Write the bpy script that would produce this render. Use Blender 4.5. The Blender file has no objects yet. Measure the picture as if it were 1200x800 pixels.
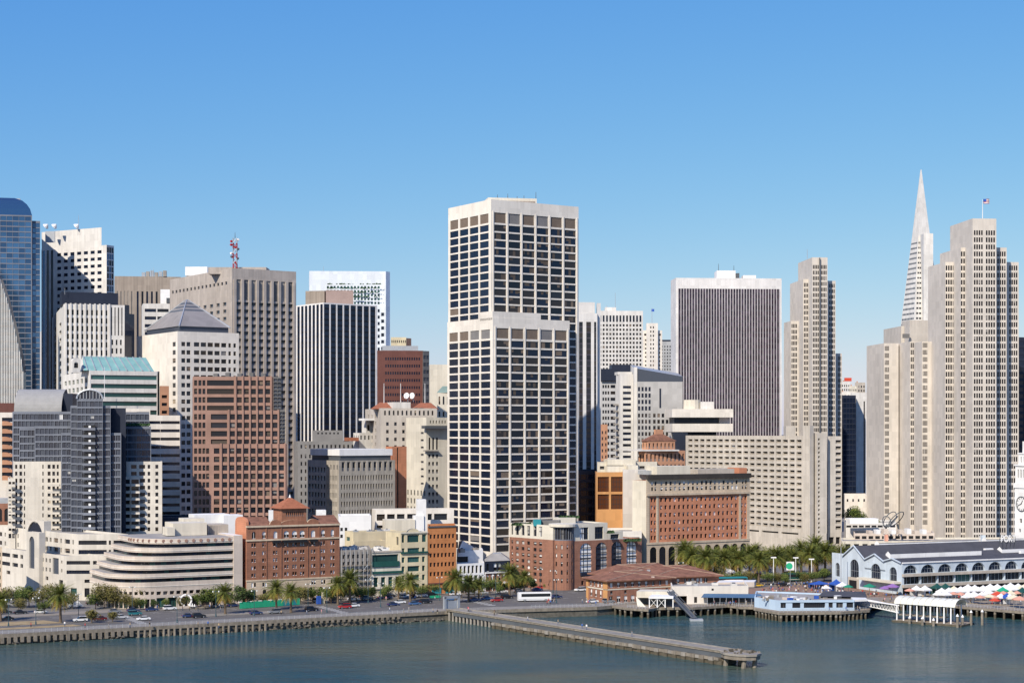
import bpy, math, random
from math import sin, cos, pi, radians, sqrt, atan2
from mathutils import Vector
random.seed(11)
# ---------------------------------------------------------------- camera, sky, sun, exposure
CZ, HV, F = 64.0, 505.0, 2000.0          # eye height, horizon row, focal length in 1200x800 picture units
scn = bpy.context.scene
cam = bpy.data.cameras.new('camera')
cam.sensor_width = 36.0
cam.lens = F / 1200.0 * 36.0
cam.shift_y = (HV - 400.0) / 1200.0
cam.clip_start = 1.0
cam.clip_end = 60000.0
camo = bpy.data.objects.new('camera', cam)
camo.location = (0, 0, CZ)
camo.rotation_euler = (radians(90), 0, 0)
scn.collection.objects.link(camo)
scn.camera = camo
SUN_EL, SUN_A, SUN_B = radians(38), 0.5, 0.866   # sun stands behind the viewer, to the side of -X
w = bpy.data.worlds.new('World')
scn.world = w
w.use_nodes = True
nt = w.node_tree
bg = nt.nodes['Background']
sky = nt.nodes.new('ShaderNodeTexSky')
sky.sky_type = 'NISHITA'
sky.sun_disc = False
sky.sun_elevation = SUN_EL
sky.sun_rotation = atan2(-SUN_A, -SUN_B)
sky.altitude = 0.0
sky.air_density = 1.0
sky.dust_density = 0.35
sky.ozone_density = 2.4
# deepen the clear sky: per-channel gamma on the sky colour
k_ = 0.1293
sc1 = nt.nodes.new('ShaderNodeVectorMath'); sc1.operation = 'SCALE'; sc1.inputs['Scale'].default_value = k_
sep = nt.nodes.new('ShaderNodeSeparateColor'); cmb = nt.nodes.new('ShaderNodeCombineColor')
nt.links.new(sky.outputs[0], sc1.inputs[0]); nt.links.new(sc1.outputs[0], sep.inputs[0])
for i_, (g_, a_) in enumerate(((1.38, 0.77), (0.86, 0.775), (0.26, 0.94))):
    pw_ = nt.nodes.new('ShaderNodeMath'); pw_.operation = 'POWER'; pw_.inputs[1].default_value = g_
    ml_ = nt.nodes.new('ShaderNodeMath'); ml_.operation = 'MULTIPLY'; ml_.inputs[1].default_value = a_ / k_
    nt.links.new(sep.outputs[i_], pw_.inputs[0]); nt.links.new(pw_.outputs[0], ml_.inputs[0]); nt.links.new(ml_.outputs[0], cmb.inputs[i_])
nt.links.new(cmb.outputs[0], bg.inputs[0])
bg.inputs[1].default_value = 0.105
sl = bpy.data.lights.new('sun', 'SUN')
sl.energy = 5.0
sl.angle = radians(0.5)
sl.color = (1.0, 0.91, 0.785)
so = bpy.data.objects.new('sun', sl)
sd = Vector((-SUN_A * cos(SUN_EL), -SUN_B * cos(SUN_EL), sin(SUN_EL)))
so.rotation_euler = sd.to_track_quat('Z', 'Y').to_euler()
so.location = (-200, -300, 400)
scn.collection.objects.link(so)
vs = scn.view_settings
vs.view_transform = 'Standard'
vs.look = 'None'
vs.exposure = 0.12
vs.gamma = 1.0
scn.cycles.max_bounces = 5
scn.cycles.diffuse_bounces = 2
scn.cycles.glossy_bounces = 3
COL = scn.collection

# ---------------------------------------------------------------- materials
def new_mat(name):
    m = bpy.data.materials.new(name)
    m.use_nodes = True
    return m, m.node_tree, m.node_tree.nodes['Principled BSDF']

def M(name, rgb, rough=0.85, var=0.14, scale=0.12, spec=0.3, metal=0.0, streak=0.0, course=None):
    """wall-like surface: mottled colour, optional vertical weather streaks and horizontal joints"""
    m, t, p = new_mat(name)
    p.inputs['Roughness'].default_value = rough
    p.inputs['Metallic'].default_value = metal
    p.inputs['Specular IOR Level'].default_value = spec
    if var <= 0:
        p.inputs['Base Color'].default_value = (*rgb, 1)
        return m
    tc = t.nodes.new('ShaderNodeTexCoord')
    n1 = t.nodes.new('ShaderNodeTexNoise')
    n1.inputs['Scale'].default_value = scale
    n1.inputs['Detail'].default_value = 6
    n1.inputs['Roughness'].default_value = 0.65
    t.links.new(tc.outputs['Object'], n1.inputs['Vector'])
    r = t.nodes.new('ShaderNodeMapRange')
    r.inputs[1].default_value = 0.3
    r.inputs[2].default_value = 0.7
    r.inputs[3].default_value = 1 - var
    r.inputs[4].default_value = 1 + var * 0.6
    t.links.new(n1.outputs['Fac'], r.inputs[0])
    fac = r.outputs[0]
    if streak:
        mp = t.nodes.new('ShaderNodeMapping')
        mp.inputs['Scale'].default_value = (0.9, 0.9, 0.03)
        t.links.new(tc.outputs['Object'], mp.inputs[0])
        n2 = t.nodes.new('ShaderNodeTexNoise')
        n2.inputs['Scale'].default_value = 1.0
        n2.inputs['Detail'].default_value = 3
        t.links.new(mp.outputs[0], n2.inputs['Vector'])
        r2 = t.nodes.new('ShaderNodeMapRange')
        r2.inputs[1].default_value = 0.35
        r2.inputs[2].default_value = 0.65
        r2.inputs[3].default_value = 1 - streak
        r2.inputs[4].default_value = 1.0
        t.links.new(n2.outputs['Fac'], r2.inputs[0])
        mu = t.nodes.new('ShaderNodeMath'); mu.operation = 'MULTIPLY'
        t.links.new(fac, mu.inputs[0]); t.links.new(r2.outputs[0], mu.inputs[1])
        fac = mu.outputs[0]
    if course:
        sx = t.nodes.new('ShaderNodeSeparateXYZ')
        t.links.new(tc.outputs['Object'], sx.inputs[0])
        d = t.nodes.new('ShaderNodeMath'); d.operation = 'DIVIDE'; d.inputs[1].default_value = course
        fr = t.nodes.new('ShaderNodeMath'); fr.operation = 'FRACT'
        lt = t.nodes.new('ShaderNodeMath'); lt.operation = 'LESS_THAN'; lt.inputs[1].default_value = 0.1
        ml = t.nodes.new('ShaderNodeMath'); ml.operation = 'MULTIPLY_ADD'; ml.inputs[1].default_value = -0.22; ml.inputs[2].default_value = 1.0
        mu = t.nodes.new('ShaderNodeMath'); mu.operation = 'MULTIPLY'
        t.links.new(sx.outputs[2], d.inputs[0]); t.links.new(d.outputs[0], fr.inputs[0]); t.links.new(fr.outputs[0], lt.inputs[0])
        t.links.new(lt.outputs[0], ml.inputs[0]); t.links.new(ml.outputs[0], mu.inputs[0]); t.links.new(fac, mu.inputs[1])
        fac = mu.outputs[0]
    if scale in (0.12, 0.5) and var >= 0.05:
        # slight tone change from panel to panel
        dv = t.nodes.new('ShaderNodeVectorMath'); dv.operation = 'DIVIDE'; dv.inputs[1].default_value = (2.9, 2.9, 3.75)
        fl = t.nodes.new('ShaderNodeVectorMath'); fl.operation = 'FLOOR'
        wn = t.nodes.new('ShaderNodeTexWhiteNoise'); wn.noise_dimensions = '3D'
        r3 = t.nodes.new('ShaderNodeMapRange'); r3.inputs[3].default_value = 0.90; r3.inputs[4].default_value = 1.03
        n3 = t.nodes.new('ShaderNodeTexNoise'); n3.inputs['Scale'].default_value = 0.022; n3.inputs['Detail'].default_value = 3
        r4 = t.nodes.new('ShaderNodeMapRange'); r4.inputs[1].default_value = 0.35; r4.inputs[2].default_value = 0.65; r4.inputs[3].default_value = 0.90; r4.inputs[4].default_value = 1.04
        m3 = t.nodes.new('ShaderNodeMath'); m3.operation = 'MULTIPLY'; m4 = t.nodes.new('ShaderNodeMath'); m4.operation = 'MULTIPLY'
        t.links.new(tc.outputs['Object'], dv.inputs[0]); t.links.new(dv.outputs[0], fl.inputs[0]); t.links.new(fl.outputs[0], wn.inputs['Vector'])
        t.links.new(wn.outputs['Value'], r3.inputs[0]); t.links.new(tc.outputs['Object'], n3.inputs['Vector']); t.links.new(n3.outputs['Fac'], r4.inputs[0])
        t.links.new(r3.outputs[0], m3.inputs[0]); t.links.new(r4.outputs[0], m3.inputs[1]); t.links.new(m3.outputs[0], m4.inputs[0]); t.links.new(fac, m4.inputs[1])
        fac = m4.outputs[0]
    vm = t.nodes.new('ShaderNodeVectorMath'); vm.operation = 'SCALE'
    vm.inputs[0].default_value = rgb
    t.links.new(fac, vm.inputs['Scale'])
    t.links.new(vm.outputs[0], p.inputs['Base Color'])
    return m

def glass(name, rgb, rough=0.12, spec=0.4, metal=0.0, warp=0.02):
    m, t, p = new_mat(name)
    p.inputs['Base Color'].default_value = (*rgb, 1)
    p.inputs['Roughness'].default_value = rough
    p.inputs['Specular IOR Level'].default_value = spec
    p.inputs['Metallic'].default_value = metal
    tc = t.nodes.new('ShaderNodeTexCoord')
    n = t.nodes.new('ShaderNodeTexNoise'); n.inputs['Scale'].default_value = 0.35
    b = t.nodes.new('ShaderNodeBump'); b.inputs['Strength'].default_value = warp; b.inputs['Distance'].default_value = 1.0
    t.links.new(tc.outputs['Object'], n.inputs['Vector'])
    t.links.new(n.outputs['Fac'], b.inputs['Height'])
    t.links.new(b.outputs[0], p.inputs['Normal'])
    return m

WHITE = M('warm white stone', (0.78, 0.72, 0.635), var=0.08, streak=0.06)
WHITE2 = M('white precast', (0.72, 0.69, 0.64), var=0.10, streak=0.12)
PURE = M('white paint', (0.82, 0.81, 0.79), var=0.06)
CREAM = M('cream render', (0.72, 0.66, 0.54), var=0.10, streak=0.10)
YELLOW = M('pale yellow render', (0.70, 0.60, 0.40), var=0.10, streak=0.08)
BEIGE = M('beige concrete', (0.52, 0.46, 0.385), var=0.12, streak=0.14)
SAND = M('sand coloured precast', (0.64, 0.58, 0.505), var=0.06, streak=0.07)
SANDD = M('plain parapet precast', (0.58, 0.53, 0.465), var=0.09, streak=0.12)
HOTEL = M('hotel concrete', (0.60, 0.545, 0.47), var=0.10, streak=0.14)
GREY = M('grey concrete', (0.36, 0.325, 0.285), var=0.12, streak=0.16)
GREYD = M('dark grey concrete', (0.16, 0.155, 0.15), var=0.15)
BROWN = M('brown grey concrete', (0.36, 0.30, 0.245), var=0.10, streak=0.2)
TAUPE = M('taupe office concrete', (0.45, 0.405, 0.34), var=0.14, streak=0.22)
TERRA = M('pink granite', (0.375, 0.225, 0.172), var=0.12, streak=0.06)
BRICK = M('red brown brick', (0.34, 0.155, 0.095), var=0.22, scale=0.5, streak=0.15, course=0.75)
BRICKO = M('orange red brick', (0.57, 0.24, 0.135), var=0.14, scale=0.5, course=0.75)
BRICKP = M('pink red brick', (0.34, 0.165, 0.11), var=0.2, scale=0.5, streak=0.12, course=0.7)
BRICKD = M('dark maroon brick', (0.15, 0.062, 0.05), var=0.15)
ORANGE = M('orange stone cladding', (0.58, 0.30, 0.12), var=0.1)
PINK = M('salmon terracotta', (0.56, 0.29, 0.17), var=0.15)
STONE = M('tan stone', (0.66, 0.53, 0.385), var=0.12, streak=0.15, course=1.0)
PEACH = M('pale pink precast', (0.64, 0.545, 0.46), var=0.09, streak=0.08)
BLUEP = M('pale blue grey paint', (0.55, 0.63, 0.70), var=0.08, streak=0.1)
BLUEW = M('bright pale blue paint', (0.44, 0.56, 0.69), var=0.06)
CORN = M('dark brown cornice', (0.05, 0.043, 0.038), var=0.15)
NAVY = M('navy cladding and shade tone', (0.02, 0.026, 0.045), rough=0.5, var=0.1)
BLACKM = M('black metal', (0.018, 0.018, 0.02), rough=0.5, var=0.1)
MULL = M('blue grey mullions', (0.175, 0.19, 0.225), rough=0.45, var=0.12)
STEEL = M('pale steel', (0.45, 0.47, 0.49), rough=0.45, var=0.08, metal=0.3)
DKSTEEL = M('dark steel', (0.10, 0.11, 0.12), rough=0.5, var=0.1)
TEALR = M('teal roof glazing', (0.24, 0.44, 0.40), rough=0.35, var=0.12, spec=0.5)
COPPER = M('copper green roof', (0.24, 0.33, 0.28), var=0.15)
TILE = M('terracotta roof tile', (0.34, 0.125, 0.065), var=0.25, scale=0.9, course=0.9)
TILED = M('weathered brown roof tile', (0.235, 0.112, 0.072), var=0.4, scale=0.45, course=0.9)
ROOFG = M('grey roof felt', (0.33, 0.31, 0.285), var=0.25, scale=0.2)
ROOFD = M('dark roof felt', (0.07, 0.07, 0.08), var=0.2, scale=0.2)
ROOFW = M('white roof membrane', (0.72, 0.71, 0.69), var=0.12, scale=0.2)
ZINC = M('grey zinc roof', (0.30, 0.295, 0.285), rough=0.7, var=0.12, scale=0.4)
PURPF = M('pinkish aluminium fins', (0.60, 0.55, 0.545), rough=0.5, var=0.06, metal=0.2)
GREENP = M('green painted boards', (0.03, 0.42, 0.22), rough=0.5, var=0.1)
GREEND = M('dark green joinery', (0.02, 0.085, 0.07), rough=0.5, var=0.1)
TEALP = M('teal paint', (0.03, 0.26, 0.30), rough=0.4, var=0.08)
BLUEC = M('blue canvas', (0.03, 0.10, 0.42), rough=0.8, var=0.08)
CLOTHW = M('white canvas', (0.82, 0.81, 0.80), var=0.05)
CLOTHR = M('red canvas', (0.62, 0.08, 0.04), var=0.08)
CLOTHG = M('green canvas', (0.02, 0.25, 0.15), var=0.08)
CLOTHS = M('salmon canvas', (0.70, 0.36, 0.26), var=0.08)
CLOTHP = M('purple canvas', (0.30, 0.16, 0.42), var=0.08)
CLOTHY = M('cream canvas', (0.78, 0.70, 0.50), var=0.08)
CONC = M('harbour concrete', (0.255, 0.22, 0.175), var=0.3, scale=0.6, streak=0.25)
CONCD = M('wet stained concrete', (0.10, 0.085, 0.06), var=0.35, scale=0.7)
CONCL = M('pale walkway concrete', (0.285, 0.26, 0.225), var=0.25, scale=0.5)
ROCK = M('seawall stone', (0.12, 0.11, 0.09), var=0.45, scale=0.9)
TIMBER = M('timber deck', (0.28, 0.23, 0.175), var=0.25, scale=0.6)
ASPH = M('asphalt', (0.135, 0.125, 0.115), var=0.22, scale=0.25)
PAVE = M('sidewalk paving', (0.27, 0.235, 0.195), var=0.16, scale=0.3)
PLAZA = M('brick plaza paving', (0.27, 0.17, 0.12), var=0.2, scale=0.3)
DIRT = M('dry dirt verge', (0.36, 0.27, 0.15), var=0.3, scale=0.3)
PAINTL = M('road paint', (0.7, 0.69, 0.64), var=0.15, scale=1.0)
CITYG = M('city ground', (0.18, 0.17, 0.16), var=0.2, scale=0.05)
TRUNK = M('palm trunk bark', (0.15, 0.11, 0.075), var=0.3, scale=2.0, course=0.3)
BARK = M('tree bark', (0.10, 0.075, 0.05), var=0.3, scale=2.0)
REDP = M('red paint', (0.35, 0.02, 0.02), rough=0.3, var=0.05)

GD = [glass('dark window glass', (0.010, 0.012, 0.016)), glass('dark grey window glass', (0.02, 0.022, 0.028)),
      glass('brownish window glass', (0.03, 0.024, 0.02))]
GN = [glass('navy window glass', (0.007, 0.012, 0.026)), glass('deep navy window glass', (0.010, 0.016, 0.034))]
GB = [glass('blue curtain glass', (0.10, 0.20, 0.34), metal=0.75, rough=0.14, warp=0.03), glass('deep blue curtain glass', (0.075, 0.155, 0.27), metal=0.75, rough=0.14, warp=0.03),
      glass('dull blue curtain glass', (0.055, 0.115, 0.21), metal=0.7, rough=0.2, warp=0.03)]
GG = [glass('slate curtain glass', (0.03, 0.04, 0.06), rough=0.15), glass('dark slate curtain glass', (0.014, 0.018, 0.03), rough=0.15),
      glass('pale slate curtain glass', (0.06, 0.07, 0.09), rough=0.2), glass('blue slate curtain glass', (0.03, 0.04, 0.062), rough=0.15)]
GT = [glass('green window glass', (0.02, 0.06, 0.055)), glass('pale green window glass', (0.04, 0.11, 0.10))]
GP = [glass('plum tinted glass', (0.036, 0.022, 0.036)), glass('dark plum tinted glass', (0.024, 0.016, 0.028)), glass('pale plum tinted glass', (0.07, 0.05, 0.075))]
BLDK = M('dark brown blinds', (0.09, 0.072, 0.058), var=0.15, scale=0.4)
GE = [glass('matt dark window glass', (0.014, 0.013, 0.018), spec=0.12, rough=0.25), glass('matt black window glass', (0.009, 0.009, 0.013), spec=0.12, rough=0.25)]
GBR = [glass('bronze glass', (0.09, 0.03, 0.012), rough=0.1)]
SAIL = glass('pale ribbed glass', (0.22, 0.27, 0.29), rough=0.3)
BL = [M('tan blinds', (0.34, 0.28, 0.21), var=0.15, scale=0.4), M('brown blinds', (0.17, 0.13, 0.10), var=0.15, scale=0.4),
      M('grey blinds', (0.20, 0.19, 0.185), var=0.15, scale=0.4)]
BLW = [M('white curtains', (0.80, 0.79, 0.77), var=0.1, scale=0.8), M('pale curtains', (0.45, 0.44, 0.42), var=0.15, scale=0.8)]
FRW = M('white window frames', (0.72, 0.71, 0.68), var=0.0)
FRD = M('dark window frames', (0.03, 0.03, 0.035), var=0.0)
SPD = M('grey spandrel glass', (0.055, 0.05, 0.065), rough=0.3, var=0.15)
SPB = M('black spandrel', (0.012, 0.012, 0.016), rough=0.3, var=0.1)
BALC = M('balcony tan', (0.36, 0.32, 0.27), var=0.12)

ST = {
 'dark': dict(g=GD, bl=BL, p=0.12),
 'navy': dict(g=GN),
 'spearl': dict(g=GN, bl=BL, p=0.05),
 'spearr': dict(g=GD + GN, bl=[BL[1], BLDK, BLDK, BLDK], p=0.38, seg=5),
 'louvre': dict(g=[BL[1], BL[1], BL[2]]),
 'tower': dict(g=GD, bl=BL[1:] + [BLDK], p=0.2),
 'split': dict(g=GD, sill=(BL[2], 0.35)),
 'blue': dict(g=GB),
 'bluestrip': dict(g=GB[2:] + GN),
 'slate': dict(g=GG, bl=BLW, p=0.012, mx=2, mm=MULL),
 'slatew': dict(g=GG),
 'rib': dict(g=[GREYD, GREY]),
 'striped': dict(g=GN, fl=44, sp=SPB, sf=0.35),
 'plum': dict(g=GP, fl=34, sp=SPD, sf=0.3),
 'slot': dict(g=GN + GD[:1]),
 'strip': dict(g=GD, fl=34, sp=SPD, sf=0.25),
 'green': dict(g=GT),
 'greenm': dict(g=GT, mx=3, mm=GREEND),
 'band': dict(g=GD[:2] + GN, mx=9, mm=FRD, seg=6, bl=BL[2:], p=0.12),
 'pair': dict(g=GD, mx=1, mm=FRW, mw=0.22, bl=BLW, p=0.6, edge=FRW),
 'brickw': dict(g=GD, bl=BLW, p=0.62, seg=1),
 'hotelbal': dict(g=GD, sill=(BALC, 0.42), bl=BLW, p=0.1),
 'white': dict(g=GD, bl=BLW, p=0.5, edge=FRW),
 'bay': dict(g=GN, bl=BLW, p=0.55, seg=2, mx=2, mz=1, mm=FRD, mw=0.3),
 'bronze': dict(g=GBR, mx=3, mz=2, mm=FRD),
 'shop': dict(g=GD + GT, mx=2, mm=FRD),
 'archw': dict(g=GN, mx=4, mz=1, mm=STEEL, mw=0.12),
 'dockglass': dict(g=GD + GT, mx=3, mm=STEEL, mw=0.15),
 'ec': dict(g=GE, bl=BL[2:], p=0.04),
 'whitew': dict(g=GD, bl=BLW[:1], p=0.85, edge=FRW, mx=1, mm=FRW, mw=0.14),
 'void': dict(g=[BLACKM]),
 'scaf': dict(g=GD + [GREYD], mx=1, mz=1, mm=GREYD),
}

# ---------------------------------------------------------------- mesh builder
ORG = {}
class MB:
    def __init__(s):
        s.v = []; s.f = []; s.m = []
    def face(s, pts, m):
        i = len(s.v)
        s.v.extend([tuple(p) for p in pts]); s.f.append(tuple(range(i, i + len(pts)))); s.m.append(m)
    def prism(s, poly, z0, z1, m, top=True, bot=False, mt=None):
        n = len(poly)
        for i in range(n):
            a = poly[i]; b = poly[(i + 1) % n]
            s.face([(a[0], a[1], z0), (b[0], b[1], z0), (b[0], b[1], z1), (a[0], a[1], z1)], m)
        if top: s.face([(p[0], p[1], z1) for p in poly], mt or m)
        if bot: s.face([(p[0], p[1], z0) for p in reversed(poly)], m)
    def box(s, cx, cy, sx, sy, z0, z1, m, rot=0.0, bot=True):
        c, q = cos(rot), sin(rot)
        poly = [(cx + c * x - q * y, cy + q * x + c * y) for x, y in ((-sx / 2, -sy / 2), (sx / 2, -sy / 2), (sx / 2, sy / 2), (-sx / 2, sy / 2))]
        s.prism(poly, z0, z1, m, True, bot)
    def cyl(s, x, y, z0, z1, r0, r1, m, n=8, cap=True):
        p0 = [(x + r0 * cos(2 * pi * i / n), y + r0 * sin(2 * pi * i / n), z0) for i in range(n)]
        p1 = [(x + r1 * cos(2 * pi * i / n), y + r1 * sin(2 * pi * i / n), z1) for i in range(n)]
        for i in range(n):
            j = (i + 1) % n
            s.face([p0[i], p0[j], p1[j], p1[i]], m)
        if cap and r1 > 1e-4: s.face(p1, m)
    def tube(s, p, q, r0, r1, m, n=6):
        p = Vector(p); q = Vector(q); d = (q - p).normalized()
        a = d.orthogonal().normalized(); b = d.cross(a)
        A = [p + (a * cos(2 * pi * i / n) + b * sin(2 * pi * i / n)) * r0 for i in range(n)]
        B = [q + (a * cos(2 * pi * i / n) + b * sin(2 * pi * i / n)) * r1 for i in range(n)]
        for i in range(n):
            j = (i + 1) % n
            s.face([A[i], A[j], B[j], B[i]], m)
        s.face(B, m); s.face(A[::-1], m)
    def build(s, name, parent=None, smooth=False, loc=None, kind=None, label=None, cat=None, group=None):
        off = ORG[parent.name] if parent is not None else Vector(loc or (0, 0, 0))
        mats = []; idx = []
        for m in s.m:
            if m not in mats: mats.append(m)
            idx.append(mats.index(m))
        me = bpy.data.meshes.new(name)
        me.from_pydata([(x - off[0], y - off[1], z - off[2]) for x, y, z in s.v], [], s.f)
        for m in mats: me.materials.append(m)
        me.polygons.foreach_set('material_index', idx)
        if smooth: me.polygons.foreach_set('use_smooth', [True] * len(s.f))
        me.update()
        o = bpy.data.objects.new(name, me)
        COL.objects.link(o)
        ORG[o.name] = Vector(off)
        if parent is not None: o.parent = parent
        else: o.location = off
        if kind: o['kind'] = kind
        if label: o['label'] = label
        if cat: o['category'] = cat
        if group: o['group'] = group
        return o

def thing(name, label, cat, loc=(0, 0, 0), group=None):
    o = bpy.data.objects.new(name, None)
    o.location = loc
    o.empty_display_size = 0.5
    o['label'] = label; o['category'] = cat
    if group: o['group'] = group
    COL.objects.link(o)
    ORG[o.name] = Vector(loc)
    return o

def dup(src, loc, rz=0.0, label=None, group=None, sc=None):
    r = src.copy(); COL.objects.link(r)
    r.location = loc; r.rotation_euler = (0, 0, rz)
    if sc: r.scale = sc if isinstance(sc, tuple) else (sc, sc, sc)
    if label: r['label'] = label
    if group: r['group'] = group
    def kids(a, b):
        for ch in a.children:
            c = ch.copy(); COL.objects.link(c); c.parent = b
            kids(ch, c)
    kids(src, r)
    return r

def px(u, Y): return (u - 600.0) / F * Y
def pz(v, Y): return CZ - (v - HV) / F * Y
def gy(v, z=0.0): return F * (CZ - z) / (v - HV)
def P(u, v, z=0.0):
    Y = gy(v, z)
    return Vector((px(u, Y), Y, z))
def V2(u, Y): return Vector((px(u, Y), Y))

def solve(C, d, u):
    k = (u - 600.0) / F
    return (k * C[1] - C[0]) / (d[0] - k * d[1])

def inset(poly, t):
    out = []; n = len(poly)
    for i in range(n):
        a = Vector(poly[i - 1]); b = Vector(poly[i]); c = Vector(poly[(i + 1) % n])
        e1 = (b - a).normalized(); e2 = (c - b).normalized()
        n1 = Vector((-e1.y, e1.x)); n2 = Vector((-e2.y, e2.x))
        q = 1 + n1.dot(n2)
        out.append(b + (n1 + n2) * (t / max(q, 0.3)))
    return out

def zrows(zones, L, Y):
    rows = []
    for zn in zones:
        vt, vb, nc, nr, wf, hf, st = zn[:7]
        ml, mr = (zn[7], zn[8]) if len(zn) > 7 else (0.0, 0.0)
        zt, zb = pz(vt, Y), pz(vb, Y)
        ph = (zt - zb) / nr
        if isinstance(nc, (list, tuple)):
            cols = [(a * L, b * L) for a, b in nc]
        else:
            pw = L * (1 - ml - mr) / nc
            cols = [(ml * L + pw * (i + 0.5 - wf / 2), ml * L + pw * (i + 0.5 + wf / 2)) for i in range(nc)]
        for r in range(nr):
            c = zb + ph * (r + 0.5)
            rows.append((c - ph * hf / 2, c + ph * hf / 2, [(a, b, st) for a, b in cols]))
    rows.sort(key=lambda r: r[0])
    return rows

class Bld:
    def __init__(s, name, label, cat, u, Y, wall, group=None, hide=900, seed=0, depth=0.28, roofm=None):
        s.root = thing(name, label, cat, (px(u, Y), Y, 0), group)
        s.w = MB(); s.r = MB(); s.wins = []; s.wall = wall; s.hide = hide; s.d = depth; s.roofm = roofm or ROOFG
        s.rng = random.Random(seed + len(label) * 7 + int(u))
    def panel(s, A, B, z0, z1, rows=(), m=None, d=None):
        m = m or s.wall; d = d or s.d
        A = Vector(A); B = Vector(B); L = (B - A).length
        e = (B - A) / L; nx, ny = e.y, -e.x
        def pt(x, z, k=0.0): return (A.x + e.x * x - nx * k, A.y + e.y * x - ny * k, z)
        def q(x0, x1, a, b):
            if x1 - x0 > 1e-4 and b - a > 1e-4: s.w.face([pt(x0, a), pt(x1, a), pt(x1, b), pt(x0, b)], m)
        z = z0
        for zl, zh, ws in rows:
            if zl < z - 1e-4 or zh > z1 + 1e-4: continue
            q(0, L, z, zl)
            x = 0.0
            for a, b, st in ws:
                q(x, a, zl, zh)
                s.w.face([pt(a, zl), pt(b, zl), pt(b, zl, d), pt(a, zl, d)], m)
                s.w.face([pt(a, zh, d), pt(b, zh, d), pt(b, zh), pt(a, zh)], m)
                s.w.face([pt(a, zl), pt(a, zl, d), pt(a, zh, d), pt(a, zh)], m)
                s.w.face([pt(b, zl, d), pt(b, zl), pt(b, zh), pt(b, zh, d)], m)
                key = st
                if st.startswith('arch:'):
                    key = st[5:]
                    r = (b - a) / 2; c = (a + b) / 2; zc = zh - min(r, zh - zl - 0.2); ry = zh - zc
                    arc = [(c - r * cos(pi * i / 10), zc + ry * sin(pi * i / 10)) for i in range(11)]
                    for i in range(10):
                        cx = a if i < 5 else b
                        s.w.face([pt(arc[i][0], arc[i][1]), pt(arc[i + 1][0], arc[i + 1][1]), pt(cx, zh)], m)
                        s.w.face([pt(arc[i][0], arc[i][1]), pt(arc[i][0], arc[i][1], d), pt(arc[i + 1][0], arc[i + 1][1], d), pt(arc[i + 1][0], arc[i + 1][1])], m)
                c3 = pt((a + b) / 2, (zl + zh) / 2)
                face = nx * (0 - c3[0]) + ny * (0 - c3[1])
                dist = sqrt(c3[0] ** 2 + c3[1] ** 2)
                uu = 600 + F * c3[0] / c3[1]; vv = HV + F * (CZ - c3[2]) / c3[1]
                vis = face > 0 and -5 < uu < 1205 and vv < s.hide
                area = (b - a) * (zh - zl) * (face / dist) / dist ** 2 if vis else 0
                s.wins.append((area, A.copy(), e.copy(), (nx, ny), a, b, zl, zh, d - 0.004, key))
                x = b
            q(x, L, zl, zh)
            z = zh
        q(0, L, z, z1)
    def side(s, A, B, z0, z1, Y, spec, m=None, d=None):
        """spec: None, a list of zones, or a list of (x0, x1, zones) panels"""
        if not spec:
            return s.panel(A, B, z0, z1, (), m, d)
        L = (Vector(B) - Vector(A)).length
        if len(spec[0]) <= 4:
            for sp in spec:
                a = Vector(A).lerp(Vector(B), sp[0]); b = Vector(A).lerp(Vector(B), sp[1])
                s.panel(a, b, z0, z1, zrows(sp[2], L * (sp[1] - sp[0]), Y), sp[3] if len(sp) > 3 else m, d)
        else:
            s.panel(A, B, z0, z1, zrows(spec, L, Y), m, d)
    def roof(s, poly, z, par=0.9, t=0.45, m=None, wm=None):
        wm = wm or s.wall
        ins = inset(poly, t); n = len(poly)
        for i in range(n):
            j = (i + 1) % n
            a, b, c, d = poly[i], poly[j], ins[j], ins[i]
            s.w.face([(a[0], a[1], z), (b[0], b[1], z), (c[0], c[1], z), (d[0], d[1], z)], wm)
            s.w.face([(d[0], d[1], z), (c[0], c[1], z), (c[0], c[1], z - par), (d[0], d[1], z - par)], wm)
        s.r.face([(p[0], p[1], z - par) for p in ins], m or s.roofm)
    def block(s, ul, uc, ur, Y, th, vt, left=None, right=None, vb=None, ld=None, m=None, par=0.9, d=None, rd=None, rm=None, z0=None, flat=False):
        t = radians(th)
        C = V2(uc, Y); dl = Vector((-sin(t), cos(t))); dr = Vector((cos(t), sin(t)))
        Ll = ld if ld else solve(C, dl, ul)
        Lr = rd if rd else solve(C, dr, ur)
        A = C + dl * Ll; B = C + dr * Lr
        if Ll < 3.0 and not ld: ld = 14.0
        if ld and (abs(uc - ul) < 3 or Ll < 3.0): A = V2(ul, Y + ld)
        D = A + dr * Lr
        z1 = pz(vt, Y)
        if z0 is None: z0 = pz(vb, Y) if vb else 0.0
        s.side(A, C, z0, z1, Y, left, m, d)
        s.side(C, B, z0, z1, Y, right, m, d)
        s.panel(B, D, z0, z1, (), m); s.panel(D, A, z0, z1, (), m)
        s.roof([A, C, B, D], z1, par, m=rm, wm=m)
        if z0 > 0.5: s.w.face([(p[0], p[1], z0) for p in (D, B, C, A)], m or s.wall)
        return A, C, B, D, z1
    def boxpart(s, name, u0, u1, Y, vt, vb, mat, dep=8.0, th=0.0, label=None):
        a = px(u0, Y); b = px(u1, Y); mb = MB()
        t = radians(th)
        poly = [(a, Y), (a + (b - a) * cos(t), Y + (b - a) * sin(t))]
        poly += [(poly[1][0] - dep * sin(t), poly[1][1] + dep * cos(t)), (a - dep * sin(t), Y + dep * cos(t))]
        mb.prism(poly, pz(vb, Y), pz(vt, Y), mat, True, True)
        return mb.build(name, s.root, label=label)
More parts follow.
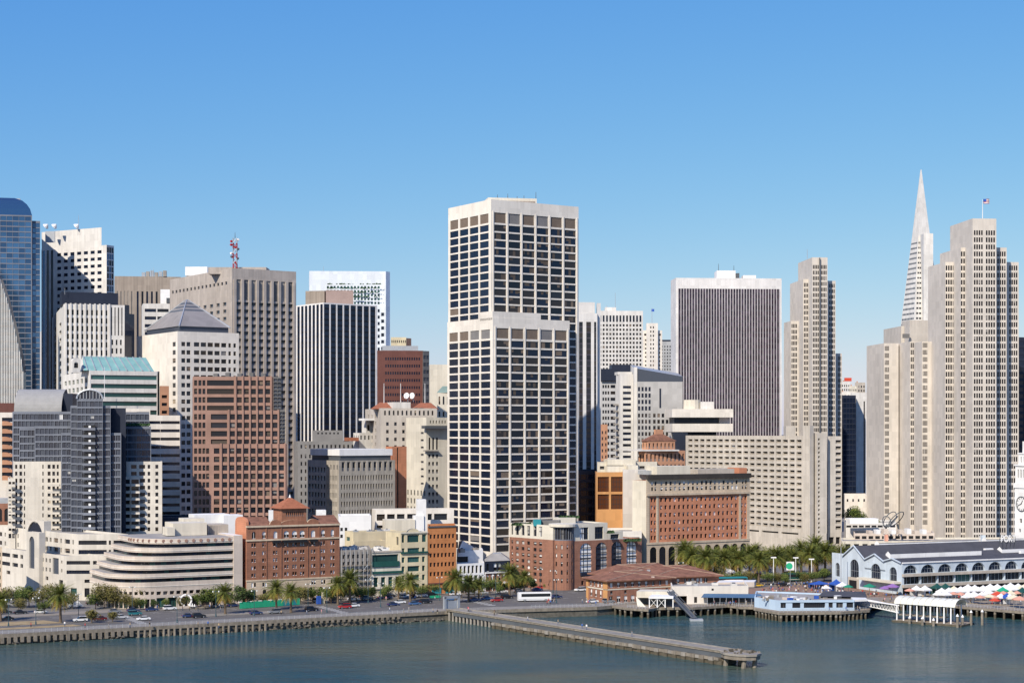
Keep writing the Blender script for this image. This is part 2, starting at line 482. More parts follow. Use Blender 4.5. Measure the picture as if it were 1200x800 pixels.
    def pole(s, name, u, Y, vt, vb, r=0.12, mat=None):
        mb = MB(); mb.cyl(px(u, Y), Y, pz(vb, Y), pz(vt, Y), r, r * 0.6, mat or STEEL, 6)
        return mb.build(name, s.root)
    def units(s, quad, z, n, mat=None, smin=1.5, smax=4.0, hmax=2.4):
        A, C, B, D = [Vector(p) for p in quad[:4]]
        for i in range(n):
            x = s.rng.uniform(0.15, 0.85); y = s.rng.uniform(0.12, 0.8)
            y = max(y, .3); p = C + (B - C) * x + (A - C) * y
            mb = MB(); a = atan2((B - C).y, (B - C).x)
            sx, sy, h = s.rng.uniform(smin, smax), s.rng.uniform(smin, smax), s.rng.uniform(0.8, hmax)
            mb.box(p.x, p.y, sx, sy, z, z + h, mat or s.rng.choice([STEEL, WHITE2, GREY]), a)
            mb.cyl(p.x, p.y, z + h, z + h + 0.35, min(sx, sy) * 0.3, min(sx, sy) * 0.3, DKSTEEL, 8)
            mb.build('roof_unit', s.root)
    def done(s):
        s.w.build('wall', s.root)
        if s.r.f: s.r.build('roof', s.root)
        s.wins.sort(key=lambda q: -q[0])
        rest = MB()
        for i, (area, A, e, n, a, b, zl, zh, d, key) in enumerate(s.wins):
            mb = MB() if (i < 99 and area > 0) else rest
            w_, h_ = b - a, zh - zl
            def Q(x, z, k, A=A, e=e, n=n, a=a, zl=zl, d=d):
                kk = d - k
                return (A.x + e.x * (a + x) - n[0] * kk, A.y + e.y * (a + x) - n[1] * kk, zl + z)
            pane(mb, Q, w_, h_, ST[key], s.rng)
            if mb is not rest: mb.build('window', s.root)
        if rest.f: rest.build('window_field', s.root, kind='stuff')

def pane(mb, Q, w, h, st, rng):
    def q(x0, x1, z0, z1, m, k=0.0):
        mb.face([Q(x0, z0, k), Q(x1, z0, k), Q(x1, z1, k), Q(x0, z1, k)], m)
    z0 = 0.0
    if 'sill' in st:
        sm, f = st['sill']; q(0, w, 0, h * f, sm, 0.15); z0 = h * f
        q(0, w, z0, z0, sm)
    if 'fl' in st:
        n = max(1, int(st['fl'] * 1.0)); ph = h / n
        for i in range(n):
            q(0, w, i * ph, (i + st['sf']) * ph, st['sp'])
            q(0, w, (i + st['sf']) * ph, (i + 1) * ph, rng.choice(st['g']))
    else:
        seg = st.get('seg', 1); pw = w / seg
        bl = st.get('bl'); p = st.get('p', 0)
        bm = rng.choice(bl) if bl else None
        g = rng.choice(st['g'])
        base = rng.random()
        hh = h - z0
        full = rng.random()
        for i in range(seg):
            x0, x1 = i * pw, (i + 1) * pw
            if bl and rng.random() < p and (seg == 1 or base > 0.25):
                f = rng.choice([0.35, 0.5, 0.6, 0.8, 1.0]) if seg == 1 or full > 0.3 else 1.0
                if f < 1: q(x0, x1, z0, z0 + hh * (1 - f), g)
                q(x0, x1, z0 + hh * (1 - f), h, bm)
            else:
                q(x0, x1, z0, h, g)
    mm = st.get('mm'); mw = st.get('mw', 0.12)
    for i in range(st.get('mx', 0)):
        x = w * (i + 1) / (st['mx'] + 1); q(x - mw / 2, x + mw / 2, 0, h, mm, 0.08)
    for i in range(st.get('mz', 0)):
        z = h * (i + 1) / (st['mz'] + 1); q(0, w, z - mw / 2, z + mw / 2, mm, 0.1)
    if 'edge' in st:
        q(0, w, 0, 0.18, st['edge'], 0.12)
# ================================================================ towers and buildings behind the waterfront
T = 'office tower'
def cols(u0, u1, pairs):
    """window columns given by picture columns between the face's two edges"""
    return [((a - u0) / (u1 - u0), (b - u0) / (u1 - u0)) for a, b in pairs]
def even(u0, u1, first, pitch, n, wd):
    return cols(u0, u1, [(first + i * pitch, first + i * pitch + wd) for i in range(n)])

# blue glass tower at the picture's edge
b = Bld('glass_tower', 'tall blue glass tower with a sloped crown beside the white dish-topped tower', T, 20, 940, MULL, depth=0.25, hide=475)
q = b.block(26, 27.5, 47, 935, 12, 258.5, right=[(260.5, 640, 4, 62, 0.93, 0.80, 'blue', 0.01, 0.01)], ld=40)
q = b.block(-60, -58, 37.5, 925, 12, 250, right=[(251, 640, 13, 62, 0.95, 0.80, 'blue', 0.0, 0.01)], ld=50)
mb = MB()
A, C, B_, D, z1 = q
zz = pz(231, 930)
cr = [C + (B_ - C) * 0.0, C + (B_ - C) * 0.86, D + (A - D) * 0.14, A]
top = [(p.x, p.y, zz) for p in inset([C, C + (B_ - C) * 0.87, D + (A - D) * 0.13, A], 1.2)]
low = [(C.x, C.y, z1), (B_.x, B_.y, z1), (D.x, D.y, z1), (A.x, A.y, z1)]
def crown_ring(k, t_, v):
    return [(p.x, p.y, pz(v, 930)) for p in inset([C, C + (B_ - C) * k, D + (A - D) * (1 - k), A], t_)]
rings = [low, crown_ring(.985, .3, 244), crown_ring(.955, .7, 238.5), crown_ring(.91, 1.2, 234), crown_ring(.84, 2.2, 231)]
for ra, rb in zip(rings[:-1], rings[1:]):
    for i in range(4):
        j = (i + 1) % 4
        mb.face([ra[i], ra[j], rb[j], rb[i]], GB[1])
mb.face(rings[-1], ROOFG)
mb.build('crown', b.root)
for i in range(7):
    mb = MB(); uu = -6 + i * 4.4
    mb.box(px(uu, 940), 942 + (i % 3) * 2, 2.0, 2.2, zz - .3, zz + 0.5 + (i * 7 % 5) * 0.12, BROWN if i % 2 else STEEL, 0.2)
    mb.build('roof_unit', b.root)
b.done()

# ribbed sail-shaped building in front of it
b = Bld('sail_building', 'pale ribbed glass building whose edge sweeps down like a sail', T, 10, 880, SAIL, hide=475)
mb = MB(); mr = MB()
prof = [(-30, 283), (-15, 303), (0, 327), (8, 349), (15, 375), (21, 401), (25, 420), (27.2, 436)]
Ys = 880
pts = [(px(u, Ys), pz(v, Ys)) for u, v in prof]
n = len(pts)
for i in range(n - 1):
    (xa, za), (xb, zb_) = pts[i], pts[i + 1]
    mb.face([(xa, Ys, 0), (xb, Ys, 0), (xb, Ys, zb_), (xa, Ys, za)], SAIL)
    mb.face([(xa, Ys, za), (xb, Ys, zb_), (xb, Ys + 5, zb_), (xa, Ys + 5, za)], GG[2])
mb.face([(pts[-1][0], Ys, 0), (pts[-1][0], Ys + 5, 0), (pts[-1][0], Ys + 5, pts[-1][1]), (pts[-1][0], Ys, pts[-1][1])], SAIL)
mb.build('wall', b.root)
def zat(x):
    for i in range(n - 1):
        if pts[i][0] <= x <= pts[i + 1][0]:
            f = (x - pts[i][0]) / (pts[i + 1][0] - pts[i][0]); return pts[i][1] * (1 - f) + pts[i + 1][1] * f
    return pts[-1][1]
for i in range(30):
    x = px(-29 + i * 1.93, Ys); mr = MB()
    mr.box(x, Ys - 0.25, 0.34, 0.5, 0, zat(x) - 0.3, WHITE2)
    mr.build('rib', b.root)
for k in range(46):
    mf = MB(); z = 20 + k * 3.9
    xr = [x for x in [px(-29 + j * 0.5, Ys) for j in range(113)] if zat(x) > z + 1]
    if len(xr) > 2:
        mf.box((xr[0] + xr[-1]) / 2, Ys - 0.1, xr[-1] - xr[0], 0.2, z, z + 1.1, GREYD); mf.build('floor_band', b.root)

# white tower with rooftop dishes
b = Bld('white_tower', 'white office tower with a stepped top and satellite dishes on its roof', T, 90, 968, WHITE2, hide=362)
q = b.block(48.5, 125, 133.5, 968, 60, 287, left=[
    (0, .2, [(288.5, 470, 3, 1, 0.6, 1.0, 'bluestrip', 0.02, 0.02)]),
    (.2, 1, [(290.5, 470, 7, 22, 0.60, 0.46, 'navy', 0.03, 0.07)])],
    right=[(289, 470, 3, 24, 0.92, 0.85, 'bluestrip', 0.02, 0.02)])
A, C, B_, D, z1 = q
C2 = C + (A - C) * 0.075
mb = MB(); up = inset([A, C2, D + (B_ - D) * 0.5, D], 0.12); zt = pz(266, 968)
mb.prism([tuple(p) for p in up], z1 - 0.3, zt, WHITE2); mb.build('upper_storey', b.root)
e = (C2 - A).normalized()
for k, (uu, vv) in enumerate([(52, 264), (62, 262), (88, 263)]):
    mb = MB(); x, y, z = px(uu, 974), 978, zt
    mb.tube((x, y, z), (x, y, z + 1.6), 0.2, 0.2, STEEL)
    mb.tube((x - 0.3, y - 0.4, z + 1.4), (x + 1.1, y - 0.9, z + 2.6), 1.9, 0.3, PURE, 10)
    mb.build('dish', b.root)
b.pole('antenna', 92, 978, 252, 266)
b.boxpart('balcony_rig', 53, 64, 967, 271, 284, STEEL, 1.2, 0)
b.done()

# ribbed white tower with dark penthouse
b = Bld('ribbed_tower', 'white ribbed office tower under a long dark penthouse', T, 100, 880, WHITE2, hide=475, depth=0.8)
q = b.block(47, 75, 146, 880, 18, 356, left=[(372, 456, 5, 9, 0.42, 0.62, 'dark', 0.08, 0.04)], right=[
    (0, .74, [(361, 455, 9, 10, 0.5, 0.66, 'dark', 0.03, 0.01)]),
    (.74, 1, [(359, 392, 4, 1, 0.35, 1.0, 'rib', .06, .06), (395, 456, 3, 6, 0.4, 0.62, 'dark', 0.08, 0.1)])])
A, C, B_, D, z1 = q
for i in range(10):
    mb = MB(); p = C + (B_ - C) * (0.028 + i * 0.0797); a = atan2((B_ - C).y, (B_ - C).x); nn = Vector((sin(a), -cos(a)))
    mb.box(p.x + nn.x * 0.35, p.y + nn.y * 0.35, 0.9, 0.7, 0, z1 + 0.4, WHITE2, a); mb.build('rib', b.root)
b.block(146, 146.4, 157.5, 893, 66, 367, ld=1.0, m=GG[3])  # both chamfer blocks: the wall's shade is put into the dark slate colour
b.block(146, 146.2, 151.5, 892, 66, 357, z0=pz(393, 892), ld=1.0, m=GG[3])
b.boxpart('penthouse', 72, 137, 888, 342, 357, NAVY, 16, 18)
b.pole('antenna', 76, 887, 337, 345)
b.done()

b = Bld('brown_tower', 'brown grey office tower with narrow vertical slots and roof machinery', T, 165, 1180, BROWN, hide=470)
q = b.block(134, 134.3, 212, 1180, 8, 323.5, right=[(0, .3, [(341, 470, 5, 1, 0.3, 1.0, 'rib', .05, .05)]), (.3, .68, [(341, 470, 5, 1, 0.42, 1.0, 'slot', .03, .03)]), (.68, 1, [(341, 470, 5, 1, 0.3, 1.0, 'rib', .05, .05)])], ld=40)
for i in range(6): b.boxpart('roof_unit', 166 + i * 5, 170 + i * 5, 1184, 319 - (i % 3), 324, GREY if i % 2 else STEEL, 4, 8)
b.pole('antenna', 180, 1184, 313, 324); b.pole('antenna', 177.5, 1184, 315, 324)
b.done()

b = Bld('white_midrise', 'small white banded office block tucked before the brown slotted tower', 'office block', 185, 1110, WHITE2, hide=420)
b.block(166, 167.5, 214, 1110, 8, 355.5, right=[(359, 404, 3, 5, 0.9, 0.42, 'slot', .03, .02)], ld=25)
b.boxpart('penthouse', 188, 211, 1115, 339, 356, PURE, 10, 8)
b.boxpart('roof_unit', 195, 206, 1112, 349, 355, DKSTEEL, 5, 8)
b.done()

GREYW = M('warm grey concrete', (0.46, 0.405, 0.355), var=0.10, streak=0.16)
# grey concrete tower with mast
b = Bld('concrete_tower', 'grey concrete tower with deep attic slots and a red mast', T, 272, 990, GREYW, hide=590, depth=0.5)
q = b.block(199, 272, 347, 990, 34, 314, left=[(328.5, 332.5, 15, 1, 0.5, 0.9, 'slot', .02, .06), (351, 610, 9, 30, 0.48, 0.55, 'split', .02, .06)],
        right=[(327, 351, 8, 1, 0.56, 1.0, 'rib', .045, .03), (351.5, 610, 8, 30, 0.62, 0.58, 'split', .045, .03)])
A, C, B_, D, z1 = q
for i in range(9):
    mb = MB(); p = C + (B_ - C) * (0.04 + i * 0.1156); a = atan2((B_ - C).y, (B_ - C).x); nn = Vector((sin(a), -cos(a)))
    mb.box(p.x + nn.x * 0.4, p.y + nn.y * 0.4, 1.5, 0.8, 0, pz(327, 990), GREYW, a); mb.build('pier', b.root)
b.boxpart('penthouse', 244, 312, 1003, 313, 321, GREYW, 14, 0)
b.boxpart('white_cabin', 217, 243, 1046, 312.5, 323, PURE, 8, 0)
mb = MB(); mx, my = px(275.5, 1000), 1000
zb0, zt0 = pz(315, 1000), pz(279, 1000)
for i in range(6):
    za, zb_ = zb0 + (zt0 - zb0) * i / 6, zb0 + (zt0 - zb0) * (i + 1) / 6
    mt_ = REDP if i % 2 == 0 else STEEL
    for sx, sy in ((-1, -1), (1, -1), (1, 1), (-1, 1)):
        mb.tube((mx + sx * 1.1, my + sy * 1.1, za), (mx + sx * 1.1, my + sy * 1.1, zb_), 0.22, 0.22, mt_, 5)
    mb.tube((mx - 1.1, my - 1.1, za), (mx + 1.1, my - 1.1, zb_), 0.18, 0.18, mt_, 4)
    mb.tube((mx + 1.1, my + 1.1, za), (mx - 1.1, my + 1.1, zb_), 0.18, 0.18, mt_, 4)
mb.tube((mx, my, zt0), (mx, my, pz(272, 1000)), 0.25, 0.08, DKSTEEL, 5)
mast = mb.build('antenna_mast', b.root)
for dx, v, m_ in ((-1.9, 283, REDP), (1.8, 281, PURE), (-2.0, 287, REDP), (0.2, 290, REDP), (1.9, 292, DKSTEEL), (-1.9, 297, PURE), (-1.8, 301, DKSTEEL), (1.7, 303, DKSTEEL), (0.3, 308, REDP)):
    m2 = MB(); z = pz(v, 1000); m2.tube((mx + dx, my - 0.6, z), (mx + dx * 1.2, my - 1.4, z), 0.78, 0.6, m_, 8); m2.build('dish', mast)
b.done()

# pyramid-roofed pale tower
b = Bld('pyramid_roof_tower', 'pale pink stone tower topped by a grey pyramid roof', T, 208, 860, WHITE, hide=605, roofm=ROOFW)
q = b.block(160, 208, 280, 860, 33, 388, left=[(0, .84, []), (.84, 1, [(398, 610, 1, 22, 0.45, 0.55, 'dark')])],
        right=[(398, 610, cols(208, 280, [(212.5, 217), (218.5, 223), (227, 233.3), (235, 241.3), (243, 249.3), (251, 257.3), (259, 265), (267.5, 270.5), (273.5, 276.5)]), 22, 0.0001 + 0.52, 0.52, 'tower')])
A, C, B_, D, z1 = q
ctr = (A + C + B_ + D) / 4
ring = [ctr + (p - ctr) * 0.80 for p in (A, C, B_, D)]
mb = MB(); mb.prism([tuple(p) for p in ring], z1 - 1, z1 + 3.0, GG[2]); mb.build('glazed_drum', b.root)
apex = Vector((ctr.x, ctr.y, pz(350.5, ctr.y)))
mb = MB(); r3 = [Vector((p.x, p.y, z1 + 3.0)) for p in [ctr + (p - ctr) * 0.83 for p in (A, C, B_, D)]]
PYR = M('zinc roof sheet', (0.27, 0.25, 0.24), rough=0.6, var=0.1)
for i in range(4):
    a, c = r3[i], r3[(i + 1) % 4]
    mb.face([a, c, a.lerp(apex, .5).lerp(c.lerp(apex, .5), 1.0), a.lerp(apex, .5)], PYR)
    for k in range(8):
        f0, f1 = .5 + k * .0625, .5 + (k + 1) * .0625
        if f1 < 1: mb.face([a.lerp(apex, f0), c.lerp(apex, f0), c.lerp(apex, f1), a.lerp(apex, f1)], DKSTEEL if k % 2 else PYR)
        else: mb.face([a.lerp(apex, f0), c.lerp(apex, f0), apex], PYR)
for p in r3: mb.tube(p, p.lerp(apex, .98), .5, .25, STEEL, 5)
mb.build('pyramid_roof', b.root)
b.done()

# stepped terracotta office building
b = Bld('terracotta_tower', 'pink granite office tower stepping outward in three tiers', T, 280, 737, TERRA, hide=612, depth=0.6)
sm = [(227.5, 231), (232.5, 236), (237.2, 240.6)]
q1 = b.block(225.5, 226, 320, 742, 6, 441, ld=40, right=[(443.5, 483.2, cols(226, 320, sm + [(242.5, 274)] + [(278 + i * 8.3, 284.2 + i * 8.3) for i in range(5)]), 4, 1, 0.64, 'tower'), (483.2, 612, 9, 13, .6, .5, 'tower')])
q2 = b.block(225.5, 226, 327.5, 739.5, 6, 480.5, ld=38, right=[(483.2, 522.8, cols(226, 327.5, sm + [(247, 266)] + [(269.5 + i * 8.25, 276 + i * 8.25) for i in range(7)]), 4, 1, 0.64, 'tower')])
q3 = b.block(225.5, 226, 336.5, 737, 6, 520, ld=36, right=[(523.2, 612.5, cols(226, 336.5, sm + [(241.5, 245), (250.5, 257)] + [(261 + i * 8.3, 267.4 + i * 8.3) for i in range(9)]), 9, 1, 0.64, 'tower')])
for q, n_, u0 in ((q1, 6, 276), (q2, 8, 268), (q3, 10, 259)):
    A, C, B_, D, z1 = q
    for i in range(n_):
        u = u0 + i * 8.3; e = (B_ - C).normalized(); t = solve(C, e, u); p = C + e * t
        mb = MB(); mb.box(p.x + 0.05, p.y - 0.28, 0.75, 0.56, 0, z1 + 0.3, TERRA, radians(6)); mb.build('fin', b.root)
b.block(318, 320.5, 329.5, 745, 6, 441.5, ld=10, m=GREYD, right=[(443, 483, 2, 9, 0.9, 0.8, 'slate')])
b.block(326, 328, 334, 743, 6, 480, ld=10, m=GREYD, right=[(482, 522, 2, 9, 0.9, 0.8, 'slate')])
for i in range(5): b.boxpart('roof_unit', 250 + i * 14, 255 + i * 14, 750, 437.5 - (i % 2), 442, GREYD, 4)
b.done()

# black tower with white fins
b = Bld('striped_tower', 'black office tower with bright white vertical fins', T, 378, 905, M('white fin metal', (0.82, 0.79, 0.75), rough=0.5, var=0.05), hide=560, depth=0.15)
b.block(347, 379, 442, 905, 38, 354.5, left=[(356, 640, 7, 1, 0.66, 1.0, 'striped', .02, .0)], right=[(356, 640, 8, 1, 0.80, 1.0, 'striped', .0, .02)], rm=ROOFD)
b.boxpart('penthouse', 382, 414, 918, 340, 357, M('pinkish penthouse panel', (0.42, 0.31, 0.27), var=0.1), 12, 10)
b.boxpart('penthouse', 358, 381.5, 921, 341, 357, BROWN, 12, -14)
b.done()

# white tower with a planted crown
b = Bld('white_green_tower', 'white tower with planted terraces in a screen below its roof', T, 410, 1180, M('white glazed cladding', (0.72, 0.76, 0.80), rough=0.4, var=0.06), hide=410)
q = b.block(362, 362.5, 452, 1180, 3, 317.5, ld=30, right=[(0, .22, []), (.22, .93, [(334, 357, 16, 5, 0.6, 0.62, 'green'), (360, 420, 16, 8, .6, .5, 'navy')]), (.93, 1, [(364, 420, 1, 7, 0.7, 0.5, 'navy')])])
b.block(450, 452.2, 457, 1179, 55, 318, ld=4)
mb = MB(); LEAFD = M('terrace planting', (0.05, 0.10, 0.035), var=0.4, scale=1.0)
rr = random.Random(4)
for i in range(150):
    u = rr.uniform(384, 446); v = rr.choice([333.5, 338.5, 343.5, 348.5]); x, z = px(u, 1179), pz(v, 1179); s = rr.uniform(0.4, 1.0)
    mb.face([(x - s, 1178.3, z), (x + s, 1178.2, z + .2), (x + s * .4, 1178.5, z + s * 1.2), (x - s * .6, 1178.0, z + s)], LEAFD)
mb.build('terrace_planting', b.root, kind='stuff')
b.pole('antenna', 379, 1190, 312, 318)
b.done()

# maroon brick block
b = Bld('maroon_block', 'dark maroon brick office block with thin window slits', 'office block', 470, 1080, BRICKD, hide=475)
q = b.block(440, 441, 496, 1080, 6, 410.5, ld=30, right=[(416, 500, 15, 10, 0.6, 0.4, 'navy', .18, .06)])
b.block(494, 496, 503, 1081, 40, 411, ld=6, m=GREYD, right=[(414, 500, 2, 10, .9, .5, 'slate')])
b.boxpart('penthouse', 448, 490, 1092, 405, 412, STEEL, 14, 4)
b.done()
b = Bld('tan_block', 'tan classical block top showing above the maroon brick block', 'building', 470, 1400, YELLOW, hide=412)
b.block(458, 458.3, 476, 1400, 4, 395, ld=20, right=[(398, 402, 8, 1, .5, .8, 'dark'), (405, 411, 5, 1, .5, 1, 'arch:dark')])
b.block(475, 476, 482, 1401, 55, 396, ld=6, m=PINK)
b.done()

# classical building with red hipped corner roofs
b = Bld('classical_block', 'pale classical office block with two red hipped corner roofs', 'office block', 470, 850, M('pale terracotta facing', (0.58, 0.525, 0.46), var=0.1, streak=0.1), hide=600)
q = b.block(428, 446, 512, 850, 14, 478, left=[(483, 600, 3, 14, .3, .5, 'dark', .1, .2)], right=[(480, 487, 12, 1, .4, .8, 'arch:dark', .04, .04), (492, 600, 6, 12, 0.32, 0.45, 'dark', .05, .1)])
A, C, B_, D, z1 = q
b.boxpart('raised_storey', 461, 482, 853, 471, 480, WHITE2, 16, 20)
for a_, c_ in ((434, 462), (480, 512)):
    mb = MB(); x0, x1 = px(a_, 854), px(c_, 854); z, zt = pz(479, 854), pz(471, 854)
    y0, y1 = 852 + (c_ - 452) * 0.22, 872 + (c_ - 452) * 0.22
    r0 = [(x0, y0, z), (x1, y0, z), (x1, y1, z), (x0, y1, z)]
    ra, rb = (x0 + 4, (y0 + y1) / 2, zt), (x1 - 4, (y0 + y1) / 2, zt)
    mb.face([r0[0], r0[1], rb, ra], TILE); mb.face([r0[2], r0[3], ra, rb], TILE); mb.face([r0[1], r0[2], rb], TILE); mb.face([r0[3], r0[0], ra], TILE)
    mb.build('hipped_roof', b.root)
for uu in (478, 484.5):
    mb = MB(); x, y, z = px(uu, 860), 860, pz(470, 860)
    mb.tube((x, y, z), (x, y, z + 1.5), 0.25, 0.25, STEEL); mb.tube((x, y, z + 2.6), (x - 0.7, y - 1.2, z + 2.8), 0.5, 1.6, PURE, 10); mb.build('dish', b.root)
for uu in (450, 469.5, 498): b.pole('flagpole', uu, 855, 449, 472, 0.2, PURE)
b.done()
b = Bld('classical_tower', 'cream classical tower with triple arched windows under a dark cornice', T, 500, 828, CREAM, hide=605)
q = b.block(476, 499.5, 532, 828, 30, 489, left=[(503, 571, cols(476, 499.5, [(493, 496.5)]), 8, 1, .3, 'split'), (573, 612, 6, 4, .4, .62, 'dark')],
        right=[(491, 497, 8, 1, .4, .6, 'arch:dark', .1, .05), (511, 528, cols(499.5, 532, [(502.4, 504.6), (506.6, 508.8), (511, 513.2)]), 1, 1, 0.85, 'arch:dark'), (530, 610, cols(499.5, 532, [(502, 504.4), (506.3, 508.8), (511, 513.4)]), 9, 1, .52, 'split')])
b.boxpart('cornice', 498, 531, 824, 498.5, 502, DKSTEEL, 4, 28)
b.boxpart('cornice', 498, 516, 826, 527.2, 528.6, GREY, 2, 28)
b.done()
b = Bld('ornate_wing', 'grey stone ornamental wing with a lantern and small arches', 'building', 432, 868, WHITE2, hide=540)
b.block(414, 421, 448, 872, 30, 507, right=[(509, 516, 6, 1, .4, .7, 'dark')], left=[(509, 516, 3, 1, .4, .7, 'dark')])
b.block(424, 429, 446, 875, 30, 491, right=[(497, 505, 3, 1, .5, .9, 'arch:dark')])
b.boxpart('cornice', 427, 447, 866, 490, 492.5, PURE, 8, 26)
b.boxpart('red_cap', 408, 421, 865, 512.5, 516.5, TILE, 8, 20)
b.done()
b = Bld('shaded_block', 'old stone block with rows of small windows behind the flat-capped office block', 'building', 380, 885, M('old grey stone', (0.27, 0.26, 0.25), var=0.12), hide=600)
b.block(345, 349, 432, 885, 12, 517, right=[(520, 526, 16, 1, .4, .7, 'dark', .02, .02), (530, 600, 16, 8, .35, .5, 'dark', .02, .02)])
b.block(366, 367, 402, 890, 12, 504, right=[(506, 509, 6, 1, .4, .7, 'void', .1, .1)], ld=14)
b.done()
b = Bld('cream_block', 'plain cream building with a copper green gable beside the grid tower', 'building', 512, 1020, CREAM, hide=520)
b.block(503, 503.5, 530, 1030, 5, 427, ld=30)
b.block(512, 512.5, 532, 990, 5, 460, ld=24, right=[(463, 475, 4, 1, .4, .8, 'arch:dark'), (480, 500, 4, 2, .4, .6, 'dark')])
mb = MB(); x0, x1 = px(512, 992), px(532, 992); z = pz(460, 992)
mb.face([(x0, 990, z), (x1, 990, z), (x1, 999, z + 4), (x0 + 3, 999, z + 4)], COPPER); mb.face([(x0, 1014, z), (x0, 990, z), (x0 + 3, 999, z + 4)], COPPER); mb.build('green_roof', b.root)
b.done()

# taupe midrise with white cap
b = Bld('capped_midrise', 'taupe concrete office block with a wide white cap over a dark gap', 'office block', 395, 765, TAUPE, hide=606, depth=0.55)
q = b.block(360.5, 397, 463, 765, 35, 539.5, left=[
    (0, .6, [(546, 606, 6, 6, .7, .6, 'split', .02, .02)], M('silver curtain wall', (0.50, 0.49, 0.47), var=0.12, streak=0.25)),
    (.6, 1, [(543, 552, 4, 1, .4, .6, 'slot'), (555, 606, 7, 5, .5, .55, 'split', .05, .1)])],
    right=[(540.3, 552.5, 10, 1, .55, .9, 'split', .03, .03), (555, 606, 20, 5, .5, .6, 'split', .03, .03)])
A, C, B_, D, z1 = q
ctr = (A + B_) / 2
lo = [ctr + (p - ctr) * 0.9 for p in (A, C, B_, D)]
mb = MB(); mb.prism([tuple(p) for p in lo], z1 - 1.2, pz(533.8, 765), DKSTEEL); mb.build('recessed_storey', b.root)
hi = [ctr + (p - ctr) * 0.94 for p in (A, C, B_, D)]
mb = MB(); mb.prism([tuple(p) for p in hi], pz(533.8, 765), pz(526.3, 765), PURE, True, True, ROOFW); mb.build('white_cap', b.root)
b.done()
b = Bld('brick_slab', 'red brick slab with dark vertical slots behind the flat-capped office block', 'building', 465, 815, BRICKO, hide=598)
b.block(452, 459, 476.5, 800, 33, 523, right=[(0, 1, [(523.5, 606, [(.36, .45)], 1, 1, .98, 'slot')])])
b.done()

# central white grid tower
b = Bld('grid_tower', 'tallest white gridded tower with a projecting lower half and dark square windows', T, 577, 765, M('white grid precast', (0.78, 0.72, 0.63), var=0.06, streak=0.05), hide=655, depth=0.3)
zl = [(261.8, 648.2, 4, 41, 0.87, 0.81, 'spearl', .025, .04), (249.5, 260.6, 4, 1, 0.83, 1.0, 'louvre', .025, .04)]
zr = [(261.8, 648.2, 6, 41, 0.865, 0.81, 'spearr', .02, .02), (248.5, 260.6, 6, 1, 0.815, 1.0, 'louvre', .02, .02)]
q = b.block(525.3, 575.5, 678, 768, 33, 233.5, left=zl, right=zr, rm=ROOFW)
A, C, B_, D, z1 = q
for i in range(7):
    e = (B_ - C).normalized(); Lr = (B_ - C).length
    p = C + e * (Lr * min(0.985, 0.022 + i * 0.16)); nn = Vector((e.y, -e.x))
    mb = MB(); mb.box(p.x + nn.x * 0.12, p.y + nn.y * 0.12, 0.7, 0.24, 0, pz(247, 768), b.wall, radians(33)); mb.build('pier', b.root)
zl = [(397.5, 647.5, 4, 26, 0.87, 0.80, 'spearl', .025, .04), (385.5, 396.2, 4, 1, 0.82, 1.0, 'louvre', .025, .04)]
zr = [(397.5, 647.5, 5, 26, 0.865, 0.80, 'spearr', .03, .02), (384, 396.0, 5, 1, 0.81, 1.0, 'louvre', .03, .02)]
q2 = b.block(524.2, 577.5, 667.5, 764.5, 33, 372, left=zl, right=zr, rm=ROOFW)
A2, C2, B2, D2, z2 = q2
e2 = (B2 - C2).normalized(); L2 = (B2 - C2).length; nn = Vector((e2.y, -e2.x))
for i in range(6):
    p = C2 + e2 * (L2 * min(0.985, 0.03 + i * 0.19)) 
    mb = MB(); mb.box(p.x + nn.x * 0.12, p.y + nn.y * 0.12, 0.75, 0.24, 0, pz(382, 764), b.wall, radians(33)); mb.build('pier', b.root)
mb = MB(); el = (A2 - C2).normalized(); LL = (A2 - C2).length
pa, pc, pb = C2 + el * LL * 0.27 - nn * .1, C2 - nn * .1 - el * -0.1, C2 + e2 * L2 * 0.62 - nn * .1
bk = Vector((-nn.x, -nn.y)) * 14
mb.prism([tuple(pa), tuple(pc), tuple(pb), tuple(pb + bk), tuple(pa + (pb - pc) * .4 + bk * .2)], z2 - 1, pz(364.5, 764), b.wall); mb.build('setback_block', b.root)
for uu in (594, 612, 628): b.boxpart('louvre_panel', uu - 13, uu, 762.7 + (uu - 577) * .25, 367, 369.8, CREAM, 1.0, 33)
b.boxpart('penthouse', 572, 630, 785, 231.5, 238, CREAM, 16, 10)
b.boxpart('roof_unit', 594, 628, 783, 235.2, 237.6, BROWN, 1.5, 10)
for uu, vt in ((583, 228), (595, 227), (606, 230), (614, 229), (628, 225)): b.pole('antenna', uu, 790, vt, 232.5, 0.15, DKSTEEL)
b.done()

# its low annexes
b = Bld('grid_annex', 'low white gridded annex at the foot of the tallest white tower', 'office block', 720, 790, WHITE, hide=672, depth=0.8)
q = b.block(650, 650.5, 752, 742, 5, 622.5, ld=26, right=[(628, 661, cols(650, 752, [(662, 680), (686.5, 702), (705.5, 718), (721, 734), (737.5, 749.5)]), 3, 1, .72, 'spearr')])
b.boxpart('roof_unit', 692, 710, 752, 618, 624, PURE, 4, 5); b.boxpart('roof_unit', 700, 706, 753, 615, 620, PURE, 4, 5)
b.done()
b = Bld('long_annex', 'long low white office annex with wide dark windows before the tallest tower', 'office block', 490, 745, WHITE, hide=650, depth=0.7)
q = b.block(436, 440, 532, 738, 12, 597, left=None, right=[(600, 612, cols(440, 532, [(441.5, 451), (453.5, 462.5), (465, 474), (477, 487), (501, 506), (508.5, 524)]), 1, 1, .62, 'dark'), (612, 622, cols(440, 532, [(441.5, 451), (510, 524)]), 1, 1, .35, 'dark')], rm=ROOFD)
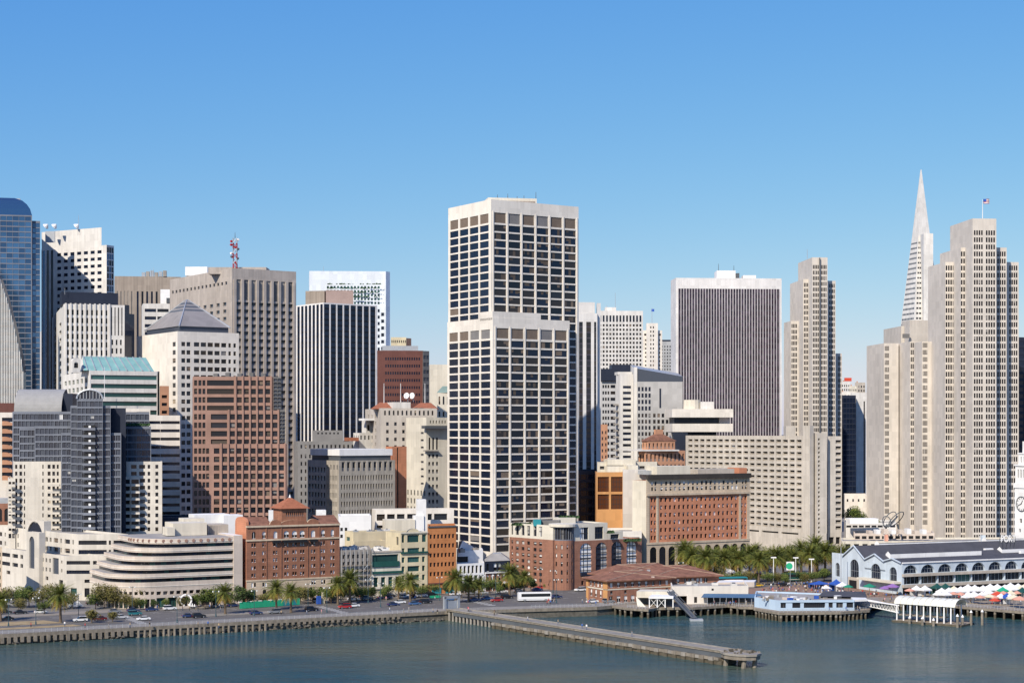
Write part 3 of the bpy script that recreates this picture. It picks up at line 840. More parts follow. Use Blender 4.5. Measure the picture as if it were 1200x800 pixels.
b.boxpart('stair_tower', 489, 499.5, 728, 585, 622, PURE, 5, 10)
b.boxpart('stair_tower', 485, 497, 727, 604, 622, PURE, 5, 10)
b.boxpart('raised_storey', 452, 487, 724, 609, 624, CREAM, 10, 12)
b.done()
# ---------------------------------------------------------------- right half of the skyline
b = Bld('pinstripe_tower', 'slim white tower with dark window stripes beside the tallest tower', T, 690, 910, M('white slim precast', (0.70, 0.68, 0.65), var=0.07, streak=0.08), hide=550)
b.block(676, 676.5, 700, 910, 4, 367, ld=30, right=[(377, 600, cols(676.5, 700, [(678.5, 683), (687, 692.6), (696.2, 698.8)]), 1, 1, 1, 'strip')])
b.block(676, 676.5, 697, 914, 4, 354, ld=20, z0=pz(370, 914))
b.block(699, 699.5, 704, 913, 10, 355, ld=20)
b.done()
b = Bld('window_grid_tower', 'white tower with a regular grid of small square windows behind', T, 726, 1270, WHITE2, hide=436)
b.block(700, 700.5, 753.5, 1270, 3, 364, ld=30, right=[(369, 377.5, 13, 1, .55, .9, 'slot', .02, .02), (378.5, 455, 13, 15, .56, .55, 'tower', .02, .02)])
b.boxpart('penthouse', 709, 722, 1278, 360, 366, WHITE2, 8)
b.pole('antenna', 721, 1280, 343, 361, .2); b.pole('antenna', 711, 1280, 358, 361, .3)
b.done()
b = Bld('deco_tower', 'slim white stepped tower with a flag on its roof', T, 764, 1420, WHITE, hide=436)
b.block(753, 753.5, 776, 1420, 4, 387, ld=20, right=[(389, 395, 4, 1, .5, .4, 'dark'), (396, 450, 5, 11, .42, .4, 'tower', .05, .05)])
b.block(757, 757.5, 771, 1417, 4, 378.5, ld=18, right=[(381, 450, cols(757.5, 771, [(762, 763.4), (765, 766.4)]), 14, 1, .5, 'dark')])
b.pole('flagpole', 764, 1425, 360, 379, .22)
mb = MB(); mb.box(px(765, 1425), 1425, 2.4, .2, pz(365, 1425), pz(362, 1425), BLUEC); mb.build('flag', b.root)
b.done()
b = Bld('grey_tower', 'plain grey block between the deco tower and the plum striped tower', T, 781, 1480, M('blue grey stone', (0.42, 0.42, 0.41), var=0.1), hide=440)
b.block(774, 774.5, 790, 1480, 4, 400, ld=20, right=[(404, 450, 5, 12, .45, .45, 'tower')])
b.boxpart('penthouse', 774, 788, 1484, 398, 401.5, NAVY, 6); b.done()

b = Bld('mansard_tower', 'grey tower under a dark blue metal mansard top', T, 720, 1130, M('pale grey precast', (0.50, 0.49, 0.475), var=0.1), hide=520)
b.block(702.5, 703, 746, 1130, 4, 446.5, ld=26, right=[(449, 560, cols(703, 746, [(706, 708), (709, 711), (712, 714), (715.5, 721)]), 15, 1, .5, 'tower')])
b.block(703.5, 704, 741, 1128, 4, 432, ld=24, z0=pz(446, 1128), m=NAVY)
b.boxpart('penthouse', 717, 741, 1136, 427, 434, NAVY, 14, 4); b.done()
b = Bld('slot_tower', 'narrow white tower with one column of wide dark slots', T, 735, 1045, WHITE2, hide=550)
b.block(722, 727, 747, 1045, 12, 438, left=[(500, 560, 1, 9, .5, .4, 'dark')], right=[(450, 552, cols(727, 747, [(730, 739.5)]), 15, 1, .45, 'slot')])
b.boxpart('penthouse', 724, 741, 1049, 435.5, 439, WHITE2, 10, 8)
for i in range(9): b.boxpart('balcony', 719, 724, 1048, 473 + i * 7.6, 475 + i * 7.6, GREY, 5, 0)
b.done()
b = Bld('glass_roof_block', 'grey gridded office block with a sloping glass roof', 'office block', 765, 1040, M('grey grid precast', (0.46, 0.445, 0.42), var=0.1), hide=545)
b.block(746, 746.5, 800, 1036, 4, 447, ld=30, right=[
    (0, .32, [(452, 482, 4, 4, .62, .66, 'navy', .02, .02), (483, 555, 4, 10, .6, .62, 'tower', .02, .02)]),
    (.32, 1, [(455, 478, [(.25, .31)], 1, 1, 1, 'slot'), (483, 555, 7, 10, .6, .62, 'tower', .02, .02)])])
mb = MB(); x0, x1 = px(743, 1040), px(800, 1040)
fr = [(x0, 1040, pz(448, 1040)), (x1, 1040, pz(448, 1040)), (x1, 1040, pz(441, 1040)), (x0, 1040, pz(431, 1040))]
mb.face(fr, GG[2]); bk = [(x, y + 30, z + (3 if i > 1 else 0)) for i, (x, y, z) in enumerate(fr)]
mb.face([fr[3], fr[2], bk[2], bk[3]], STEEL); mb.face([bk[0], fr[0], fr[3], bk[3]], WHITE2); mb.face([fr[1], bk[1], bk[2], fr[2]], WHITE2); mb.build('glass_roof', b.root)
b.boxpart('edge_strip', 743, 746.8, 1039, 430, 560, WHITE2, 20, 0)
b.done()
b = Bld('old_brick_block', 'narrow old orange brick block between two white towers', 'building', 704, 980, PINK, hide=560)
b.block(695, 696, 712, 985, 10, 497, right=[(503, 560, 4, 8, .4, .5, 'dark')], ld=20); b.done()

# salmon hotel-like block with dark hipped roof
b = Bld('hip_roof_block', 'salmon stone block with white trim and a dark hipped roof', 'building', 772, 812, PINK, hide=560, depth=.4)
b.block(748.5, 756, 803, 812, 28, 528, left=[(531, 549, 2, 1, .45, .9, 'arch:void')], right=[(531, 541, 10, 1, .45, .9, 'arch:split'), (543, 551, 10, 1, .45, .7, 'split')])
b.boxpart('cornice', 748, 801, 810, 526.8, 528.5, WHITE2, 20, 20)
q = b.block(752.5, 759, 791, 816, 28, 516.5, left=[(518, 526, 2, 1, .4, .8, 'arch:split')], right=[(518, 526, 7, 1, .4, .8, 'arch:split')])
A, C, B_, D, z1 = q; ctr = (A + B_) / 2
rf = [ctr + (p - ctr) * 1.1 for p in (A, C, B_, D)]; up = [ctr + (p - ctr) * .28 for p in (A, C, B_, D)]; zt = pz(508.5, 816)
mb = MB()
for i in range(4):
    j = (i + 1) % 4; mb.face([(*rf[i], z1), (*rf[j], z1), (*up[j], zt), (*up[i], zt)], TILED)
mb.build('hipped_roof', b.root)
mb = MB(); mb.prism([tuple(p) for p in up], zt - .5, pz(503, 816), PINK, mt=TILED); mb.build('cupola', b.root)
b.done()

# plum striped slab tower
b = Bld('plum_tower', 'broad slab tower of plum glass with fine pale vertical fins', T, 850, 1140, M('white slab precast', (0.74, 0.715, 0.69), var=0.07, streak=0.08), hide=512, depth=0.3)
q = b.block(786, 792, 916, 1140, 4, 325.5, right=[(338, 560, 37, 1, .78, 1, 'plum', .022, .022)], left=[(0, 1, [])])
b.boxpart('penthouse', 840, 862, 1152, 317, 327, PURE, 14); b.boxpart('penthouse', 871, 886, 1150, 322.5, 327, PURE, 10)
b.boxpart('roof_unit', 863, 866.5, 1150, 320, 327, DKSTEEL, 5)
b.pole('antenna', 842, 1154, 309, 318, .2, DKSTEEL); b.pole('antenna', 860, 1154, 311, 318, .2, DKSTEEL)
A, C, B_, D, z1 = q; e = (B_ - C).normalized(); L = (B_ - C).length
for i in range(38):
    p = C + e * (L * (.022 + i * (.956 / 37))); nn = Vector((e.y, -e.x)); mb = MB()
    mb.box(p.x + nn.x * .15, p.y + nn.y * .15, .46, .3, 0, pz(338, 1140), PURPF, radians(4)); mb.build('fin', b.root)
b.done()
# cantilevered slabs
b = Bld('cantilever_block', 'white building of two cantilevered slabs with round roof tanks', 'building', 820, 1000, WHITE, hide=512)
b.boxpart('slab', 787.5, 860, 998, 479, 488.8, WHITE, 30, 3); b.boxpart('slab', 788, 859.5, 999, 496.2, 505.8, WHITE, 30, 3)
b.boxpart('glazed_storey', 790, 842, 1003, 488.7, 496.3, NAVY, 20, 3); b.boxpart('glazed_storey', 842.5, 855, 1006, 488.7, 496.3, PURPF, 10, 3)
b.boxpart('core', 806, 840, 1006, 505.7, 640, NAVY, 18, 3); b.boxpart('core', 787, 794, 1004, 505.7, 640, WHITE, 14, 3)
mb = MB(); mb.cyl(px(811, 1012), 1012, pz(480, 1012), pz(468.5, 1012), 5.2, 5.2, CREAM, 14); mb.build('roof_tank', b.root)
b.boxpart('roof_tank', 821, 837, 1008, 470.5, 480, WHITE2, 8, 3)
b.done()

# big hotel
b = Bld('terraced_hotel', 'long sand coloured hotel with a grid of recessed balconies', 'hotel', 955, 880, HOTEL, hide=640, depth=1.1)
q = b.block(803.5, 945, 955.5, 888, 33, 510.5, left=[(513.5, 621.5, 18, 15, .72, .55, 'hotelbal', .015, .03), (624, 628, 6, 1, .85, .5, 'void', .02, .05)], right=None)
A, C, B_, D, z1 = q
b.block(941, 949, 953.5, 880, 33, 498.5)
b.block(951, 957.5, 968.5, 880, 14, 507, right=[(512, 636, [(.12, .3)], 24, 1, .5, 'dark')])
b.block(969, 970, 986, 886, 10, 511, right=[(514, 622, [(.58, .98)], 15, 1, .6, 'hotelbal'), (628, 638, [(.1, .45), (.6, .9)], 1, 1, .8, 'void')], ld=20)
b.boxpart('penthouse', 921, 932, 900, 499, 515, HOTEL, 8, 0)
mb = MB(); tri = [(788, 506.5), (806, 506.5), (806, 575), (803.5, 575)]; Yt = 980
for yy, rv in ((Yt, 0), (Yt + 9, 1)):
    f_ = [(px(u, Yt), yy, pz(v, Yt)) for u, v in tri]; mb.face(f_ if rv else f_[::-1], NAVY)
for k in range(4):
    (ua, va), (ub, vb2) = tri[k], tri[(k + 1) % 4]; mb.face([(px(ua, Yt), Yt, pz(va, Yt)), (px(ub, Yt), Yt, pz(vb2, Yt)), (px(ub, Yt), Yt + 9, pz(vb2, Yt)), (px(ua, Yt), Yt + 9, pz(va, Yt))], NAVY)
mb.build('shaded_flank', b.root)  # sloped end wall of the hotel, its shade put into the navy colour
b.done()

# tall stepped tower far side
SAND2 = SAND
def gcol(u0, u1, groups, n=4):
    out = []
    for a, c in groups:
        p = (c - a) / n
        out += [(a + i * p + p * .12, a + i * p + p * .80) for i in range(n)]
    return cols(u0, u1, out)
b = Bld('slender_stepped_tower', 'slender sand coloured stepped tower beside the plum striped slab', T, 952, 1070, SAND, hide=512, depth=.2)
b.block(935.3, 951.8, 969.8, 1070, 4, 301.5, right=[(309.5, 520, gcol(951.8, 969.8, [(952.4, 959.8), (961.8, 969)]), 32, 1, .68, 'ec')])
b.block(925.8, 941.2, 953, 1080, 4, 327, right=[(330.5, 520, gcol(941.2, 953, [(942, 949)]), 29, 1, .68, 'ec')])
b.block(918.6, 926.7, 943, 1092, 4, 376, right=[(378.5, 520, gcol(926.7, 943, [(927.4, 934.4)]), 21, 1, .68, 'ec')])
b.block(967, 969, 979.2, 1078, 4, 329, right=[(331.5, 520, gcol(969, 979.2, [(971.5, 978.5)]), 29, 1, .68, 'ec')])
b.block(977, 979, 986.6, 1086, 4, 414, right=[(416.5, 520, gcol(979, 986.6, [(982, 986)]), 16, 1, .68, 'ec')])
b.boxpart('groove', 960.2, 961.4, 1068.8, 302, 520, GREYD, 1.0, 4)
b.pole('antenna', 946, 1080, 292, 303, .2)
b.done()
# big stepped tower
b = Bld('broad_stepped_tower', 'broad sand coloured tower stepping up to a flagpole', T, 1140, 900, SAND, hide=645, depth=.2)
YY = [900, 911, 922]
def tier(ul, uc, ur, Y, vt, groups, v0, n):
    return b.block(ul, uc, ur, Y, 5, vt, right=[(v0, v0 + n * 8.29, gcol(uc, ur, groups), n, 1, .68, 'ec')] if groups else None)
tier(1113.4, 1139.7, 1167.6, 900, 256, [(1141, 1152.2), (1155, 1166.6)], 268.5, 44)
tier(1101.5, 1126, 1141, 911, 290, [(1125.8, 1136.8)], 293.4, 41)
tier(1087.5, 1107.8, 1128, 922, 307, [(1108, 1118.8)], 309.8, 39)
tier(1164, 1166, 1179.7, 908, 290, [(1168.4, 1179)], 293.4, 41)
tier(1177, 1179, 1193.8, 917, 307, [(1182.4, 1192.8)], 309.8, 39)
tier(1066.5, 1080.5, 1093, 944, 400, [(1081.2, 1087)], 400.3, 26)
tier(1043, 1066.5, 1083, 958, 400, [(1067, 1075.4)], 400.3, 26)
tier(1015.6, 1036, 1053, 975, 402, [(1036.8, 1042)], 404, 24)
b.block(1035.5, 1056, 1066, 985, 5, 382, m=SANDD); b.block(1057, 1066, 1095, 975, 5, 375, m=SANDD)
b.boxpart('louvre_panel', 1058, 1066, 972, 391, 396, GREYD, 1, 0)
b.pole('flagpole', 1151.5, 915, 234, 257, .22, PURE)
b.done()
fx, fz = px(1152.3, 915), pz(236.5, 915)
mb = MB()
for i in range(7):
    for k in range(6):
        x0, x1 = fx + k * .55, fx + (k + 1) * .55
        y0, y1 = 915 + .3 * sin(k * 1.2), 915 + .3 * sin((k + 1) * 1.2)
        m_ = BLUEC if (k < 3 and i > 2) else (REDP if i % 2 == 0 else PURE)
        mb.face([(x0, y0, fz - 1 + i * .36), (x1, y1, fz - 1 + i * .36), (x1, y1, fz - 1 + (i + 1) * .36), (x0, y0, fz - 1 + (i + 1) * .36)], m_)
mb.build('flag', None, loc=(fx, 915, fz), label='red white and blue flag flying atop the broad sand coloured tower', cat='flag')

# pyramid tower
b = Bld('pyramid_tower', 'very tall white needle pyramid tower with a shaft wing', T, 1079, 1320, WHITE2, hide=395)
Yp = 1320; zt = pz(194.5, Yp); zb = 0.0; xc = px(1079.3, Yp)
half0 = (px(1100, Yp) - px(1058.5, Yp)) / 2 / ((zt - pz(378, Yp)) / zt) / 1.22
mb = MB(); mw_ = MB(); th = radians(14)
def ring(z, k=1.0):
    h = half0 * (1 - z / zt) * k
    return [Vector((xc + (cx * cos(th) - cy * sin(th)) * h, Yp + (cx * sin(th) + cy * cos(th)) * h, z)) for cx, cy in ((-1, -1), (1, -1), (1, 1), (-1, 1))]
r0 = ring(0); ap = Vector((xc, Yp, zt))
r1 = ring(zt - 3)
for i in range(4):
    j = (i + 1) % 4; mb.face([r0[i], r0[j], r1[j], r1[i]], WHITE2)
mb.face(r1, BROWN)
mb.build('wall', b.root)
zsp = pz(277, Yp)
k = 0; z = 60.0
while z < zsp - 3:
    ra, rb = ring(z, 1.004), ring(z + 1.35, 1.004)
    for f, nseg in ((3, 8), (0, 8)):
        i, j = f, (f + 1) % 4
        for sgm in range(nseg):
            a0, a1 = .05 + .9 * sgm / nseg, .05 + .9 * (sgm + .72) / nseg
            m2 = MB(); m2.face([ra[i].lerp(ra[j], a0), ra[i].lerp(ra[j], a1), rb[i].lerp(rb[j], a1), rb[i].lerp(rb[j], a0)], GD[1])
            if z > pz(378, Yp) and k < 99: m2.build('window', b.root); k += 1
            else:
                mw_.v += []; i0 = len(mw_.v); mw_.v += m2.v; mw_.f.append((i0, i0 + 1, i0 + 2, i0 + 3)); mw_.m.append(GD[1])
    z += 3.9
mw_.build('window_field', b.root, kind='stuff')
mb = MB(); x0, x1 = px(1076.2, Yp), px(1087.2, Yp); yn = Yp - half0 * .92
mb.prism([(x0, Yp - 17), (x1, Yp - 17), (x1, Yp), (x0, Yp)], 0, pz(276.5, Yp), WHITE2, mt=GREYD); mb.build('shaft_wing', b.root)
b.done()

# behind: shaded part of the white slab (shade put into navy colour), white tower, hill houses
b = Bld('shaded_slab_part', 'dark navy glass tower squeezed between the hotel and the broad stepped tower', T, 996, 1260, NAVY, hide=590, depth=.3)  # no separate glass tower: the white slab's shade put into navy
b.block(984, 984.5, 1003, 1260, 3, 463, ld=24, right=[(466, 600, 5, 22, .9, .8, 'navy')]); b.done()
b = Bld('white_slab', 'white slab tower with one thin dark slot next to the navy tower', T, 1010, 1280, WHITE2, hide=590)  # the navy tower is this slab's own shaded part
b.block(1003, 1003.3, 1020, 1280, 3, 467, ld=24, right=[(470, 600, [(.52, .62)], 1, 1, 1, 'strip')])
b.block(997, 997.5, 1016, 1290, 3, 460, ld=20); b.done()
for i, (u0, u1, vt, Y, lab, m_) in enumerate([(986, 996, 447, 2300, 'grey apartment house on the far hill under an orange roof crane', WHITE2), (995, 1004, 452, 2250, 'cream apartment house on the far hill beside the grey one', CREAM), (1002, 1014, 448, 2320, 'tan apartment house on the far hill below the dark treetops', BEIGE), (985, 1000, 459, 2180, 'broad white house lower on the far hill with two window rows', WHITE)]):
    b = Bld('hill_house', lab, 'house', (u0 + u1) / 2, Y, m_, hide=500, group='houses on the far hill')
    b.block(u0 - .2, u0, u1, Y, 3, vt, ld=14, right=[(vt + 2.5, vt + 12, 4, 2, .5, .5, 'dark')]); b.boxpart('chimney', u0 + 2, u0 + 3.2, Y + 5, vt - 1.5, vt + 1, PINK, 2)
    if i == 0: b.boxpart('roof_crane', 990, 998, Y + 4, 442.5, 446.5, CLOTHR, 4)
    b.done()
b = Bld('edge_tower', 'dark banded glass tower behind the broad sand coloured tower', T, 1200, 1010, NAVY, hide=545, depth=.3)
b.block(1193, 1193.5, 1230, 1010, 3, 395, ld=30, right=[(398, 600, 6, 26, .95, .6, 'navy')]); b.done()

# ---------------------------------------------------------------- brick landmark hotel with arcade
b = Bld('arcade_brick_block', 'red brick block with stone arcade and heavy dark cornice', 'office block', 757, 750, BRICKO, hide=662, depth=.45, roofm=ROOFD)
cf = cols(757, 878, [(762.5, 764.7), (766.2, 768.4)] + [(773 + i * 5.17, 775.6 + i * 5.17) for i in range(18)] + [(868.5, 870.6), (872.4, 874.5)])
Lz = pz
q = b.block(741, 757, 878, 750, 31, 563, left=[(0, 1, [], CREAM)], right=[(581.5, 634.5, cf, 6, 1, .54, 'brickw')], z0=0, vb=None)
A, C, B_, D, z1 = q; e = (B_ - C).normalized(); L = (B_ - C).length; nn = Vector((e.y, -e.x)); ang = atan2(e.y, e.x)
def strip(name, vt, vb, out, mat, x0=0.0, x1=1.0, rows=None):
    a = C + e * L * x0 + nn * out; c = C + e * L * x1 + nn * out
    w0 = b.w; b.w = MB()
    b.panel(a, c, pz(vb, 750), pz(vt, 750), rows or (), mat, .25)
    for s_, p in ((0, a), (1, c)):
        k = p - nn * (out + .02)
        f = [(p.x, p.y), (k.x, k.y)] if s_ else [(k.x, k.y), (p.x, p.y)]
        b.w.face([(*f[0], pz(vb, 750)), (*f[1], pz(vb, 750)), (*f[1], pz(vt, 750)), (*f[0], pz(vt, 750))], mat)
    ka, kc = a - nn * (out + .02), c - nn * (out + .02)
    b.w.face([(*a, pz(vt, 750)), (*c, pz(vt, 750)), (*kc, pz(vt, 750)), (*ka, pz(vt, 750))], mat)
    b.w.face([(*ka, pz(vb, 750)), (*kc, pz(vb, 750)), (*c, pz(vb, 750)), (*a, pz(vb, 750))], mat)
    b.w.build(name, b.root); b.w = w0
strip('cornice', 556, 561.5, 1.6, CORN)
strip('attic', 561.5, 579, .35, STONE, 0, 1, zrows([(563.5, 576, cf, 2, 1, .7, 'brickw')], L, 750))
strip('string_course', 578, 580.8, .9, STONE)
strip('string_course', 635.5, 638, .7, STONE)
strip('arcade', 638, 676, .4, STONE, 0, 1, zrows([(640.5, 676, 11, 1, .72, .98, 'arch:dark', .02, .02)], L, 750))
for x0, x1 in ((0, .03), (.095, .115), (.895, .915), (.975, 1)): strip('stone_pier', 580.8, 635.5, .25, STONE, x0, x1)
for i, (u0, u1, vt, m_) in enumerate([(770, 815, 546, CREAM), (818, 868, 549.5, BEIGE), (866, 877, 548, BRICKO), (760, 790, 551, STEEL)]): b.boxpart('roof_block', u0, u1, 765 + i * 2 + (u0 - 757) * .22, vt, 556, m_, 10, 25)
b.done()
b = Bld('blank_cream_block', 'blank cream party wall building beside the red brick arcade block', 'building', 735, 790, WHITE, hide=640)
b.block(729.5, 730, 762, 780, 16, 550, ld=30); b.boxpart('roof_block', 712, 735, 800, 546, 556, CREAM, 12, 10); b.boxpart('roof_block', 736, 748, 797, 545, 552, CREAM, 12, 10); b.done()
b = Bld('orange_framed_block', 'small block with orange stone frame and bronze windows', 'building', 714, 790, ORANGE, hide=640, depth=.6)
b.block(697, 699, 731, 792, 12, 553, right=[(557, 598, cols(699, 731, [(700.4, 713.8), (716, 729.6)]), 2, 1, .86, 'bronze')], ld=25); b.done()
b = Bld('shadow_tone_block', 'dark glass block in the shade behind the gridded annex', 'office block', 690, 815, NAVY, hide=640)
b.block(672, 673, 702, 815, 10, 551, right=[(554, 640, 4, 9, .9, .6, 'navy')], ld=25); b.done()  # navy all over stands for the tall tower's cast shadow on this wall
b = Bld('low_cream_roofs', 'low cream building with ribbed roof boxes under the hipped block', 'building', 722, 840, CREAM, hide=560)
b.block(699, 700, 770, 806, 12, 541, right=[(544, 552, 6, 1, .5, .5, 'split')], ld=20); b.boxpart('roof_block', 712, 746, 804, 538, 545, CREAM, 8, 10); b.done()
# ground-level terraces between hotel and stepped tower
b = Bld('terrace_podium', 'long low pale terrace building with dark openings below the stepped tower', 'terrace', 1050, 830, CREAM, hide=660)
b.block(986, 986.5, 1200, 838, 3, 633.5, ld=25, right=[(636.5, 648, 21, 1, .6, .9, 'void', .01, .01)])
b.block(1000, 1001, 1095, 862, 3, 624.5, ld=20, m=PEACH, right=[(627, 632, 12, 1, .7, .7, 'void')])
b.block(990, 991, 1050, 886, 3, 612, ld=26, m=WHITE2, right=[(614, 619, 8, 1, .8, .5, 'void')])
b.boxpart('white_vault', 996, 1030, 872, 607.5, 613.5, PURE, 8, 4)
for i in range(8): b.boxpart('roof_unit', 1018 + i * 9, 1023 + i * 9, 850, 621.5 - (i % 3), 625.5, PURE if i % 2 else PEACH, 5, 4)
b.done()
b = Bld('low_white_house', 'small white block at the foot of the white slab tower', 'building', 1006, 1010, WHITE, hide=620)
b.block(989, 990, 1016, 1010, 4, 579, ld=15, right=[(582, 590, 4, 1, .3, .4, 'dark')]); b.done()
mb = MB()
for k in range(4):
    cx_, r_ = 1039 + k * 4.5, 2.6 + (k % 2) * 1.2
    pr = None
    for i in range(15):
        a = 2 * pi * i / 14
        p = (px(cx_, 856) + r_ * cos(a) * (.8 + .2 * k / 3), 856 + k * 1.5 + r_ * .6 * sin(a), pz(617, 856) + 0.6 + r_ * 1.0 * (sin(a + k * .8) + .8))
        if pr: mb.tube(pr, p, .24, .24, DKSTEEL, 5)
        pr = p
mb.tube((px(1036, 856), 856, pz(626, 856)), (px(1040, 856), 857, pz(614, 856)), .5, .5, DKSTEEL, 5)
mb.tube((px(1056, 856), 859, pz(626, 856)), (px(1053, 856), 859, pz(614, 856)), .5, .5, DKSTEEL, 5)
mb.build('loop_sculpture', None, loc=(px(1045, 856), 856, pz(626, 856)), label='tangle of dark looping beams standing on the low terrace roofs', cat='sculpture')
# ================================================================ the row along the waterfront street
def fpt(u):
    """point of the street's building line under picture column u"""
    k = (u - 600) / F
    t = (k * 612 + 139.2) / (0.879 - k * 0.477)
    return Vector((-139.2 + 0.879 * t, 612 + 0.477 * t))
def fY(u): return fpt(u).y
TH = 28.5
RIDGE = M('pale ridge tiles', (0.42, 0.30, 0.22), var=.2, scale=.8)
def hip(mb, poly, z, zt, over, mat, run=None):
    """hipped roof over a rectangle A, C, B, D (long sides A-D / C-B or A-C / D-B)"""
    ctr = (poly[0] + poly[2]) / 2
    p = inset(poly, -over)
    a, c, bb, d = p
    if (bb - c).length >= (c - a).length:
        wd = (c - a).length / 2 if run is None else run
        e = (bb - c).normalized(); m0, m1 = (a + c) / 2 + e * wd, (d + bb) / 2 - e * wd
        f = [((c, bb), (m1, m0)), ((d, a), (m0, m1))]; t = [((a, c), m0), ((bb, d), m1)]
    else:
        wd = (bb - c).length / 2 if run is None else run
        e = (a - c).normalized(); m0, m1 = (c + bb) / 2 + e * wd, (a + d) / 2 - e * wd
        f = [((bb, d), (m1, m0)), ((a, c), (m0, m1))]; t = [((c, bb), m0), ((d, a), m1)]
    for (p0, p1), (q0, q1) in f:
        mb.tube((*p0, z + .05), (*q0, zt + .05), .14, .14, RIDGE, 4); mb.tube((*p1, z + .05), (*q1, zt + .05), .14, .14, RIDGE, 4)
    mb.tube((*m0, zt + .05), (*m1, zt + .05), .16, .16, RIDGE, 4)
    for (p0, p1), (q0, q1) in f: mb.face([(*p0, z), (*p1, z), (*q0, zt), (*q1, zt)], mat)
    for (p0, p1), q0 in t: mb.face([(*p0, z), (*p1, z), (*q0, zt)], mat)
    n = 4
    for i in range(n):
        j = (i + 1) % n; mb.face([(*p[i], z - .4), (*p[j], z - .4), (*p[j], z), (*p[i], z)], mat)
    mb.face([(*q, z - .4) for q in reversed(p)], mat)

# teal-roofed office block
b = Bld('teal_roof_block', 'white office block with teal glass roof and green ribbon windows', 'office block', 105, 800, WHITE2, hide=545, depth=.5)
q = b.block(74, 105, 187, 800, 24, 434, left=[(440, 560, 6, 12, .55, .55, 'greenm', .02, .05)], right=[(0, .97, [(436.5, 560, 1, 12, .98, .5, 'green', .01, .0)])])
A, C, B_, D, z1 = q; e = (B_ - C).normalized(); nn = Vector((e.y, -e.x)); L = (B_ - C).length
mb = MB(); a0, a1 = C + e * -2.5 - nn * 1, C + e * L * .93 - nn * 1; k0, k1 = a0 - nn * 12 + e * 1.5, a1 - nn * 12 - e * 1.5; zt = pz(417, 806)
mb.face([(*a0, z1), (*a1, z1), (*k1, zt), (*k0, zt)], TEALR); mb.face([(*a1, z1), (*(a1 - nn * 20), z1), (*k1, zt)], TEALR); mb.face([(*(a0 - nn * 20), z1), (*a0, z1), (*k0, zt)], WHITE2)
mb.face([(*(a1 - nn * 20), z1), (*(a0 - nn * 20), z1), (*k0, zt), (*k1, zt)], TEALR)
mb.build('teal_roof', b.root)
for i in range(9):
    m2 = MB(); s0 = a0.lerp(a1, (i + .5) / 9); s1 = k0.lerp(k1, (i + .1) / 9)
    m2.tube((*s0, z1 + .2), (*s1, zt + .2), .28, .28, STEEL, 4); m2.build('roof_rib', b.root)
qq = b.block(80, 85, 94, 798, 24, 423, z0=z1 - 1, ld=6, right=[(424, 431, [(.2, .75)], 1, 1, .98, 'arch:void')])
mb = MB()
for i in range(9):
    a, c = pi * i / 8, pi * (i + 1) / 8
    p0 = qq[1] + (qq[2] - qq[1]) * (.5 - .5 * cos(a)); p1 = qq[1] + (qq[2] - qq[1]) * (.5 - .5 * cos(c)); zq = qq[4]; off = (qq[0] - qq[1])
    if i < 8:
        mb.face([(*p0, zq + 1.6 * sin(a)), (*p1, zq + 1.6 * sin(c)), (*(p1 + off), zq + 1.6 * sin(c)), (*(p0 + off), zq + 1.6 * sin(a))], WHITE2)
        mb.face([(*p0, zq), (*p1, zq), (*p1, zq + 1.6 * sin(c)), (*p0, zq + 1.6 * sin(a))], WHITE2)
mb.build('arched_dormer', b.root)
b.pole('flagpole', 105.5, 790, 432, 466, .15, PURE); b.pole('flagpole', 122.5, 790, 430, 466, .15, PURE)
b.block(186, 187.5, 198, 812, 24, 452, m=PINK, right=[(460, 560, 1, 11, .6, .4, 'dark')])
b.done()
# white banded building
b = Bld('banded_block', 'white office block with black ribbon windows behind the dark glass apartment tower', 'office block', 190, 745, WHITE, hide=610, depth=.6)
b.block(173, 174, 211, 745, 10, 486.5, right=[(0, .37, [(490, 606, 1, 12, 1, .36, 'slot')]), (.37, 1, [(490, 606, 1, 12, .97, .36, 'slot')])], ld=26)
b.block(140, 141, 176, 750, 10, 478.5, ld=20, right=[(0, 1, [(482, 487, [(.55, .95)], 1, 1, .9, 'green')])]); b.done()
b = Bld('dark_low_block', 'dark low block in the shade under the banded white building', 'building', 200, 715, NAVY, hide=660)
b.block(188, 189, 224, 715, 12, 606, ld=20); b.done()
# wavy terracotta building at the edge
b = Bld('wavy_block', 'white framed block with wavy terracotta balconies at the picture edge', 'building', 5, 790, WHITE, hide=600, depth=.8)
b.block(-40, -30, 22, 790, 12, 483, right=[(487, 560, [(.62, .99)], 8, 1, .55, 'slot')], left=[])
for i in range(8):
    v = 493.2 + i * 9.15; mb = MB(); n = 10
    for k in range(n):
        xa, xb = px(2 + k * 1.4, 788), px(2 + (k + 1) * 1.4, 788)
        za, zb_ = [pz(v + 2.2 * (1 / (1 + math.exp(-(kk - 5) * 1.2))), 788) for kk in (k, k + 1)]
        ya, yb = 788.5 + (xa - px(2, 788)) * .2, 788.5 + (xb - px(2, 788)) * .2
        mb.face([(xa, ya, pz(v + 5.2, 788)), (xb, yb, pz(v + 5.2, 788)), (xb, yb, zb_), (xa, ya, za)], PINK)
        mb.face([(xa, ya, za), (xb, yb, zb_), (xb, yb + 2.5, zb_), (xa, ya + 2.5, za)], PINK)
    mb.build('balcony', b.root)
b.boxpart('roof_block', -20, 16, 800, 472, 484, BRICKD, 14, 8)
b.done()
b = Bld('arched_brick_block', 'brown brick block with dark arched openings at the picture edge', 'building', 5, 735, BRICKP, hide=640)
b.block(-50, -40, 14, 735, 12, 590, right=[(595, 612, 4, 1, .7, .9, 'arch:void', .3, .02), (616, 640, 3, 1, .7, .8, 'arch:void', .2, .05)]); b.boxpart('roof_block', -20, 9, 742, 584, 591, STEEL, 8, 10); b.done()
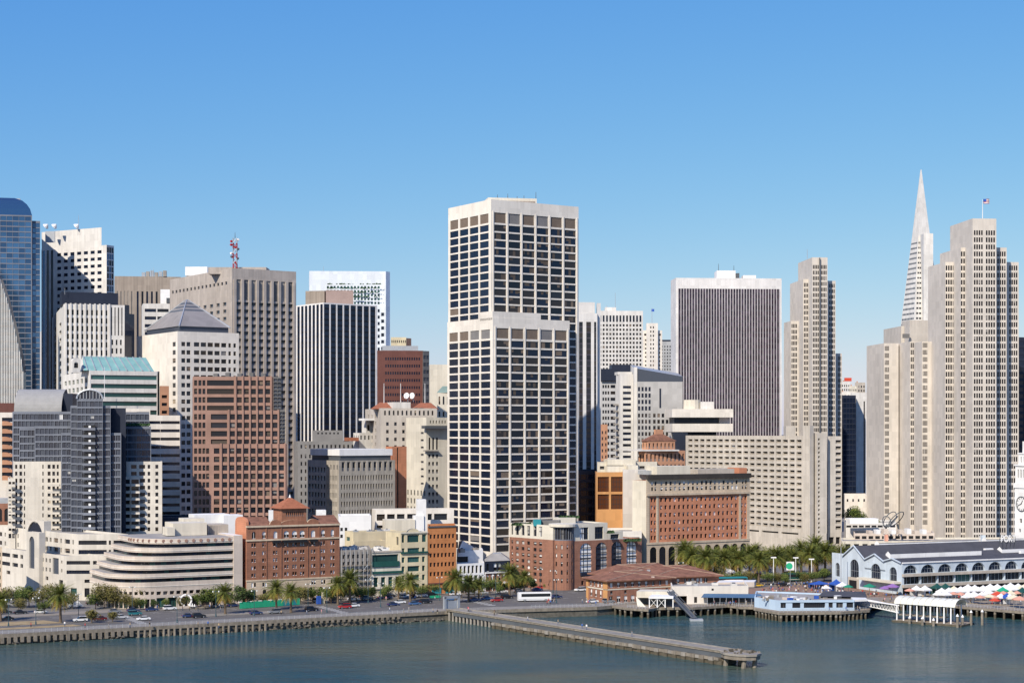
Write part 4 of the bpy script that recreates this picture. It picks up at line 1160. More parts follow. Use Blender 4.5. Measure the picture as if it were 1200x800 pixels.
b = Bld('edge_brick_pier', 'slim brown brick building end cut by the picture edge', 'building', 0, 640, STONE, hide=720)
b.block(-30, -20, 2.6, 640, 10, 641, right=[(645, 690, 3, 5, .5, .5, 'dark')]); b.done()

# ---------------------------------------------------------------- white apartment complex with dark glass tower
LIME = M('pale limestone', (0.66, 0.61, 0.53), var=0.08, streak=0.1)
b = Bld('apartment_complex', 'pale stone apartment complex around a dark glass tower with curved roofs', 'apartment tower', 90, 650, LIME, hide=705, depth=.5)
def wedge(ul, uc, ur, Y, thl, thr, vt, left, right, bk=26, d=None, m=None):
    C = V2(uc, Y); dl = Vector((-sin(radians(thl)), cos(radians(thl)))); dr = Vector((cos(radians(thr)), sin(radians(thr))))
    A = C + dl * solve(C, dl, ul); B_ = C + dr * solve(C, dr, ur); z1 = pz(vt, Y)
    b.side(A, C, 0, z1, Y, left, m, d); b.side(C, B_, 0, z1, Y, right, m, d)
    D = A + (B_ - C)
    b.panel(B_, D, 0, z1, (), m); b.panel(D, A, 0, z1, (), m)
    b.roof([A, C, B_, D], z1, .9, m=ROOFG)
    return A, C, B_, D, z1
W1 = [(0, .035), (.075, .095), (.13, .17), (.2, .215), (.25, .285), (.31, .325), (.35, .365), (.56, .585), (.61, .625), (.65, .69), (.71, .73), (.755, .8), (.825, .84), (.87, .925), (.95, .965)]
wedge(-14, 90.5, 150, 657, 40, 2, 625.5, [(632.6, 638.4, W1, 1, 1, .9, 'dark'), (643.6, 649.4, W1, 1, 1, .9, 'dark')],
      [(632.6, 638.4, cols(90.5, 150, [(92, 125), (127.5, 130), (133, 145)]), 1, 1, .85, 'band'), (643.6, 649.4, cols(90.5, 150, [(92, 125), (127.5, 130), (133, 145)]), 1, 1, .85, 'band')])
W2 = [(.16, .30), (.33, .405), (.435, .47), (.6, .735), (.755, .775), (.8, .82), (.94, .955)]
wedge(-14, 77, 125, 646, 40, 2, 651, [
    (0, .84, [(656, 662, [(a / .84, c / .84) for a, c in W2[:6]], 1, 1, .8, 'band'), (667, 673, [(a / .84, c / .84) for a, c in W2[:6]], 1, 1, .8, 'band'), (678, 683, [(.3, .36), (.62, .65), (.9, .94)], 1, 1, .9, 'dark')]),
    (.84, .92, [(655, 674, [(.05, .95)], 1, 1, 1, 'slatew')]), (.92, 1, [(657, 660.5, [(.3, .5)], 1, 1, 1, 'dark'), (667, 671, [(.3, .5)], 1, 1, 1, 'dark'), (680, 691, [(.0, .6)], 1, 1, 1, 'void')])],
    [(656.5, 661.5, cols(77, 125, [(78, 105.5), (109, 117)]), 1, 1, .85, 'band'), (667.5, 672.5, cols(77, 125, [(78, 107)]) , 1, 1, .85, 'band'),
     (678.5, 682.8, cols(77, 125, [(99, 106), (108.5, 110.5), (113, 116)]), 1, 1, .9, 'dark'), (688.5, 699.5, cols(77, 125, [(83, 90), (99, 105)]), 1, 1, .95, 'shop')])
# arched bay
b.block(31, 46, 46.6, 660, 40, 624, rd=2.5, left=[(629, 667, [(.22, .62)], 1, 1, 1, 'arch:slatew')])
b.block(30, 51.5, 52, 678, 40, 610.5, rd=3, left=[(611.5, 634, [(.06, .94)], 1, 1, 1, 'arch:slatew')], z0=15)
# white wings
wl = cols(15.5, 71.5, [(17.7, 20.3), (22.8, 25.8), (28, 29.4), (49.6, 51), (55.8, 59.2), (61.3, 64.4), (66.5, 68.8)])
q = b.block(15.3, 15.5, 71.5, 700, 5, 540.5, right=[(542.5, 632, wl, 11, 1, .58, 'dark')], ld=24)
b.block(9.3, 9.5, 18, 699, 5, 560.5, right=[(562.5, 632, 2, 8, .75, .6, 'dark')], ld=20)
wr = cols(148, 190, [(153.5, 160), (163, 170), (173, 176), (182, 185.5)])
b.block(147.8, 148, 190, 700, 5, 540.5, right=[(542.5, 632, wr, 11, 1, .55, 'dark')], ld=24)
b.block(141.8, 142, 164, 698.5, 5, 558.5, right=[(560, 632, 2, 9, .82, .62, 'dark', .02, .02)], ld=20)
for i in range(7):
    for u0, u1 in ((9.5, 17.5), (56, 69.5), (142.5, 152.5), (153, 163.5)):
        Yb = 697.4 if u0 < 20 or u0 > 100 else 699
        b.boxpart('balcony', u0, u1, Yb - 1.0, 567.2 + i * 8.2, 569.6 + i * 8.2, LIME, 1.4, 5)
# dark glass tower
fl = 8.28
def gl(ul, uc, ur, Y, vt, vb, n, th=3, **kw):
    k = round((vb - vt - 2) / fl)
    return b.block(ul, uc, ur, Y, th, vt, m=MULL, d=.35, z0=pz(vb, Y), right=[(vt + 2, vt + 2 + k * fl, n, k, .90, .76, 'slate', .01, .01)], **kw)
gl(71.5, 72, 142, 688, 507, 626, 12, ld=20)
gl(82.5, 83, 129.5, 686.5, 475, 626, 8, ld=24)
b.block(129, 129.6, 147.5, 692, 3, 478, ld=18, m=NAVY, z0=15)
q = gl(90, 90.3, 120.5, 685.3, 467, 626, 6, ld=26)
A, C, B_, D, z1 = q
mb = MB(); hh = pz(456.5, 685) - z1; n = 12; off = A - C
for i in range(n):
    a, c = pi * i / n, pi * (i + 1) / n
    p0 = C + (B_ - C) * (.5 - .5 * cos(a)); p1 = C + (B_ - C) * (.5 - .5 * cos(c))
    mb.face([(*p0, z1), (*p1, z1), (*p1, z1 + hh * sin(c)), (*p0, z1 + hh * sin(a))], GG[i % 2])
    mb.face([(*p0, z1 + hh * sin(a)), (*p1, z1 + hh * sin(c)), (*(p1 + off), z1 + hh * sin(c)), (*(p0 + off), z1 + hh * sin(a))], ZINC)
mb.build('barrel_roof', b.root)
for i in range(1, 8):
    m2 = MB(); f = i / 8; p0 = C + (B_ - C) * f; hz = hh * sqrt(max(0, 1 - (2 * f - 1) ** 2)); m2.tube((p0.x, p0.y - .2, z1), (p0.x, p0.y - .2, z1 + hz), .14, .14, STEEL, 4); m2.build('glazing_bar', b.root)
m2 = MB(); pr = None
for i in range(13):
    a = pi * i / 12; p0 = C + (B_ - C) * (.5 - .5 * cos(a)); p = (p0.x, p0.y - .3, z1 + hh * sin(a))
    if pr: m2.tube(pr, p, .4, .4, STEEL, 5)
    pr = p
m2.build('arch_rim', b.root)
for i in range(15):
    v = 499.5 + i * fl; m2 = MB(); x0, x1 = px(97, 684.5), px(112, 684.5)
    m2.box((x0 + x1) / 2, 684.6, x1 - x0, 1.3, pz(v + 4.6, 685), pz(v + 1.6, 685), MULL); m2.box((x0 + x1) / 2, 685.0, x1 - x0 - .5, .5, pz(v + 1.5, 685), pz(v - 1.6, 685), BLACKM)
    m2.box(px(105, 684), 684.6, .9, .9, pz(v + 1.6, 685), pz(v - 1, 685), PURE); m2.build('balcony', b.root)
q = gl(14.5, 15, 84, 712, 482, 560, 14, ld=16)
gl(40, 41, 84, 702, 499, 560, 8, ld=10); gl(22, 23, 42, 708, 501, 560, 4, ld=10)
A, C, B_, D, z1 = q
mb = MB(); n = 10; e = (B_ - C).normalized(); nn = Vector((e.y, -e.x)); p0 = C + e * .5; p1 = C + e * solve(C, e, 72); hh = pz(455.5, 716) - z1; dp = 11
for i in range(n):
    a, c = pi / 2 * i / n, pi / 2 * (i + 1) / n
    o0, o1 = -nn * (dp * (1 - cos(a))), -nn * (dp * (1 - cos(c)))
    mb.face([(*(p0 + o0), z1 + hh * sin(a)), (*(p1 + o0), z1 + hh * sin(a)), (*(p1 + o1), z1 + hh * sin(c)), (*(p0 + o1), z1 + hh * sin(c))], ZINC)
    mb.face([(*(p1 + o0), z1 - .5), (*(p1 + o1), z1 - .5), (*(p1 + o1), z1 + hh * sin(c)), (*(p1 + o0), z1 + hh * sin(a))], NAVY)
mb.face([(*(p0 - nn * dp), z1 + hh), (*(p1 - nn * dp), z1 + hh), (*(p1 - nn * (dp + 9)), z1), (*(p0 - nn * (dp + 9)), z1)], ZINC)
mb.face([(*(p1 - nn * dp), z1 - .5), (*(p1 - nn * (dp + 9)), z1 - .5), (*(p1 - nn * dp), z1 + hh)], NAVY)
mb.build('barrel_roof', b.root)
m2 = MB(); pe = p1 + e * 4; m2.prism([tuple(p1 + e * .1 - nn * 3), tuple(pe - nn * 3), tuple(pe - nn * 16), tuple(p1 + e * .1 - nn * 16)], z1 - .5, z1 + hh * .8, NAVY); m2.build('roof_end', b.root)
gl(136, 136.5, 175, 716, 482.5, 560, 7, ld=14); gl(131.5, 132, 177, 704, 499.5, 560, 8, ld=10)
mb = MB(); rr = random.Random(7)
for i in range(160):
    u = rr.uniform(137, 174); x, y, z = px(u, 708), 707 + rr.uniform(0, 3), pz(499, 706); s = rr.uniform(.3, .8)
    mb.face([(x - s, y, z), (x + s, y - .2, z + .2), (x + s * .5, y + .3, z + s * 1.6), (x - s * .5, y - .4, z + s * 1.3)], LEAFD)
mb.build('terrace_planting', b.root, kind='stuff')
b.done()

# ---------------------------------------------------------------- terraced office block with rounded end
b = Bld('terraced_office', 'pale pink office block of stepped curved floors with black ribbon windows', 'office block', 272, 628, PEACH, hide=712)
R0 = fpt(273.5); e = Vector((-cos(radians(TH)), -sin(radians(TH)))); bk = Vector((-sin(radians(TH)), cos(radians(TH))))
def plate(ulft, r=15, out=0.0):
    s_ = 40.0
    for it in range(30):
        p = R0 + e * s_ + bk * r; u = 600 + F * p.x / p.y
        s_ += (u - ulft) * 0.3 * .6
    s_ += out; d0 = -out
    pts = [R0 + bk * d0] + [R0 + e * (s_ - r + (r) * sin(a)) + bk * (d0 + r - r * cos(a)) for a in [pi / 2 * i / 12 for i in range(13)]]
    pts += [R0 + e * s_ + bk * 34, R0 + bk * 34]
    return [tuple(p) for p in reversed(pts)]
lefts = [121, 121, 129.5, 138, 146.5, 154.5]
vb_ = [(684, 676.3), (672.9, 666.7), (663.4, 657.2), (653.8, 647.2), (643.9, 637.5), (634.1, 627.2)]
Yr = R0.y
for i, (v0, v1) in enumerate(vb_):
    vsh = 0.0
    mb = MB(); mb.prism(plate(lefts[i]), pz(v0 + .8, Yr), pz(v1 + 1.6, Yr), PEACH, True, True, ROOFG); mb.build('spandrel', b.root)
    mb = MB(); mb.prism(plate(lefts[i], out=.12), pz(v0 - .9, Yr), pz(v0 - 1.7, Yr), WHITE, True, True); mb.build('moulding', b.root)
    if i:
        vv = vb_[i - 1]
        pl = [Vector(p) for p in plate(lefts[i], out=-.9)]
        mb = MB(); z0, z1 = pz(vv[1] + 1.6, Yr), pz(v0 + .8, Yr); rr = random.Random(i)
        for k in range(len(pl) - 1):
            a, c = pl[k], pl[k + 1]; nseg = max(1, int((c - a).length / 1.6))
            for s in range(nseg):
                p, q_ = a.lerp(c, s / nseg), a.lerp(c, (s + 1) / nseg); mm_ = rr.choice([GN[0], GN[1], GD[0], GD[1], GD[0], GT[0]])
                mb.face([(*p, z0), (*q_, z0), (*q_, z1), (*p, z1)], mm_)
        mb.build('window_band', b.root)
# ground floors
pl = [Vector(p) for p in plate(121, out=-.05)]
zt_, zm, zl_ = pz(684.5, Yr), pz(693.5, Yr), 0
for k in range(2, len(pl) - 1):
    a, c = pl[k], pl[k + 1]; L = (c - a).length
    if L < 8: b.panel(a, c, 0, zt_, [(.1, pz(697, Yr), [(.2, L - .2, 'shop')]), (pz(692, Yr), pz(688.4, Yr), [(.3, L - .5, 'dark')])], d=.8)
    else:
        n1, n2 = 12, 7
        b.panel(a, c, 0, zt_, [(.1, pz(696, Yr), [(L * (i + .09) / n2, L * (i + .9) / n2, 'shop') for i in range(n2)]), (pz(692.6, Yr), pz(688.6, Yr), [(L * (i + .16) / n1, L * (i + .84) / n1, 'dark') for i in range(n1)])], d=.9)
mb = MB(); pa = R0 - e * 3.4 - bk * .4; mb.prism([tuple(R0 - bk * .4), tuple(pa), tuple(pa + bk * 30), tuple(R0 + bk * 30)], 0, pz(627, Yr), PEACH, mt=ROOFW); mb.build('end_pylon', b.root)
rw = [Vector(p) for p in plate(154.5, out=.1)]
rv = rw[::-1][:-1]
for i in range(17):
    d_ = 1.5 + i * 2.75; p = None
    for a, c in zip(rv[:-1], rv[1:]):
        l_ = (c - a).length
        if d_ <= l_: p = a.lerp(c, d_ / l_); break
        d_ -= l_
    if p is None: break
    mb = MB(); z = pz(631.5, Yr); mb.tube((p.x, p.y, z), (p.x - bk.x * .12, p.y - bk.y * .12, z), .62, .62, TERRA, 10); mb.build('roundel', b.root)
for u0, u1, vt, Yo, m_, dp in ((196, 205, 618, 14, CREAM, 8), (203, 243, 613, 16, CREAM, 14), (243.5, 268, 614.5, 18, BEIGE, 10), (215, 240, 607.5, 28, CREAM, 8), (228, 270, 603, 44, PURE, 10), (262, 285, 603.5, 38, PURE, 8)):
    b.boxpart('roof_block', u0, u1, Yr + Yo - (273 - u0) * .15, vt, 627.5, m_, dp, 24)
for i in range(12): b.boxpart('louvre', 245.5 + i * 1.85, 246.2 + i * 1.85, Yr + 13.6 + i * .28, 615.5, 626, GREY, .3, 24)
for i in range(4): b.boxpart('roof_unit', 207 + i * 6, 209.5 + i * 6, Yr + 6 + i, 621 + (i % 2) * 2, 628, CREAM, 2, 24)
b.done()

# ---------------------------------------------------------------- red brick tower-topped block
b = Bld('tiled_tower_brick_block', 'red brick block with tiled centre tower and paired white windows', 'building', 288, 634, BRICK, hide=705, depth=.35, roofm=ROOFD)
Yb = fY(289)
pr = []
for x in (297, 309.5, 322, 335, 344.5, 353.5, 366.5, 378, 389.5): pr += [(x - 2.6, x - .3), (x + .3, x + 2.6)]
cw = cols(288.6, 398, pr)
q = b.block(275.5, 288.6, 398, Yb, TH, 617, left=[(0, 1, [], BRICKO)], right=[(644.0, 678.5, cw, 4, 1, .5, 'white'), (634.5, 643.2, cw, 1, 1, .56, 'white'), (681.5, 688, cw[:4] + cw[-6:], 1, 1, .8, 'white'), (623, 631.5, cols(288.6, 398, [(295, 299.5), (307, 311.5), (320, 324.5), (332, 338), (341.5, 347.5), (350.5, 356.5), (364, 369), (376, 380.5), (387.5, 391.5)]), 1, 1, 1, 'arch:whitew')])  # left end wall: sunlight put into its brighter orange brick
A, C, B_, D, z1 = q; e2 = (B_ - C).normalized(); n2 = Vector((e2.y, -e2.x)); L = (B_ - C).length; an = radians(TH)
def fp(u): return C + e2 * solve(C, e2, u)
def slab(name, u0, u1, vt, vb, out, mat, dep=.0):
    a, c = fp(u0) + n2 * out, fp(u1) + n2 * out; k = n2 * (out + max(dep, .3))
    mb = MB(); mb.prism([tuple(a), tuple(c), tuple(c - k), tuple(a - k)], pz(vb, Yb), pz(vt, Yb), mat, True, True); return mb.build(name, b.root)
# stone base with doorway openings
w0 = b.w; b.w = MB(); a, c = fp(288.4) + n2 * .3, fp(398.2) + n2 * .3; LL = (c - a).length
b.panel(a, c, 0, pz(681, Yb), zrows([(691, 702.5, [(.06, .1), (.17, .21), (.29, .33), (.42, .48), (.53, .59), (.66, .7), (.77, .81), (.88, .92)], 1, 1, 1, 'arch:shop'), (682.5, 688.5, [(a_[0], a_[1]) for a_ in cw[:4] + cw[-6:]], 1, 1, .9, 'white')], LL, Yb), STONE, .2)
b.w.face([(*a, pz(681, Yb)), (*c, pz(681, Yb)), (*(c - n2 * .32), pz(681, Yb)), (*(a - n2 * .32), pz(681, Yb))], STONE)
b.w.build('stone_base', b.root); b.w = w0
slab('string_course', 288.4, 398.2, 632.2, 634, .35, STONE); slab('string_course', 288.4, 398.2, 679.5, 681.2, .5, STONE); slab('cornice', 288.4, 398.2, 616, 618, .5, STONE)
for u0, u1 in ((319, 328), (331, 359), (363, 371)):
    m2 = MB(); a, c = fp(u0), fp(u1); m2.prism([tuple(a + n2 * .05), tuple(c + n2 * .05), tuple(c + n2 * 1.2), tuple(a + n2 * 1.2)][::-1], pz(637, Yb), pz(633.8, Yb), BLACKM, True, True); m2.build('balcony', b.root)
for u in (312, 329.5, 360.5, 374): slab('pilaster', u - .5, u + .5, 617, 680, .22, BRICK)
# tiled wings
for u0, u1 in ((289, 318), (372, 398)):
    mb = MB(); a, c = fp(u0) + n2 * .4, fp(u1) + n2 * .4; z, zt = pz(616, Yb), pz(606.5, Yb)
    a2, c2 = a - n2 * 6, c - n2 * 6
    mb.face([(*a, z), (*c, z), (*c2, zt), (*a2, zt)], TILED); mb.face([(*c, z), (*(c - n2 * 12), z), (*c2, zt)], BRICK); mb.face([(*(a - n2 * 12), z), (*a, z), (*a2, zt)], BRICK)
    mb.face([(*(c - n2 * 12), z), (*(a - n2 * 12), z), (*a2, zt), (*c2, zt)], TILED); mb.build('tiled_roof', b.root)
# curved gables
for uc_, wd, vt in ((323, 7, 609.5), (367, 7, 609.5), (345, 16.5, 610)):
    mb = MB(); pts = []
    for i in range(13):
        a = pi * i / 12; p = fp(uc_ - wd * cos(a)) + n2 * .15; pts.append((*p, pz(618, Yb) + (pz(vt, Yb) - pz(618, Yb)) * (sin(a) ** .6 if i not in (0, 12) else 0)))
    mb.face(pts, BRICK); mb.face([(x - n2.x * .8, y - n2.y * .8, z) for x, y, z in reversed(pts)], BRICK)
    for i in range(12): mb.face([pts[i + 1], pts[i], (pts[i][0] - n2.x * .8, pts[i][1] - n2.y * .8, pts[i][2]), (pts[i + 1][0] - n2.x * .8, pts[i + 1][1] - n2.y * .8, pts[i + 1][2])], STONE)
    mb.build('curved_gable', b.root)
# gable at the sunny end, sunlight put into its orange colour
mb = MB(); el = (A - C).normalized(); Ll = (A - C).length; pts = []
for i in range(13):
    a = pi * i / 12; p = C + el * Ll * (.5 - .5 * cos(a)); pts.append((*p, z1 + (pz(606, Yb) - z1) * (sin(a) ** .5 if i not in (0, 12) else 0)))
off = e2 * 1.0
mb.face(pts[::-1], BRICKO); mb.face([(x + off.x, y + off.y, z) for x, y, z in pts], BRICKO)
for i in range(12): mb.face([pts[i], pts[i + 1], (pts[i + 1][0] + off.x, pts[i + 1][1] + off.y, pts[i + 1][2]), (pts[i][0] + off.x, pts[i][1] + off.y, pts[i][2])], BRICKO)
mb.build('end_gable', b.root)
# tower
a, c = fp(330.5), fp(359.5); k = n2 * 9; tp = [a - n2 * .3 - k, a - n2 * .3, c - n2 * .3, c - n2 * .3 - k]
w0 = b.w; b.w = MB(); Lt = (c - a).length
b.panel(tp[0], tp[1], z1 - 1, pz(596, Yb)); b.panel(tp[1], tp[2], z1 - 1, pz(596, Yb), zrows([(600.5, 606.5, 9, 1, .62, .9, 'arch:split', .16, .1)], Lt, Yb)); b.panel(tp[2], tp[3], z1 - 1, pz(596, Yb)); b.panel(tp[3], tp[0], z1 - 1, pz(596, Yb))
b.w.build('tower', b.root); b.w = w0
mb = MB(); pp = inset(tp, -1.1); ctr = (tp[0] + tp[2]) / 2; zt = pz(583.5, Yb); z = pz(596.8, Yb)
for i in range(4): mb.face([(*pp[i], z), (*pp[(i + 1) % 4], z), (ctr.x, ctr.y, zt)], TILE)
mb.face([(*p, z) for p in reversed(pp)], TILED); mb.build('tower_roof', b.root)
m2 = MB(); m2.cyl(ctr.x, ctr.y, zt - 1.0, zt + 1.0, .7, .05, PURE, 6); m2.build('finial', b.root)
b.units((A, C, B_, D), z1 - .9, 5, PURE, 2, 5, 3)
b.done()

# ---------------------------------------------------------------- scaffolded house, cream house, orange house
b = Bld('scaffolded_house', 'grey house front hidden behind scaffolding', 'building', 398, 668, GREY, hide=700, depth=.5)
Yg = fY(398.8); q = b.block(398, 399, 434.5, Yg, TH, 644.5, ld=22, right=[(648, 690, 6, 5, .5, .55, 'scaf', .03, .03)])
A, C, B_, D, z1 = q; e2 = (B_ - C).normalized(); n2 = Vector((e2.y, -e2.x)); L = (B_ - C).length
for i in range(8):
    p = C + e2 * (L * i / 7.0) + n2 * 1.1; m2 = MB(); m2.tube((*p, 0), (*p, z1 + .8), .09, .09, STEEL, 4); m2.build('scaffold_pole', b.root)
for k in range(6):
    m2 = MB(); a, c = C + n2 * .75, B_ + n2 * .75; m2.box((a.x + c.x) / 2, (a.y + c.y) / 2, L, .75, 2.2 + k * 2.1, 2.32 + k * 2.1, TIMBER, radians(TH)); m2.build('scaffold_deck', b.root)
for k in range(5):
    m2 = MB(); i = (k * 3) % 7; p, r_ = C + e2 * L * i / 7 + n2 * 1.1, C + e2 * L * (i + 1) / 7 + n2 * 1.1; m2.tube((*p, 2.2 + k * 2.1), (*r_, 4.3 + k * 2.1), .07, .07, STEEL, 4); m2.build('scaffold_brace', b.root)
b.units(q, z1 - .9, 7, None, 1, 3, 1.6); b.done()

b = Bld('cream_house_low', 'low cream building with green glazed upper floor and terrace', 'building', 436, 672, CREAM, hide=700, depth=.6)
Yg = fY(435.3); q = b.block(434.8, 435.6, 471, Yg, TH, 646.5, ld=24, right=[(650, 664.5, [(.01, .88)], 1, 1, 1, 'greenm'), (676, 690, 4, 1, .6, .95, 'greenm', .02, .02), (692.5, 702.5, 3, 1, .82, 1, 'shop', .02, .02)])
A, C, B_, D, z1 = q; e2 = (B_ - C).normalized(); n2 = Vector((e2.y, -e2.x)); L = (B_ - C).length
def strip2(name, vt, vb, out, mat, x0=0., x1=1.):
    a, c = C + e2 * L * x0 + n2 * out, C + e2 * L * x1 + n2 * out; k = n2 * (out + .1)
    m2 = MB(); m2.prism([tuple(a), tuple(c), tuple(c - k), tuple(a - k)], pz(vb, Yg), pz(vt, Yg), mat, True, True); m2.build(name, b.root)
strip2('terrace_railing', 658, 664, .5, GREEND, 0, .9); strip2('green_awning', 669.5, 672, .6, GREEND); strip2('ledge', 687.5, 690, .5, CREAM); strip2('cornice', 645.5, 647.5, .3, BEIGE)
b.units(q, z1 - .9, 8, PURE, 1.2, 3, 1.8); b.done()
b = Bld('cream_house_tall', 'tall cream building with a curved gable and green windows', 'building', 480, 680, YELLOW, hide=700, depth=.5)
Yg = fY(468); q = b.block(452, 469.5, 501, Yg, TH, 624.5, left=[(628, 640, [(.7, .85)], 1, 1, .8, 'slot')], right=[(626.5, 635.5, cols(469.5, 501, [(470.8, 474), (477.3, 491), (494.5, 499.5)]), 1, 1, 1, 'greenm'), (640, 693, cols(469.5, 501, [(470.8, 474.2), (477.6, 491.4), (494.6, 498)]), 5, 1, .6, 'greenm'), (695, 702.5, 2, 1, .85, 1, 'shop', .02, .02)])
A, C, B_, D, z1 = q; e2 = (B_ - C).normalized(); n2 = Vector((e2.y, -e2.x)); L = (B_ - C).length
mb = MB(); pts = []
for i in range(11):
    a = pi * i / 10; p = C + e2 * L * (.24 + .46 * (.5 - .5 * cos(a))) + n2 * .1; pts.append((*p, z1 - .2 + 1.9 * sin(a)))
mb.face(pts, YELLOW); mb.face([(x - n2.x, y - n2.y, z) for x, y, z in reversed(pts)], YELLOW)
for i in range(10): mb.face([pts[i + 1], pts[i], (pts[i][0] - n2.x, pts[i][1] - n2.y, pts[i][2]), (pts[i + 1][0] - n2.x, pts[i + 1][1] - n2.y, pts[i + 1][2])], DKSTEEL)
mb.build('curved_gable', b.root)
strip2('cornice', 623.5, 625, .4, CREAM); strip2('balcony_ledge', 646.5, 648.4, .6, GREEND); strip2('ledge', 692, 694.2, .6, CREAM)
b.done()
b = Bld('yellow_side_block', 'pale yellow windowless block with rooftop pipes behind the cream buildings', 'building', 430, 700, YELLOW, hide=660)
q = b.block(404, 414, 468, 694, TH, 623, left=[(628, 636, [(.2, .6)], 1, 1, .6, 'green')])
b.units(q, q[4] - .9, 6, None, 1, 3, 2); b.block(409, 415, 452, 690, TH, 634); b.done()
b = Bld('white_cube_block', 'bright white plain block with four small square windows', 'building', 410, 715, PURE, hide=650)
b.block(396, 397, 435, 712, 12, 604.5, right=[(616, 632, cols(397, 435, [(398.8, 401.8), (404, 407)]), 2, 1, .5, 'void')], ld=20); b.boxpart('stair_house', 371, 382, 715, 597.5, 612, PURE, 5, 10); b.boxpart('stair_house', 315, 326, 700, 598, 612, PURE, 5, 10); b.done()
b = Bld('orange_brick_house', 'flat orange brick building with regular small square windows and teal shopfront', 'building', 520, 685, M('orange brick', (0.56, 0.225, 0.085), var=0.12, scale=.5, course=.75), hide=700, depth=.45)
Yg = fY(501.5); q = b.block(501, 501.8, 534.6, Yg, TH, 617.5, ld=24, right=[(623, 678, 7, 5, .62, .44, 'dark', .03, .04), (690, 697.5, [(.1, .96)], 1, 1, 1, 'shop')])
A, C, B_, D, z1 = q; e2 = (B_ - C).normalized(); n2 = Vector((e2.y, -e2.x)); L = (B_ - C).length
strip2('shopfront', 688.8, 698.5, .25, TEALP, .12, .45); strip2('shopfront', 688.8, 698.5, .25, TEALP, .62, .97); strip2('sign_band', 683, 684.4, .4, BRICKD); strip2('coping', 616.3, 618, .3, DKSTEEL); b.done()

b = Bld('white_arch_house', 'low white building with tall dark openings beside the mansard house', 'building', 550, 695, PURE, hide=700, depth=.6)
Yg = fY(535.5); q = b.block(535, 535.8, 567.5, Yg, TH, 660.5, ld=24, right=[(663, 672, 6, 1, .6, 1, 'void', .06, .05), (674, 690, 5, 1, .72, .95, 'shop', .05, .03)])
b.block(535.2, 536, 566, Yg + 10, TH, 645, ld=12, right=[(652, 659, [(.0, .42)], 1, 1, 1, 'void')])
mb = MB(); x = V2(537, Yg + 12); zz = pz(645, Yg + 10)
mb.face([(px(536, Yg + 10), Yg + 10, zz - 1), (px(562, Yg + 10), Yg + 23, zz - 1), (px(542, Yg + 10), Yg + 12, zz + 4)], PURE); mb.face([(px(536, Yg + 10), Yg + 10, zz - 1), (px(542, Yg + 10), Yg + 12, zz + 4), (px(538, Yg + 24), Yg + 24, zz + 3)], ROOFG)
mb.face([(px(562, Yg + 10), Yg + 23, zz - 1), (px(558, Yg + 24), Yg + 33, zz - 1), (px(542, Yg + 10), Yg + 12, zz + 4)], GREYD); mb.build('sloped_roof', b.root)
b.units(q, q[4] + 4, 4, None, 1, 2.5, 1.5); b.done()
b = Bld('mansard_house', 'small victorian brick house with dark mansard roof and white arched windows', 'building', 580, 700, BRICKP, hide=700, depth=.3)
Yg = fY(568); q = b.block(567.2, 568.2, 598, Yg, TH, 671, ld=16, right=[(673, 681, 6, 1, .55, .92, 'arch:white', .04, .04), (685, 692, 5, 1, .75, 1, 'shop', .03, .03)])
A, C, B_, D, z1 = q; e2 = (B_ - C).normalized(); n2 = Vector((e2.y, -e2.x)); L = (B_ - C).length
b.block(567.2, 568.2, 598, Yg + .2, TH, 657.5, m=NAVY, ld=15.8, z0=z1 + .05, right=[(660, 669.5, cols(568.2, 598, [(570, 573), (578.5, 582), (583.5, 587), (592.5, 596)]), 1, 1, 1, 'arch:white')])
ins_ = inset([A, C, B_, D], 3.5); mb = MB(); zm = pz(657.5, Yg)
for i in range(4):
    j = (i + 1) % 4; o = [A, C, B_, D]; mb.face([(*o[i], zm), (*o[j], zm), (*ins_[j], zm + 2.6), (*ins_[i], zm + 2.6)], ROOFG)
mb.face([(*p, zm + 2.6) for p in ins_], STEEL); mb.build('mansard_roof', b.root)
strip2('cornice', 670.2, 671.6, .45, PURE); strip2('ledge', 682, 684.4, .4, PURE)
for u in (568.6, 577, 590.5, 597.5): 
    t_ = solve(C, e2, u) / L; strip2('quoin', 671.6, 692, .12, PURE, max(0, t_ - .012), min(1, t_ + .012))
b.done()

# ---------------------------------------------------------------- corner hotel of red brick with cream top
b = Bld('corner_hotel', 'red brick corner hotel with cream top floors and tall dark bay windows', 'hotel', 660, 690, BRICKP, hide=705, depth=.45)
Yv = 688
CRM = M('cream upper render', (0.70, 0.65, 0.54), var=0.07, streak=.06)
wv = cols(597, 648, [(599.3, 601.2), (604.5, 608.0), (611.5, 614.8), (618.0, 621.3), (625.5, 629), (631.8, 635.3)])
lz = [(634.5, 685, wv, 7, 1, .56, 'brickw')]
q = b.block(597, 648, 672, Yv, 40, 632.5, left=lz, right=None, ld=None)
A, C, B_, D, z1 = q
q2 = b.block(597.2, 648, 668, Yv + .25, 40, 615.5, m=CRM, z0=z1 + .02, left=[(617, 630, wv, 1, 1, .9, 'bay')])
